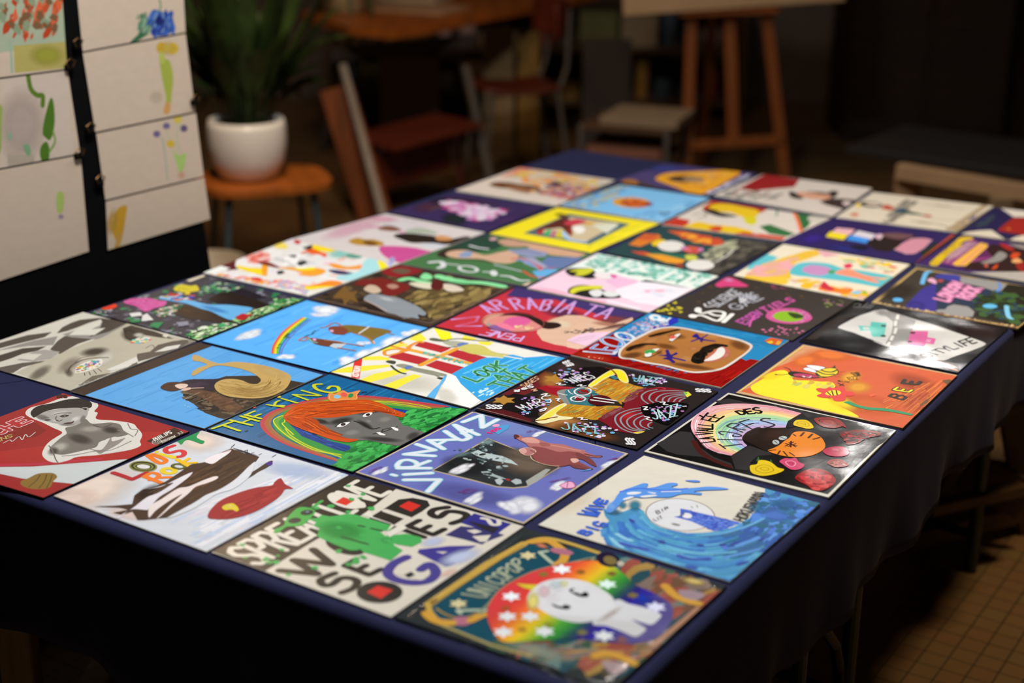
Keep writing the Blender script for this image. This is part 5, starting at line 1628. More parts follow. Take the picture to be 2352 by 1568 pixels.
sleeve([(1046, 436.5), (1194, 384), (1413.6, 413.6), (1278, 472)], '#dccdc0',
 'cream record sleeve with a brown lying figure among orange flowers', '''
k a
p #e08a74 1120,190 1310,95 1440,112 1260,160
r #d8b060,#e0c060,#d0a890,#c8c8b8,#e89a50,#d8b8a0 150 26 1.8 1180,180 1420,120 2130,220 1960,320 1500,260
c #e08a28 12 1550,200 1660,185 1800,215 1900,235
s #6e4423 1035,255 1090,228 1200,230 1320,248 1440,262 1500,290 1420,320 1280,290 1140,282
s #9a6a4c 1180,270 1300,270 1420,310 1380,330 1240,300
r #d8803a,#e8b83a,#b8607a,#8a6a9a,#d8a0a0,#c85a4a,#5a4a6a,#9aa090 170 20 1.3 1380,320 1500,260 1720,230 2000,290 1900,360 1700,380 1500,330
s #3a2a44 1580,235 1650,225 1700,250 1620,260
''', 'matte', 'white', seed=101)

sleeve([(1123, 536), (1281, 476), (1516, 513), (1358, 580.6)], '#f1df1e',
 'bright yellow record sleeve framing a small grey-edged picture', '''
k b
h #d8d02a,#f6e628 50 8 600,850 1250,600 1180,560 500,820
p #4d6873 10,688 420,513 970,605 600,790
p #cdbb98 130,682 430,540 870,600 570,765
s #5c2418 120,660 250,600 350,555 420,560 450,600 440,650 445,700 400,690 350,640 240,650
p #b02a2c 110,680 170,655 200,670 170,700
p #2cac6c 185,695 240,655 265,665 235,715
p #b86a80 240,715 275,665 310,670 290,722
p #ccc41e 295,722 330,660 380,668 375,735
c #a9c8ec 12 370,680 410,735 500,760 570,765
s #c8384c 370,600 430,570 500,560 580,580 540,600 440,620
s #d8a848 560,590 640,585 660,600 580,615
s #f0ece6 450,640 500,620 560,640 550,680 490,690
s #8c2a24 400,650 440,640 450,690 430,715
p #d9dcc8 620,610 830,600 870,612 760,690
a #4a2018 .8 360,530 80,20 -20,20
''', 'matte', 'grey', seed=103)

sleeve([(1287, 470), (1424, 424), (1631, 454), (1519, 510.5)], '#7cbdec',
 'light blue record sleeve with a red and orange oval', '''
k b
r #b8b89a,#9ab4b8,#5a9ad8 90 20 2.2 360,440 760,250 960,270 700,420 560,470
r #6aa8dc,#8ec8f0 60 20 2 900,560 1660,370 1250,580
e #dd9d35 985,412 175,14 -20,46
e #b8361c 1010,418 130,12 -16,32
r #e8862c,#8a2418,#c86a2c 30 14 1.4 850,400 1000,370 1150,410 1000,450
a #8c2c4c .9 1140,425 45,8 -6,24
r #5a8098 6 16 1 1240,490 1320,490 1320,520 1260,520
''', 'matte', 'white', seed=107)

sleeve([(1409, 416), (1524, 376.6), (1738, 398), (1628.6, 449)], '#4a3e70',
 'purple record sleeve with an orange drop shape around a brown oval', '''
k b
a #39408c .8 1300,110 250,20 -60,40
p #4c3c3c 830,230 1060,215 1400,330 1330,340
e #a86e2c 970,228 75,6 -8,26
s #e9a321 1200,205 1240,165 1330,142 1500,135 1700,125 1880,120 1965,145 1900,190 1800,245 1700,300 1620,335 1520,330 1430,295 1330,255
r #f0b83a,#d88a2a,#e8b060 60 18 1.6 1230,190 1500,140 1900,140 1560,320
e #4a3224 1470,200 160,6 -14,30
e #a08262 1540,205 100,5 -8,24
r #c8c8dc,#8a86b0 50 16 2.4 1660,330 2060,150 2130,170 1820,330
''', 'matte', 'black', seed=109)

sleeve([(1638, 447), (1752.6, 400), (2004, 432), (1913, 496)], '#d2c8c1',
 'white record sleeve with a dark red corner and a drawn couple', '''
k c
p #94191c 770,405 1000,275 1320,320 1270,390 1100,405 900,425
s #2c2422 1225,430 1280,440 1350,480 1330,500 1240,480
s #2c2422 1380,430 1500,432 1570,440 1600,425 1665,428 1650,470 1600,490 1560,460 1480,450
s #d09a80 1290,440 1400,435 1500,450 1600,465 1580,500 1480,500 1350,480
p #3a2b29 1495,520 1600,490 1720,495 1880,508 1770,600 1680,580 1560,550
s #cfc0c0 1700,530 1750,515 1800,540 1740,555
r #8a8480,#9a9a90,#5a6a5a,#b08a80 50 14 2.4 560,480 760,400 1180,450 1100,500 800,510
''', 'matte', 'white', seed=113)

sleeve([(1520, 515), (1632.7, 460), (1908, 501), (1801, 552)], '#d8cfc6',
 'white record sleeve with red, yellow and green painted shapes', '''
k c
p #b4361c 430,590 530,508 1040,585 960,625 700,590 560,600
s #e2bd1b 500,570 580,540 700,545 820,570 920,590 960,620 920,660 880,690 780,650 700,620 600,610
s #d0ca1e 820,670 900,655 935,690 900,730 840,715
s #2a2420 450,600 540,590 620,620 760,650 640,660 540,640
c #5a5450 4 360,640 440,620 480,650 400,670
p #c0321f 85,725 210,665 335,690 290,750
p #e4be1c 265,745 400,700 560,730 740,745 910,790 860,815 720,825
s #c8401c 500,760 600,740 620,775 560,790
p #b92a1c 655,820 820,795 950,815 880,860 700,850
p #cc4428 820,850 960,810 1195,840 1130,895 960,875
p #2f6c3c 955,745 1050,725 1200,780 1280,812 1200,835 1050,810
p #2f6c3c 1290,620 1450,635 1400,740 1330,795
c #e8704a 9 1265,610 1300,680 1335,790
p #c9c3bc 1400,650 1560,660 1500,700 1390,690
c #6a8a7a 5 1120,600 1110,650
''', 'matte', 'white', seed=127)

sleeve([(1389, 579), (1516, 518), (1792, 559), (1649, 633)], '#214246',
 'dark teal record sleeve with orange flames and grey figures', '''
k b
p #3b3733 1560,940 1900,730 2320,780 1760,1070 1560,1010
r #4a4640,#2c2a28,#5a564c 90 20 2 1680,960 1950,760 2250,790 1780,1050
r #a9aa90,#8a8c78,#6f7060 60 20 2 1580,920 1760,800 1930,740 1900,840 1680,940
p #d87a24 955,790 1100,690 1230,700 1250,730 1060,810
s #c85a2a 1040,740 1120,695 1220,710 1160,750
s #e8c41c 1160,780 1230,745 1290,755 1270,790 1200,805
p #d2592c 1300,665 1450,670 1600,700 1700,740 1830,770 1760,800 1640,790 1480,740
r #e8a030,#c84a2a 40 20 2.4 1420,690 1700,740 1820,780 1600,760
e #dedcd8 1340,805 120,10 -20,48
r #b03a50,#c87ab0,#d85a3a 30 16 1.6 1440,800 1600,820 1600,870 1480,860
s #1f6a50 1100,870 1250,860 1480,890 1560,880 1500,930 1350,910
p #c24a2c 970,850 1100,855 1250,900 1200,905 1050,880
p #e59a24 1090,875 1250,880 1470,930 1430,965 1300,955 1200,920
p #8a3a2c 1360,965 1440,955 1450,1000 1400,1000
e #dcdad8 1600,975 125,10 -24,46
c #c8c8c0 5 1730,950 1830,900 1900,840
r #c8c84a 12 18 1.4 1480,900 1560,870 1560,920 1500,940
''', 'matte', 'black', seed=131)

sleeve([(1210, 661), (1371, 581), (1651.5, 634), (1491, 717)], '#eccade',
 'pink and white record sleeve with teal characters above two pink-haired faces', '''
k b
p #e4ece9 380,1010 560,930 690,862 1000,900 1770,1070 1550,1190 1250,1140 1000,1110 860,1060
r #6fb8a8,#4aa08c,#8ac8bc,#a8d8d0 170 15 1.6 560,970 700,880 860,905 1000,930 1500,1030 1700,1060 1560,1170 1100,1080 850,1050
p #e4ece9 870,970 1000,910 1040,920 900,990
p #e4ece9 1200,1100 1360,1020 1400,1030 1240,1120
p #e4ece9 1380,1150 1540,1060 1580,1070 1440,1160
p #2c2422 1050,1125 1110,1108 1260,1135 1500,1180 1300,1160
p #e8e4f0 830,1200 1000,1120 1200,1135 1530,1190 1250,1350 1050,1320 880,1260
r #f0b0c8,#dcdcec 14 20 1.2 1050,1200 1350,1200 1250,1280
s #e8b8d8 750,1110 900,1090 1050,1120 950,1160 860,1180 800,1150
s #e9b0c8 20,1190 200,1180 420,1230 300,1240
s #181416 385,1030 420,1005 500,1002 620,1005 655,1040 680,1080 600,1098 500,1080 430,1070
s #c9ca2c 420,1030 520,1010 640,1008 620,1040 540,1070 470,1065 500,1040
s #e6dde0 640,1060 720,1040 800,1050 840,1080 780,1098 690,1095
s #d85aa0 790,1060 840,1065 850,1085 810,1090
s #151214 412,1225 430,1180 520,1155 640,1165 740,1205 860,1240 880,1268 760,1275 620,1270 500,1250
s #d2d030 425,1210 480,1172 600,1160 720,1165 700,1190 600,1195 510,1210 450,1235
s #dcdce0 600,1215 680,1195 720,1215 700,1255 640,1258
s #d8dcdc 720,1220 800,1210 870,1240 820,1262 750,1255
c #f0a0b8 10 460,1265 620,1290 740,1310
c #e8e4f0 12 780,1300 900,1330 1050,1370
''', 'matte', 'white', seed=137)

sleeve([(1682, 632.6), (1799, 560), (2091, 607), (1981.6, 689)], '#e5dcc8',
 'cream record sleeve with yellow patches and a turquoise arch', '''
k X
p #5fc0d0 -100,640 30,560 140,590 0,690 -150,700
p #e4bb3c -250,820 0,650 200,590 400,530 500,520 540,560 420,600 300,640 240,700 260,780 210,830 0,810
r #dfaa9a,#e8a8b0 26 26 2 -100,700 60,650 300,600 250,720 0,790
p #eac23a -250,830 -100,760 200,770 240,800 210,835
p #e0a8b8 480,530 560,535 700,570 560,590
s #56bccb 245,735 260,690 330,645 450,635 600,650 720,690 850,705 1000,730 1180,770 1140,820 1070,860 900,835 720,805 560,785 400,765 300,755
s #c18cc2 355,710 380,675 450,660 540,670 615,695 590,735 520,755 430,745
s #f09176 650,735 700,705 790,698 870,735 980,765 1100,780 1080,795 980,780 1050,815 1000,818 860,780 760,760
c #f0c040 6 1060,790 1130,775
s #4a9a58 590,710 650,710 640,735 600,735
s #3fb8b0 870,660 920,635 980,650 990,680 920,690
s #5a30a0 970,640 1040,625 1110,645 1080,665 1010,660
s #d8305a 730,660 780,645 810,665 780,690 740,685
c #3fa04a 9 740,622 820,630 900,632
r #e8c83a,#c8d0b0,#d8284a,#e8d890 40 16 1.5 680,600 900,600 1200,660 1150,730 1000,700
r #e3b522,#e8d8b0,#d8b0a0 70 18 1.4 240,790 400,790 700,850 980,900 900,960 600,900
s #e8b820 340,850 400,815 460,825 430,870 370,870
s #f07e1e 500,880 560,840 680,870 810,875 760,920 640,905
s #c62840 520,860 550,810 600,850 650,880 600,890
s #86c4e8 790,905 850,895 890,905 850,925
s #8ab83a 890,900 930,895 930,925
''', 'matte', 'white', seed=139)

sleeve([(1788, 557), (1915, 498.7), (2198, 537), (2101.5, 606)], '#2b1c5a',
 'dark violet record sleeve with pink, yellow and blue cards', '''
k X
a #3a2490 .8 450,420 150,-30 40,50
a #2a2c80 .8 750,510 250,40 -40,30
p #e4b0b8 600,375 670,325 830,340 780,395
p #ead61e 565,405 605,360 770,390 725,435
p #d6d0dc 800,395 860,350 1015,385 980,432
p #3c90ea 745,432 800,392 965,425 930,465
s #241616 940,455 1020,415 1100,370 1250,380 1380,400 1260,450 1200,520 1120,540 1000,520
s #6a4a50 1080,380 1200,370 1360,395 1250,430 1120,410
s #0f0e20 780,500 850,480 960,495 900,525
s #d0b0c4 1005,400 1050,380 1085,395 1050,430
p #caa0b0 1180,520 1340,420 1530,432 1450,510 1370,558 1290,562
s #c88aa0 1200,515 1340,425 1510,435 1380,550 1290,555
p #1f2a20 1420,540 1580,440 1560,500 1440,590
p #b04a2c 1365,650 1450,580 1700,385 1760,385 1420,655
''', 'matte', 'black', seed=149)

sleeve([(1918, 499), (2004.5, 441), (2282.6, 473), (2198.5, 532)], '#d7cebe',
 'cream record sleeve with standing figures and a beige border strip', '''
k X
e #24302e 975,115 105,10 -14,26
e #d4c4b4 990,112 70,6 -10,14
s #e8c830 840,120 870,100 880,130 850,145
p #b8503e 1055,150 1110,112 1210,150 1140,170
s #c87a68 780,210 820,190 870,205 830,225
r #7a746c,#9a9488 90 12 3 1080,270 1280,70 1390,85 1190,280
s #26463a 1180,170 1260,165 1400,195 1460,215 1340,205 1220,190
s #2a4a6a 1200,160 1290,150 1260,185 1210,185
s #b04a4a 1450,205 1520,215 1500,230 1450,220
c #3a4a3a 5 1340,265 1480,280 1600,300 1700,330
c #8a3a2a 4 1400,275 1500,290
c #9a9a8a 5 1450,110 1600,130 1800,155
c #4a4a3a 4 1560,120 1680,135
c #8a8070 3 1420,230 1650,255 1760,260
s #24369c 1765,285 1800,240 1860,208 1915,215 1890,250 1830,265 1810,300
p #a4906f 1690,365 2085,128 2120,140 1750,380
p #a8957a 1640,345 1980,120 2040,120 1720,352
''', 'matte', 'white', seed=151)

sleeve([(2101, 607), (2211, 539.5), (2515, 585), (2405, 655)], '#3a2160',
 'purple record sleeve with yellow lettering and dark red flames', '''
k X
p #2c1416 1800,700 1860,640 2000,540 2060,470 2400,520 2700,580 2500,740
p #8a3c7c 1600,640 1880,420 1960,470 2075,600 1860,640 1720,665
p #5c2458 1900,600 1990,510 2060,590
h #9c7490,#b08aa0 50 7 1620,600 1860,430 1930,460 1660,650
s #d8b820 1500,650 1560,590 1660,510 1740,440 1790,410 1880,410 1890,430 1830,440 1780,470 1800,480 1720,530 1660,580 1600,640 1560,668
t #8a6a20 2 FLUMERS 1510,650 1740,440 1790,470 1580,665
p #e6b440 1705,650 1960,460 2028,475 2020,500 1830,668 1740,668
p #df9e68 1760,655 1970,480 2000,490 1820,655
s #8a8888 1960,640 2060,600 2130,540 2200,570 2150,620 2050,645
s #c8481c 2060,700 2090,665 2120,655 2100,690
s #c8481c 2230,590 2260,550 2320,560 2290,600 2352,640 2300,620
s #d8a06a 2240,620 2300,600 2340,640 2260,640
s #a8241c 2130,470 2200,480 2270,530 2200,520
s #b85a50 1990,670 2020,645 2025,680
s #8c1c18 2280,650 2352,640 2352,720 2300,700
p #8a8484 2200,470 2300,475 2500,500 2500,560 2280,500
p #aaa6a4 1860,725 2100,722 2600,720 2600,840 2200,790
''', 'matte', 'grey', seed=157)

sleeve([(2208.6, 537), (2282.6, 475.7), (2560, 508), (2490, 572)], '#221c4c',
 'navy record sleeve with white folds and a red panel', '''
k X
p #d8d2cc 2130,140 2300,150 2500,160 2500,230 2260,228
p #99231c 2110,352 2180,290 2262,232 2500,235 2500,420 2352,392
p #d3cbbd 1785,378 1850,362 1950,350 2060,345 2110,380 2200,442 2050,425
p #d3cbbd 2200,445 2270,410 2352,390 2500,430 2500,500
s #c8681c 2190,335 2220,325 2230,345
h #3a4a3a,#2a3060 40 3 1900,300 2060,200 2100,220 1960,340
''', 'matte', 'grey', seed=163)

sleeve([(1999.4, 695), (2104, 613.5), (2443, 672), (2338.5, 754)], '#b69a62',
 'tan-edged dark record sleeve reading LONDON ROCK with blue and green paint', '''
k X
p #3b332c 1022,1002 1388,698 2690,910 2290,1212
a #2f251e .8 1200,900 200,-40 60,80
p #1f1c10 2140,900 2210,830 2700,900 2300,1215 1900,1120 1990,1000
s #39308f 1290,1040 1350,960 1430,880 1500,845 1570,830 1570,1000 1550,1075 1450,1070
a #39308f .8 1380,1020 110,20 -20,40
p #8f9094 1760,765 1990,790 2200,835 2130,910 1960,880 1800,840
p #949498 1550,1078 1600,1050 1720,1015 1850,1035 1905,1080 1890,1125 1780,1130 1640,1105
p #22324c 1560,830 1700,790 1800,820 1980,860 2100,900 2000,950 1960,1000 1950,1090 1880,1040 1760,1010 1680,1020 1640,1060 1580,1060 1560,960
s #3a3c9c 1550,770 1600,740 1700,745 1785,765 1740,810 1640,790
s #e0a8cc 1480,795 1520,778 1560,800 1560,830 1510,815
e #b8484c 1600,803 28,4 -4,10
r #2f4a20,#1c2a14,#22405a,#3a5a2c 90 20 1.6 1900,960 2100,880 2352,960 2300,1180 1950,1100
t #d878b0 12 LONDON 1545,965 1720,805 1800,830 1665,995
t #dfa8d0 5 LONDON 1545,965 1720,805 1800,830 1665,995
t #d878b0 12 ROCK 1745,950 1850,845 1975,870 1855,975
t #dfa8d0 5 ROCK 1745,950 1850,845 1975,870 1855,975
c #6ab4ea 10 1515,720 1475,730 1450,780 1435,830
e #5aaeee 1215,975 46,4 -6,18
e #5fb8ee 2045,1032 66,4 -6,20
c #7cc4ec 10 2195,1030 2200,1080 2215,1130 2240,1145
c #5a8ad8 6 2120,820 2140,860 2110,900
c #9a8a5a 2 1380,690 2700,905
r #7c5a40,#cdb080 70 6 3 1000,1010 2290,1225 2290,1212 1020,1000
''', 'matte', 'brown', seed=167)

# ================================================================== the setting
U = Vector((.5446, .8387, 0)); V = Vector((.8387, -.5446, 0))      # the table's long and short directions
def tv(u, v, z): return U*u+V*v+Vector((0, 0, z))
ANG = math.atan2(U.y, U.x)

def tile_mat():
    m, nt, p = nodes('floor_tiles'); N = nt.nodes; L = nt.links
    tc = N.new('ShaderNodeTexCoord'); mp = N.new('ShaderNodeMapping'); mp.inputs['Rotation'].default_value = (0, 0, R(-57))
    br = N.new('ShaderNodeTexBrick'); br.offset = 0; br.squash = 1
    br.inputs['Scale'].default_value = 1; br.inputs['Brick Width'].default_value = .054; br.inputs['Row Height'].default_value = .054
    br.inputs['Mortar Size'].default_value = .0016; br.inputs['Mortar Smooth'].default_value = .3
    br.inputs['Color1'].default_value = (*lin('#80653e'), 1); br.inputs['Color2'].default_value = (*lin('#86603c'), 1); br.inputs['Mortar'].default_value = (*lin('#2c2012'), 1)
    no = N.new('ShaderNodeTexNoise'); no.inputs['Scale'].default_value = 3; no.inputs['Detail'].default_value = 6
    mx = N.new('ShaderNodeMixRGB'); mx.blend_type = 'MULTIPLY'; mx.inputs[0].default_value = .35
    L.new(tc.outputs['Object'], mp.inputs[0]); L.new(mp.outputs[0], br.inputs['Vector']); L.new(tc.outputs['Object'], no.inputs['Vector'])
    L.new(br.outputs['Color'], mx.inputs[1]); L.new(no.outputs['Fac'], mx.inputs[2]); L.new(mx.outputs[0], p.inputs['Base Color'])
    p.inputs['Roughness'].default_value = .45
    b = N.new('ShaderNodeBump'); b.inputs['Strength'].default_value = .5; b.inputs['Distance'].default_value = .002; b.invert = True
    L.new(br.outputs['Fac'], b.inputs['Height']); L.new(b.outputs[0], p.inputs['Normal'])
    return m
X0, X1, Y0, Y1, ZC = -4.2, 4.6, -1.6, 9.6, 3.6
wallm = mat('dark_plaster', '#6e6054', .9, var=.2, scale=2)
struct(MB().box(((X0+X1)/2, (Y0+Y1)/2, -.05), (X1-X0, Y1-Y0, .1)).build('floor', tile_mat()))
struct(MB().box(((X0+X1)/2, Y1+.05, ZC/2), (X1-X0+.2, .1, ZC)).build('wall_back', wallm))
struct(MB().box((X0-.05, (Y0+Y1)/2, ZC/2), (.1, Y1-Y0, ZC)).build('wall_left', wallm))
struct(MB().box((X1+.05, (Y0+Y1)/2, ZC/2), (.1, Y1-Y0, ZC)).build('wall_right', mat('black_painted_wall', '#1b1816', .9, var=.2, scale=2)))
struct(MB().box(((X0+X1)/2, Y0-.05, ZC/2), (X1-X0+.2, .1, ZC)).build('wall_front', wallm))
struct(MB().box(((X0+X1)/2, (Y0+Y1)/2, ZC+.05), (X1-X0+.2, Y1-Y0+.2, .1)).build('ceiling', mat('dark_ceiling', '#2c2824', .9)))

# ------------------------------------------------------------------ the table and its navy cloth
M_steel = mat('grey_green_steel', '#3c4a48', .4, .6, scale=20)
M_black = mat('black_steel', '#101112', .35, .7, scale=20)
M_wood = mat('worn_beech', '#8a5c30', .5, var=.25, scale=3, stretch=(1, 1, 12))
M_pine = mat('pale_pine', '#8d7a58', .6, var=.25, scale=3, stretch=(14, 14, 1))
UA, UB, VA, VB = 1.322, 3.945, -2.345, -.712
cl = (UA+UB)/2
def folding_table(u0, u1, label, grp, near=False):
    cu, cv = (u0+u1)/2, (VA+VB)/2
    t = thing('folding_table', label, 'table', tv(cu, cv, 0), ANG, grp)
    MB().box((0, 0, TZ-.026), (u1-u0-.03, VB-VA-.06, .044), bev=.006).build('tabletop', M_wood, t)
    for x in ((-.52, .52) if near else (.05, .5)):
        for y in (-.69, .69): MB().tube([(x, y, TZ-.05), (x, y, .30), (x, y, .004)], .015, 12).build('leg', M_steel, t)
        MB().tube([(x, .68, .10), (x, -.68, .10)], .011, 10).build('stretcher', M_black, t)
    if near:
        for y in (-.69, .69): MB().tube([(.26, y, TZ-.05), (.26, y, .30), (.26, y, .004)], .013, 12).build('leg', M_steel, t)
        MB().tube([(.26, -.688, .355), (.32, -.688, .345), (.38, -.688, .31), (.44, -.688, .25), (.475, -.688, .18), (.49, -.688, .10), (.50, -.688, .02)], .011, 10).build('brace', M_black, t)
    return t
folding_table(UA+.01, cl-.005, 'folding table under the near half of the navy cloth, tube legs showing', None, True)
folding_table(cl+.005, UB-.01, 'folding table hidden under the far half of the navy cloth', None)
# a third support: pale wooden post seen under the hem at the left
def cloth():
    rnd = random.Random(4)
    def drop(s, side):
        base = {'near': .235, 'right': .212, 'far': .22, 'left': .24}[side]
        return base+.014*math.sin(s*5.1+len(side))+.008*math.sin(s*13)
    r = .016
    # outline ring walked round the table: list of (u, v, nu, nv, side, s)
    ring = []
    def edge(a, b, n, nrm, side):
        for i in range(n):
            t = i/n; ring.append((a[0]+(b[0]-a[0])*t, a[1]+(b[1]-a[1])*t, nrm, side, t*math.hypot(b[0]-a[0], b[1]-a[1])))
    def corner(c, a0, side):
        for k in range(6):
            a = a0+math.pi/2*k/6; ring.append((c[0]+r*math.cos(a), c[1]+r*math.sin(a), (math.cos(a), math.sin(a)), side, 0))
    edge((UB, VA+r), (UB, VB-r), 60, (1, 0), 'far'); corner((UB-r, VB-r), 0, 'far')
    edge((UB-r, VB), (UA+r, VB), 110, (0, 1), 'right'); corner((UA+r, VB-r), math.pi/2, 'right')
    edge((UA, VB-r), (UA, VA+r), 70, (-1, 0), 'near'); corner((UA+r, VA+r), math.pi, 'near')
    edge((UA+r, VA), (UB-r, VA), 110, (0, -1), 'left'); corner((UB-r, VA+r), -math.pi/2, 'left')
    n = len(ring); rows = []
    prof = [(-.030, 0), (-.014, 0), (-.006, -.002), (-.001, -.008), (0, -.016)]
    for d, z in prof: rows.append([tv(u+nn[0]*d, v+nn[1]*d, TZ+z) for u, v, nn, sd, s in ring])
    K_ = 10
    for k in range(1, K_+1):
        row = []
        for i, (u, v, nn, sd, s) in enumerate(ring):
            t = k/K_; dr = drop(s, sd)
            wav = (.011*math.sin(s*17+1)+.006*math.sin(s*41))*t*t + .006*t
            row.append(tv(u+nn[0]*wav, v+nn[1]*wav, TZ-.016-(dr-.016)*t))
        rows.append(row)
    vs = [p for row in rows for p in row]; fs = []
    for k in range(len(rows)-1):
        for i in range(n):
            j = (i+1) % n; fs.append((k*n+i, (k+1)*n+i, (k+1)*n+j, k*n+j))
    # flat top with a fine grid so the cloth can ripple a little
    vs.append(tv((UA+UB)/2, (VA+VB)/2, TZ)); fs += [(i, (i+1) % n, len(vs)-1) for i in range(n)]
    m, nt, p = nodes('navy_cloth'); N = nt.nodes; L = nt.links
    tc = N.new('ShaderNodeTexCoord'); mp = N.new('ShaderNodeMapping'); mp.inputs['Scale'].default_value = (1, 1, .15)
    no = N.new('ShaderNodeTexNoise'); no.inputs['Scale'].default_value = 9; no.inputs['Detail'].default_value = 3
    wv = N.new('ShaderNodeTexNoise'); wv.inputs['Scale'].default_value = 900
    L.new(tc.outputs['Object'], mp.inputs[0]); L.new(mp.outputs[0], no.inputs[0]); L.new(tc.outputs['Object'], wv.inputs[0])
    b = N.new('ShaderNodeBump'); b.inputs['Strength'].default_value = .5; b.inputs['Distance'].default_value = .004
    b2 = N.new('ShaderNodeBump'); b2.inputs['Strength'].default_value = .3; b2.inputs['Distance'].default_value = .0005
    L.new(no.outputs['Fac'], b.inputs['Height']); L.new(wv.outputs['Fac'], b2.inputs['Height']); L.new(b.outputs[0], b2.inputs['Normal']); L.new(b2.outputs[0], p.inputs['Normal'])
    p.inputs['Base Color'].default_value = (*lin('#1f2147'), 1); p.inputs['Roughness'].default_value = .85; p.inputs['Specular IOR Level'].default_value = .2
    p.inputs['Sheen Weight'].default_value = .04; p.inputs['Sheen Roughness'].default_value = .5
    o = obj('tablecloth', vs, fs, m, smooth=True)
    bm = bmesh.new(); bm.from_mesh(o.data); bmesh.ops.recalc_face_normals(bm, faces=bm.faces)
    for f in bm.faces:
        if len(f.verts) == 3: f.smooth = False
    if next(f for f in bm.faces if len(f.verts) == 3).normal.z < 0: bmesh.ops.reverse_faces(bm, faces=bm.faces)
    bm.to_mesh(o.data); bm.free()
    mod = o.modifiers.new('thickness', 'SOLIDIFY'); mod.thickness = .0012; mod.offset = -1
    return tag(o, 'navy blue cloth draped over the long display table', 'tablecloth')
cloth()

# pale wooden post and floor trestle under the left of the near edge
_r = ray(48, 1530); _t = 1.44/(_r.dot(U)); p0 = _r*_t
trl = thing('wooden_trestle', 'pale wooden trestle leg under the cloth at the bottom left', 'trestle', (p0.x, p0.y, 0), R(0))
MB().box((0, 0, .345), (.058, .045, .69), bev=.004).build('post', M_pine, trl)
MB().box((0, .22, .03), (.06, .62, .055), bev=.004).build('foot', M_pine, trl)
MB().box((0, .22, .67), (.05, .5, .045), bev=.004).build('crossbeam', M_pine, trl)

# ------------------------------------------------------------------ clear plastic over the nearest sleeve
def plastic():
    q = [onz(x, y, TZ+.0055) for x, y in [(902, 1419), (1203.6, 1208), (1674, 1344.5), (1405, 1590)]]
    c = sum(q, Vector())/4; q = [(p-c) for p in q]
    if area([(p.x, p.y) for p in q]) < 0: q = q[::-1]
    m, nt, p = nodes('clear_plastic'); N = nt.nodes; L = nt.links
    tr = N.new('ShaderNodeBsdfTransparent'); gl = N.new('ShaderNodeBsdfGlossy'); gl.inputs['Roughness'].default_value = .16
    mx = N.new('ShaderNodeMixShader'); fr = N.new('ShaderNodeFresnel'); fr.inputs[0].default_value = 1.55
    no = N.new('ShaderNodeTexNoise'); no.inputs['Scale'].default_value = 6; b = N.new('ShaderNodeBump'); b.inputs['Distance'].default_value = .01; b.inputs['Strength'].default_value = .5
    L.new(no.outputs['Fac'], b.inputs['Height']); L.new(b.outputs[0], gl.inputs['Normal'])
    L.new(fr.outputs[0], mx.inputs[0]); L.new(tr.outputs[0], mx.inputs[1]); L.new(gl.outputs[0], mx.inputs[2]); L.new(mx.outputs[0], N['Material Output'].inputs['Surface'])
    # sheet bulging over the board, its edges rolled down
    vs = []; fs = []; n = 24
    for i in range(n+1):
        for j in range(n+1):
            s, t = i/n, j/n; P = (q[0]*(1-s)+q[1]*s)*(1-t)+(q[3]*(1-s)+q[2]*s)*t
            e = min(s, 1-s, t, 1-t); z = -.0052*max(0, 1-e/.030)**2
            vs.append(Vector((P.x, P.y, z+.0003*math.sin(9*s+4*t)*min(1, e*8))))
    for i in range(n):
        for j in range(n): a = i*(n+1)+j; fs.append((a, a+n+1, a+n+2, a+1))
    o = obj('plastic_cover', vs, fs, m, smooth=True); o['label'] = 'clear plastic cover'
    o.parent = uni; o.location = c-uni.location
plastic()

# ================================================================== left: display panel with flower drawings
def panel():
    # two measured corners of the pinned sheets; the board leans back from a foot just behind the table
    z0 = .80
    A = onz(201, 577, z0); B = None
    # direction of the board: seen rising to the right, so it recedes; find B at the same height
    B = onz(480, 504, z0)
    d = (B-A).normalized(); nrm = Vector((d.y, -d.x, 0)); lean = Vector((0, 0, 1))-nrm*.14; lean.normalize()
    nrm2 = d.cross(lean).normalized()
    return A, d, lean, nrm2
PA, PD, PL, PN = panel()
def onp(px, py, off=0.0):
    """pixel -> point of the display panel plane"""
    r = ray(px, py); o = Vector((0, 0, TZ+HGT)); t = (PA+PN*off-o).dot(PN)/r.dot(PN); return o+r*t
def pl(px, py):
    p = onp(px, py)-PA; return (p.dot(PD), p.dot(PL))
PM = Matrix((PD, PL, PN)).transposed()       # local x along the board, y up it, z towards the viewer
if PN.y > 0: pass
black_panel = mat('black_board', '#060607', .8, spec=.1, scale=10)
bl = pl(-420, 640); br_ = pl(448, 560); tr_ = pl(418, 0)
pan = thing('display_panel', 'tall black display panel leaning behind the left edge of the table', 'display board', PA)
pan.rotation_euler = PM.to_euler()
xr = (br_[0]+tr_[0])/2
SGN = 1 if PN.dot(Vector((0, -1, 0))) > 0 else -1
def slab(name, x0, x1, y0, y1, z0, z1, m, parent):
    return MB().box(((x0+x1)/2, (y0+y1)/2, (z0+z1)/2), (x1-x0, y1-y0, abs(z1-z0)), bev=.002).build(name, m, parent)
base_y = -(PA.z-.01)/PL.z
slab('board', xr-2.3, xr, base_y, 1.5, -.03*SGN, 0, black_panel, pan)
slab('foot_rail', xr-2.3, xr, base_y, base_y+.08, -.05*SGN, .03*SGN, black_panel, pan)
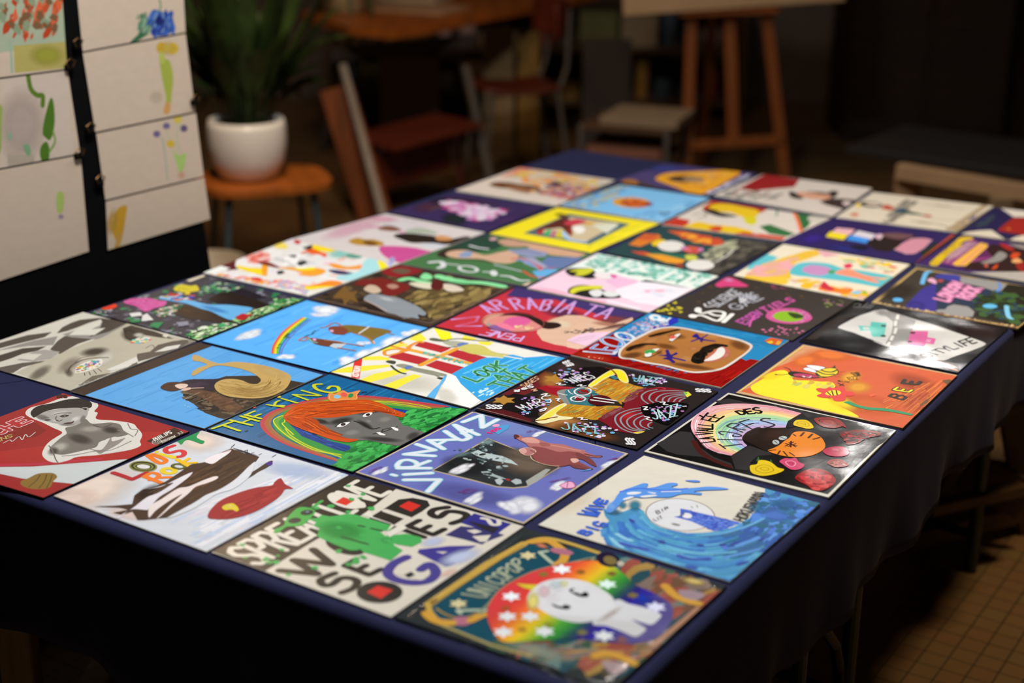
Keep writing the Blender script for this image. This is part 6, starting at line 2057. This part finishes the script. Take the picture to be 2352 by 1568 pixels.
def sheet(name_label, quad, art, seed, finish='matte', off=.003):
    P = [pl(*q) for q in quad]
    cx = sum(p[0] for p in P)/4; cy = sum(p[1] for p in P)/4
    q = [(x-cx, y-cy) for x, y in P]
    if area(q) < 0: q = q[::-1]
    A = Art(lambda px, py: (pl(px, py)[0]-cx, pl(px, py)[1]-cy), q, .0004, seed); A.STEP = 2e-5
    A.poly([(x*2, y*2) for x, y in q], lin('#cfbca8'))
    A.run(art)
    if SGN < 0: A.v = [(x, y, -z) for x, y, z in A.v]; A.f = [f[::-1] for f in A.f]
    s = SGN
    ev = [(x, y, 0) for x, y in q]+[(x, y, .0003*s) for x, y in q]
    ef = [(3, 2, 1, 0), (4, 5, 6, 7)]+[(i, (i+1) % 4, 4+(i+1) % 4, 4+i) for i in range(4)]
    o = A.finish('flower_drawing', [board['white'], *PAINT['matte']], ev, ef)
    o.matrix_world = Matrix.Translation(PA+PD*cx+PL*cy+PN*off*s) @ PM.to_4x4()
    return tag(o, name_label, 'drawing', 'flower drawings pinned on the black panel')
KK = 'K 0 0 2352\n'      # plain photo pixels below
KZ = 'K 0 0 750\n'       # the 750 px wide crop
sheet('cream drawing of a blue thistle, top of the right column on the black panel', [(163, -130), (410, -180), (424, 74), (188, 118)], KZ+'''
s #2c4da0 1060,120 1100,70 1160,85 1220,100 1245,160 1250,210 1200,250 1130,262 1080,240 1050,190
r #1d2f8a,#3c66b8,#7090c0 60 8 3 1060,110 1230,90 1250,220 1100,260
a #1a2470 .9 1145,155 50,0 0,40
s #3a6a4a 930,305 1000,240 1060,215 1080,230 1010,280 960,305
r #3a6a4a,#5a8a6a,#8aa890 22 7 3.5 980,110 1060,90 1080,230 1000,240
c #5a8a6a 4 1140,0 1150,40 1140,90''', 1)
sheet('cream drawing of two yellow daffodils, second in the right column', [(188, 122), (424, 78), (446, 256), (217, 303)], KZ+'''
e #d2a92c 1155,345 34,0 0,42
e #d8b838 1240,350 38,0 0,42
a #d2b94a .7 1200,350 90,0 0,60
s #a3b048 1140,400 1180,420 1220,450 1240,560 1230,680 1220,760 1190,760 1185,680 1160,560
s #b4bd5c 1140,380 1170,380 1180,450 1150,450
s #cf9a5a 1170,790 1190,740 1220,740 1215,810 1180,820
a #cdbfa8 .5 1120,700 60,0 0,60''', 2)
sheet('cream drawing of purple and yellow wildflowers, third in the right column', [(219, 307), (448, 260), (466, 404), (240, 459)], KZ+'''
e #70648c 1192,908 26,0 0,24
e #70648c 1122,965 26,0 0,24
e #625678 1318,925 26,0 0,26
e #d2bf50 1275,860 30,0 0,30
e #d2b42c 1222,1035 28,0 0,26
c #b9c09c 5 1280,890 1270,980 1285,1080
c #b0b6a0 6 1160,990 1180,1100 1200,1290
c #b9c09c 4 1192,930 1215,1000
s #a9c870 1240,1090 1280,1120 1330,1100 1330,1150 1310,1230 1280,1230 1260,1160
e #c8a088 1300,1260 26,0 0,26''', 3)
sheet('cream drawing of a golden flower spike, lowest in the right column', [(241, 463), (467, 408), (481, 503), (246, 574)], KZ+'''
s #c6982a 800,1640 830,1520 880,1480 908,1490 900,1560 880,1680 850,1780 830,1740
a #c6a04a .8 800,1600 40,10 -20,110
c #c09a50 10 850,1700 830,1780''', 4)
sheet('drawing of a red speckled foxglove on pale green, top of the left column', [(-140, -160), (128, -200), (152, 158), (-140, 196)], KZ+'''
p #a8b49a -500,-700 470,-700 480,300 0,380 -500,420
p #b4a860 90,330 470,300 480,490 100,525
a #a8a83c .8 330,400 140,0 0,90
c #9ab49c 6 70,300 75,420 80,520
r #c0502c,#d8643c,#b8401c,#a85a3a 46 13 2.6 20,0 430,-50 440,260 330,240 200,320 110,310 30,250
r #7a5a3a,#8a9a7a 26 16 1.4 0,0 430,-60 430,200 0,240''', 5)
sheet('drawing of dark green stems on grey paper, middle of the left column', [(-140, 200), (153, 162), (182, 352), (-140, 412)], KZ+'''
p #cfbfb0 0,560 470,510 530,1130 0,1230
a #bfaea4 .8 150,900 200,0 0,300
p #b3a596 45,1110 240,1110 240,1180 50,1220
c #5a7a20 11 195,540 215,640 260,685 300,690 300,760
s #4c741c 350,720 375,720 388,850 375,960 350,1010 320,990 300,960 310,870
s #4c741c 290,1050 330,1020 350,1080 340,1160 300,1165 280,1110
c #7a9a4a 5 375,950 390,1020 350,1090
s #9aac5c -40,780 10,770 5,900 0,1080 -40,1100
s #7aa47c 160,1050 200,1040 215,1100 190,1120
e #8ab090 65,980 14,0 0,28''', 6)
sheet('drawing of a small lavender sprig, lowest in the left column', [(-140, 416), (183, 356), (202, 577), (-140, 690)], KZ+'''
s #a9bf66 405,1390 440,1380 455,1420 445,1520 410,1530 398,1460
e #98889a 432,1560 20,0 0,18''', 7)
brass = mat('dull_brass', '#7a5a34', .35, .8, scale=20)
def clip_(i, px, py, lab):
    p = onp(px, py); t = thing('paper_clip', lab, 'clip', p+PN*.004*SGN, 0, 'small clips around the drawings'); t.rotation_euler = PM.to_euler()
    MB().box((0, 0, .004*SGN), (.022, .014, .008), bev=.002).build('jaw', black_panel, t)
    MB().tube([(-.006, 0, .008*SGN), (-.012, .012, .012*SGN), (0, .018, .012*SGN), (.012, .012, .012*SGN), (.006, 0, .008*SGN)], .0016, 6).build('handle', brass, t)
for i, (px, py, lab) in enumerate([(172, 107, 'metal clip between the panel columns, beside the blue thistle drawing'), (154, 155, 'metal clip on the foxglove drawing corner'),
        (201, 301, 'metal clip between the columns, beside the wildflower drawing'), (176, 358, 'brass clip at the corner of the green stems drawing'),
        (223, 420, 'metal clip beside the golden flower spike drawing'), (442, 235, 'dark clip on the right edge of the daffodil drawing')]): clip_(i, px, py, lab)

# ================================================================== background
M_red = mat('red_brown_plywood', '#5a2212', .45, var=.25, scale=2, stretch=(1, 8, 1))
M_org = mat('orange_varnished_wood', '#a0561c', .4, var=.25, scale=2, stretch=(8, 1, 1))
M_white = mat('white_glaze', '#ece6dc', .3, var=.06, scale=5)
M_paper = mat('paper', '#b7a284', .8, var=.1, scale=6)
M_leaf = mat('dark_leaf', '#1c2e12', .5, var=.5, scale=6, col2='#3c5220')
M_greysteel = mat('grey_tube', '#6a625a', .45, .4, scale=12)

# stool with the plant
sy = 5.25
S0 = ony(583, 422, sy); seat_z = S0.z
st = thing('wooden_stool', 'round-edged wooden stool on grey-blue legs carrying the plant pot', 'stool', (S0.x+.02, sy+.10, 0), R(20))
MB().prism([(.235*math.copysign(abs(math.cos(a))**.55, math.cos(a)), .20*math.copysign(abs(math.sin(a))**.55, math.sin(a))) for a in np.arange(32)*math.pi/16], seat_z-.022, seat_z).build('seat', M_org, st)
leg_m = mat('blue_grey_tube', '#46585c', .4, .3, scale=12)
for sx in (-1, 1):
    for sy_ in (-1, 1):
        MB().tube([(sx*.15, sy_*.13, seat_z-.022), (sx*.17, sy_*.15, seat_z/2), (sx*.19, sy_*.17, .0)], .0125, 10).build('leg', leg_m, st)
    MB().tube([(sx*.18, -.16, .12), (sx*.18, .16, .12)], .009, 8).build('stretcher', leg_m, st)
P0 = Vector((ony(560, 400, sy).x, sy+.10, seat_z))
pp = thing('potted_plant', 'leafy green plant in a rounded white pot on the wooden stool', 'plant', P0)
MB().lathe([(.001, .001), (.085, .0015), (.105, .012), (.132, .07), (.142, .13), (.140, .19), (.134, .215), (.126, .215), (.124, .19), (.001, .188)], n=40).build('pot', M_white, pp, smooth=True)
MB().lathe([(.001, .196), (.122, .196)], n=24).build('soil', mat('soil', '#1c140e', .95, scale=40), pp)
def leaves():
    mb = MB(); rnd = random.Random(8)
    for i in range(170):
        a = rnd.uniform(0, 6.28); r0 = rnd.uniform(0, .08); h = rnd.uniform(.22, .62); reach = rnd.uniform(.10, .36)
        base = Vector((r0*math.cos(a), r0*math.sin(a), .19)); d = Vector((math.cos(a), math.sin(a), 0)); L_ = rnd.uniform(.12, .24); wd = rnd.uniform(.018, .036)
        droop = rnd.uniform(.0, .55); pts = []
        if d.y < -.1: reach *= .45; h = max(h, .36); droop *= .4
        for k in range(7):
            t = k/6; pts.append(base+d*(reach*t**1.2)+Vector((0, 0, h*t-droop*.45*t**3)))
        sd = d.cross(Vector((0, 0, 1))); V_ = []; F_ = []
        for k, p in enumerate(pts):
            t = k/6; w_ = wd*(math.sin(math.pi*min(1, max(0, (t-.35)/.65)))+.04) if t > .35 else .0025
            V_ += [p-sd*w_, p+Vector((0, 0, -.3*w_)), p+sd*w_]
        for k in range(6):
            for q in range(2): F_.append((k*3+q, k*3+q+1, k*3+q+4, k*3+q+3))
        mb.add(V_, F_)
    return mb
leaves().build('foliage', M_leaf, pp, smooth=True)

# pale bin on the floor beside the panel
bn = ony(468, 560, 4.75)
b = thing('waste_bin', 'pale tapered bin standing on the floor under the stool, beside the black panel', 'bin', (bn.x-.02, 4.85, 0))
MB().lathe([(.001, .0), (.10, .0), (.104, .004), (.13, .30), (.135, .305), (.128, .30), (.10, .012), (.001, .010)], n=32).build('body', mat('pale_plastic', '#a89880', .5, var=.1), b, smooth=True)

# drawing desk with inclined steel legs
dy = 6.6
c1 = ony(880, 74, dy); topz = c1.z
dl, dr = ony(690, 36, dy+.55), ony(1210, 6, dy+.6)
dk = thing('drawing_desk', 'long wooden desk on slanting steel legs at the back of the room', 'desk', (c1.x, dy, 0))
pts = [(690, 30), (800, 62), (900, 72), (985, 60), (1090, 38), (1290, 2)]
ed = [onz(x, y, topz) for x, y in pts]
loc0 = Vector((c1.x, dy, 0))
poly = [(p.x-c1.x, p.y-dy) for p in ed]+[(ed[-1].x-c1.x+.2, ed[-1].y-dy+.35), (ed[0].x-c1.x+.2, ed[-1].y-dy+.45)]
if area(poly) < 0: poly = poly[::-1]
MB().prism(poly, topz-.035, topz).build('desktop', M_org, dk)
def legbar(a, b, name, m, par, w=.032, d=.032):
    MB().bar(a-par.location, b-par.location, w, d, .004).build(name, m, par)
def floorpt(px, py): return onz(px, py, .0)
fa = onz(905, 590, .0)
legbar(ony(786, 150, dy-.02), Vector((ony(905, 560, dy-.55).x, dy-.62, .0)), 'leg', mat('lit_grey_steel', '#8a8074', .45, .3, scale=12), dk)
legbar(ony(1068, 150, dy+.35), Vector((ony(1140, 430, dy+.2).x, dy+.15, .0)), 'leg', M_greysteel, dk)
legbar(Vector((ony(800, 150, dy+.5).x, dy+.9, topz-.04)), Vector((ony(700, 300, dy+.8).x, dy+1.4, 0)), 'leg', M_greysteel, dk)
legbar(Vector((ony(1150, 100, dy+.8).x, dy+1.2, topz-.04)), Vector((ony(1190, 300, dy+.9).x, dy+1.6, 0)), 'leg', M_greysteel, dk)
legbar(ony(760, 128, dy+.30), ony(1090, 92, dy+.55), 'apron', mat('dark_rail', '#2a211a', .6), dk, .03, .06)
# things on the desk
def thing_paper(px, py, w, d, h, rz, lab, m, cat='paper stack', nm='paper_stack', z=None, grp=None):
    p = onz(px, py, z if z is not None else topz)
    o = MB().box((0, 0, h/2), (w, d, h), bev=.001).build(nm, m, loc=p); o.rotation_euler.z = rz
    return tag(o, lab, cat, grp)
thing_paper(960, 22, .42, .30, .012, R(-25), 'pale wooden board lying flat on the desk corner', mat('pale_board', '#b08a68', .7), 'board', 'drawing_board')
thing_paper(950, 2, .34, .24, .03, R(-20), 'cream paper pad on the desk beside the pale board', M_paper)
vp = onz(790, 30, topz); vz = thing('flower_pot', 'cream pot on the left end of the desk', 'pot', vp+Vector((0, .05, 0)))
MB().lathe([(.001, .001), (.085, .001), (.10, .01), (.12, .14), (.125, .16), (.115, .16), (.105, .14), (.001, .13)], n=28).build('body', mat('cream_glaze', '#b9a47c', .5), vz, smooth=True)
g = MB(); rr = random.Random(3)
for i in range(40):
    a = rr.uniform(0, 6.3); rch = rr.uniform(.05, .28); hh = rr.uniform(.15, .5)
    P_ = [Vector((math.cos(a)*rch*t, math.sin(a)*rch*t, .13+hh*t-.4*t**3)) for t in (0, .25, .5, .75, 1)]; sd = Vector((-math.sin(a), math.cos(a), 0))
    V_ = []; F_ = []
    for k, p in enumerate(P_): w_ = (.004, .016, .02, .014, .002)[k]; V_ += [p-sd*w_, p+sd*w_]
    for k in range(4): F_.append((2*k, 2*k+1, 2*k+3, 2*k+2))
    g.add(V_, F_)
g.build('foliage', M_leaf, vz)

# wooden chair beside the desk legs (seat seen from behind)
def school_chair(loc, rz, lab, m, grp=None, sz=.44, back=True, s=1.0):
    t = thing('school_chair', lab, 'chair', loc, rz, grp)
    t.scale = (s, s, s)
    def curved(w, d, zf, th, y0, up, name):
        vs = []; fs = []; n = 10
        for i in range(n+1):
            for j in range(n+1):
                x = (i/n-.5)*w; q = j/n
                if up: X, Y, Z = x*(1-.08*abs(2*q-1)**3), y0+.10*(2*x/w)**2*-1, zf+q*d
                else: X, Y, Z = x*(1-.10*abs(2*q-1)**3), y0+q*d, zf-.02*math.sin(q*math.pi)+.012*(2*x/w)**2
                vs.append((X, Y, Z))
        for i in range(n):
            for j in range(n): a = i*(n+1)+j; fs.append((a, a+n+1, a+n+2, a+1))
        o = obj(name, vs, fs, m, t, smooth=True); md = o.modifiers.new('ply', 'SOLIDIFY'); md.thickness = th; md = o.modifiers.new('edge', 'BEVEL'); md.width = .003; md.limit_method = 'ANGLE'
    curved(.40, .38, sz, .014, -.19, False, 'seat')
    curved(.38, .17, sz+.22, .012, .24, True, 'backrest')
    for sx in (-1, 1):
        MB().tube([(sx*.17, .22, sz+.36), (sx*.17, .21, sz+.1), (sx*.17, .17, sz-.02), (sx*.19, .24, .0)], .011, 8).build('rear_leg', M_greysteel, t)
        MB().tube([(sx*.17, .16, sz-.018), (sx*.17, -.15, sz-.02), (sx*.19, -.20, .0)], .011, 8).build('front_leg', M_greysteel, t)
    return t
# the varnished slatted chair: two side boards and a plank seat
fy = 6.55
def fold_chair():
    a = ony(772, 200, fy+.05); c = ony(850, 500, fy-.05)
    t = thing('slatted_wooden_chair', 'orange-brown wooden chair with a board back beside the slanting desk leg', 'chair', (c.x, fy, 0))
    L0 = t.location
    def bd(p, q, w, d, nm, m=M_org, up=(0, 0, 1)): MB().bar(p-L0, q-L0, w, d, .005, up).build(nm, m, t)
    bd(a, Vector((c.x+.03, fy-.05, .005)), .15, .028, 'back_board', mat('dark_orange_wood', '#7a3e14', .45, var=.25, scale=2, stretch=(8, 8, 1)), up=(0, 1, 0))
    s0, s1 = ony(850, 330, fy), ony(1055, 275, fy+.35)
    bd(s0, s1, .34, .024, 'seat', M_red)
    bd(ony(855, 400, fy), ony(1030, 345, fy+.3), .025, .17, 'apron', M_red)
    bd(Vector((s1.x-.03, s1.y, s1.z)), Vector((s1.x+.02, s1.y+.05, .0)), .035, .035, 'leg', M_red)
    bd(Vector((s0.x+.06, s0.y+.33, s0.z)), Vector((s0.x+.02, s0.y+.42, .0)), .035, .035, 'leg', M_red)
fold_chair()
cp = ony(1200, 205, 7.0)
school_chair((cp.x-.04, 7.15, 0), R(-75), 'dark red-brown chair with a rounded back in front of the cluttered shelf', M_red, sz=cp.z, s=1.0)

# easel with a pale canvas
ey = 7.0
def easel():
    foot = lambda px, py, Y: ony(px, py, Y)
    cx = ony(1690, 330, ey)
    t = thing('wooden_easel', 'orange-brown wooden easel standing behind the far edge of the table', 'easel', (cx.x, ey, 0))
    L0 = t.location
    def bd(p, q, w, d, nm): MB().bar(p-L0, q-L0, w, d, .004).build(nm, M_easel, t)
    def line(x0, y0, x1, y1, Ya, Yb, ext=0):
        a, b_ = ony(x0, y0, Ya), ony(x1, y1, Yb); dd = b_-a
        k = (-a.z+.002)/dd.z; return a, a+dd*k
    a, b_ = line(1590, 0, 1577, 370, ey, ey-.04); up = a+(a-b_)*.55; bd(up, b_, .052, .026, 'leg')
    a, b_ = line(1757, 0, 1800, 390, ey, ey-.04); bd(a+(a-b_)*.55, b_, .052, .026, 'leg')
    a, b_ = ony(1675, 0, ey+.01), ony(1684, 330, ey-.03); bd(a+(a-b_)*.9, b_, .055, .024, 'mast')
    a, b_ = line(1640, 0, 1612, 330, ey+.30, ey+.62); bd(a, b_, .045, .024, 'rear_leg')
    bd(ony(1576, 334, ey-.045), ony(1800, 320, ey-.045), .03, .045, 'crossbar')
    bd(ony(1560, 30, ey-.05), ony(1790, 22, ey-.05), .05, .03, 'ledge')
M_easel = mat('easel_wood', '#8a4a1c', .45, var=.2, scale=3, stretch=(10, 10, 1))
easel()
ca, cb = ony(1432, 36, ey-.075), ony(1940, 2, ey-.075)
cv = thing('canvas', 'large pale canvas resting on the wooden easel', 'canvas', ca)
cd = (cb-ca); cang = math.atan2(cd.z, cd.x)
MB().box((cd.length/2, 0, .30), (cd.length, .022, .60), bev=.003).build('face', mat('primed_canvas', '#c2a078', .8, var=.06), cv)
MB().box((cd.length/2, .018, .30), (cd.length-.02, .012, .58), bev=.003).build('stretcher_frame', M_pine, cv)
cv.rotation_euler = (R(0), -cang, 0)

# low table in front of the black wall with a pale edge, right
ry = 5.3
ra, rb = ony(2062, 392, ry), ony(2380, 446, ry-.30)
lt = thing('low_bench', 'low pale-edged bench in the dark behind the right of the table', 'bench', (ra.x, ry, 0))
dd = rb-ra; ang = math.atan2(dd.y, dd.x); hz = .5*(ra.z+rb.z)
MB().bar(ra-lt.location, rb+dd*.6-lt.location, .055, .05, .004, up=(0, 1, 0)).build('front_rail', mat('pale_rail', '#b08a62', .7), lt)
MB().box(((dd.x*1.6)/2+.05, .33, ra.z+.0), (dd.length*1.6, .55, .03), Matrix.Rotation(ang, 3, 'Z'), .003).build('top', mat('dark_top', '#1a1410', .7), lt)
l1 = ony(2300, 452, ry-.26)
for x, y in ((l1.x, l1.y), (ra.x+.04, ra.y+.03), (l1.x+.35, l1.y-.25), (ra.x+.2, ra.y+.55)):
    MB().box((x-lt.location.x, y-lt.location.y, (ra.z-.03)/2), (.07, .05, ra.z-.03), bev=.004).build('leg', mat('pale_leg', '#8a7050', .7) if x == l1.x else lt.children[0].data.materials[0], lt)

# dark cupboards along the right back
for i, (x0, x1, y, h, lab) in enumerate([(1.85, 2.75, 8.6, 1.5, 'dark wooden cupboard with an arched panel behind the easel'), (2.8, 3.9, 8.4, 1.2, 'dark cupboard at the far right of the room')]):
    t = thing('cupboard', lab, 'cupboard', ((x0+x1)/2, y, 0))
    m = mat('dark_walnut', '#2c1c12', .6, var=.3, scale=3, stretch=(1, 1, 6))
    MB().box((0, 0, h/2), (x1-x0, .5, h), bev=.01).build('carcass', m, t)
    for s in (-1, 1):
        d_ = MB().box((s*(x1-x0)/4, -.262, h/2), ((x1-x0)/2-.04, .022, h-.1), bev=.006).build('door', m, t)
        MB().tube([(s*.05, -.275, h/2-.05), (s*.05, -.30, h/2-.03), (s*.05, -.30, h/2+.03), (s*.05, -.275, h/2+.05)], .006, 8).build('handle', brass, d_)

# shelf full of studio clutter behind the chairs
sy2 = 9.1
sh = thing('studio_shelf', 'open shelf crowded with paper and boxes at the back of the room', 'shelf', (.15, sy2, 0))
m_sh = mat('shelf_wood', '#5a4028', .7, var=.2, scale=3)
SX0, SX1 = -1.1, 1.35
for z in (.10, .42, .74): MB().box(((SX0+SX1)/2-.15, 0, z), (SX1-SX0, .42, .025), bev=.003).build('board', m_sh, sh)
for x in (SX0, .12, SX1): MB().box((x-.15, 0, .40), (.03, .42, .80), bev=.003).build('upright', m_sh, sh)
rr = random.Random(12)
kinds = [('cardboard_box', 'box'), ('storage_tin', 'tin'), ('ring_binder', 'binder'), ('paper_roll', 'paper roll'), ('paint_bottle', 'bottle'), ('document_tray', 'tray')]
tones = [('brown', '#7a5c3c'), ('grey', '#56504a'), ('dark red', '#8a4030'), ('beige', '#a08c70'), ('slate blue', '#3e5060'), ('olive', '#6c6c40'), ('ochre', '#a07830'), ('pale pink', '#b09088')]
for z, lvl in ((.1125, 'lowest'), (.4325, 'middle'), (.7525, 'top')):
    x = SX0+.06; prev = None
    while x < SX1-.16:
        nm, cat = kinds[rr.randrange(6)]; tone, c_ = tones[rr.randrange(8)]; w_ = rr.uniform(.10, .24); h_ = rr.uniform(.10, .25)
        if nm == 'ring_binder': w_ = .08; h_ = .27
        if nm in ('paint_bottle', 'storage_tin', 'paper_roll'): w_ = min(w_, .11)
        if x < .12 < x+w_+.03: x = .15
        if x+w_ > SX1-.03: break
        rad = w_/2
        if nm == 'paint_bottle': mb = MB().lathe([(.001, 0), (rad*.9, 0), (rad, .01), (rad, h_*.6), (rad*.4, h_*.8), (rad*.4, h_), (.001, h_)], n=20)
        elif nm == 'paper_roll': mb = MB().lathe([(.001, 0), (rad*.7, 0), (rad*.7, h_+.03), (rad*.5, h_+.03), (rad*.5, .01), (.001, .01)], n=20)
        elif nm == 'storage_tin': mb = MB().lathe([(.001, 0), (rad, 0), (rad, h_*.7), (rad*.95, h_*.7), (rad*.95, .01), (.001, .01)], n=20)
        elif nm == 'ring_binder': mb = MB().box((0, 0, h_/2), (w_*.9, .26, h_), bev=.003).lathe([(.012, h_*.3), (.012, h_*.3+.004)], (0, -.13, 0), 8)
        elif nm == 'document_tray': mb = MB().box((0, 0, .006), (w_, .30, .012)).box((-w_/2+.004, 0, h_*.2), (.008, .30, h_*.4)).box((w_/2-.004, 0, h_*.2), (.008, .30, h_*.4)).box((0, .146, h_*.2), (w_, .008, h_*.4)).box((0, 0, .03), (w_-.03, .26, .035))
        else: mb = MB().box((0, 0, h_/2), (w_, .30, h_), bev=.004).box((0, -.001, h_+.002), (w_+.006, .30, .004))
        o = mb.build(nm, mat(nm+'_surface', c_, .7), loc=(x+w_/2, sy2-.02, z))
        tag(o, f'{tone} {cat} on the {lvl} board, '+(f'right of the {prev}' if prev else 'at the left end of the back shelf'), cat, 'clutter on the studio shelf')
        prev = f'{tone} {cat}'; x += w_+rr.uniform(.012, .05)

# low trolley with flat paper stacks left of the easel
ty = 6.75
q = ony(1462, 285, ty)
tw = thing('paper_trolley', 'low trolley of flat paper sheets left of the easel', 'trolley', (q.x, ty, 0))
for z in (q.z-.28, q.z-.14, q.z):
    MB().box((0, .1, z-.012), (.42, .40, .02), Matrix.Rotation(R(-20), 3, 'Z'), .003).build('shelf', m_sh, tw)
for sx in (-1, 1):
    for s2 in (-1, 1):
        p = Matrix.Rotation(R(-20), 3, 'Z') @ Vector((sx*.20, s2*.19, 0)); MB().box((p.x, p.y+.1, (q.z)/2), (.025, .025, q.z), bev=.003).build('upright', M_greysteel, tw)
for i, (dx, dz, c_, w_, h_, lab) in enumerate([(.06, 0, '#9a8468', .36, .035, 'stack of pale paper on top of the trolley left of the easel'), (-.02, -.14, '#8a5a44', .34, .04, 'reddish paper stack on the middle shelf of the trolley'), (0, -.28, '#6a4c30', .34, .05, 'brown card stack on the lowest shelf of the trolley')]):
    o = MB().box((0, 0, h_/2), (w_, .34, h_), bev=.002).build('paper_stack', mat('stack_paper', c_, .8, scale=30), loc=(q.x+dx, ty+.1, q.z+dz-.001)); o.rotation_euler.z = R(-20+6*i)
    tag(o, lab, 'paper stack')
# wall sheets seen behind the desk
for i, (x0, y0, x1, y1, c_, lab) in enumerate([(870, 130, 1010, 290, '#77695a', 'large grey-brown sheet leaning on the back wall below the desk'), (1110, 60, 1180, 175, '#8c7350', 'upright beige panel behind the desk, right of its legs'), (1190, 70, 1240, 160, '#8a6a30', 'ochre panel leaning behind the round-backed chair'), (1340, 90, 1450, 170, '#3c322a', 'grey cloth bag behind the trolley of papers')]):
    Yp = 7.75
    a, b_ = ony(x0, y0, Yp), ony(x1, y1, Yp); hgt = a.z
    o = MB().box((0, 0, hgt/2), (b_.x-a.x, .02, hgt), Matrix.Rotation(R(-5), 3, 'X'), .002).build('leaning_board', mat('leaning_board_surface', c_, .8), loc=((a.x+b_.x)/2, Yp, .0))
    tag(o, lab.replace('grey cloth bag', 'tall dusty grey board'), 'board')

# lower right: feet of the dark trestle that carries the far table
def wood_trestle():
    P = onz
    t0 = P(2240, 1180, .12)
    t = thing('wooden_trestle', 'dark wooden trestle with slanting legs on the tiled floor beyond the right hem', 'trestle', (t0.x, t0.y, 0))
    L0 = t.location; m = mat('dark_stained_wood', '#4a3018', .5, var=.25, scale=3, stretch=(8, 1, 8))
    def bd(p, q, w, d, nm, up=(0, 0, 1)): MB().bar(p-L0, q-L0, w, d, .004, up).build(nm, m, t)
    a = P(2352, 1225, .0); b_ = P(2302, 925, .36); bd(a+Vector((.03, 0, 0)), b_+Vector((.03, 0, 0)), .085, .03, 'leg', (0, 1, 0))
    a = P(2078, 1240, .06); b_ = P(2352, 1168, .06); bd(a, b_, .05, .05, 'stretcher')
    a = P(2130, 1168, .20); b_ = P(2300, 1130, .20); bd(a, b_+(b_-a)*.3, .04, .03, 'brace')
    a = P(2215, 1076, .20); b_ = P(2360, 1150, .14); bd(a, b_, .02, .11, 'rail')
    a = P(2120, 1150, .0); b_ = P(2180, 1010, .34); bd(a, b_, .06, .03, 'leg')
wood_trestle()
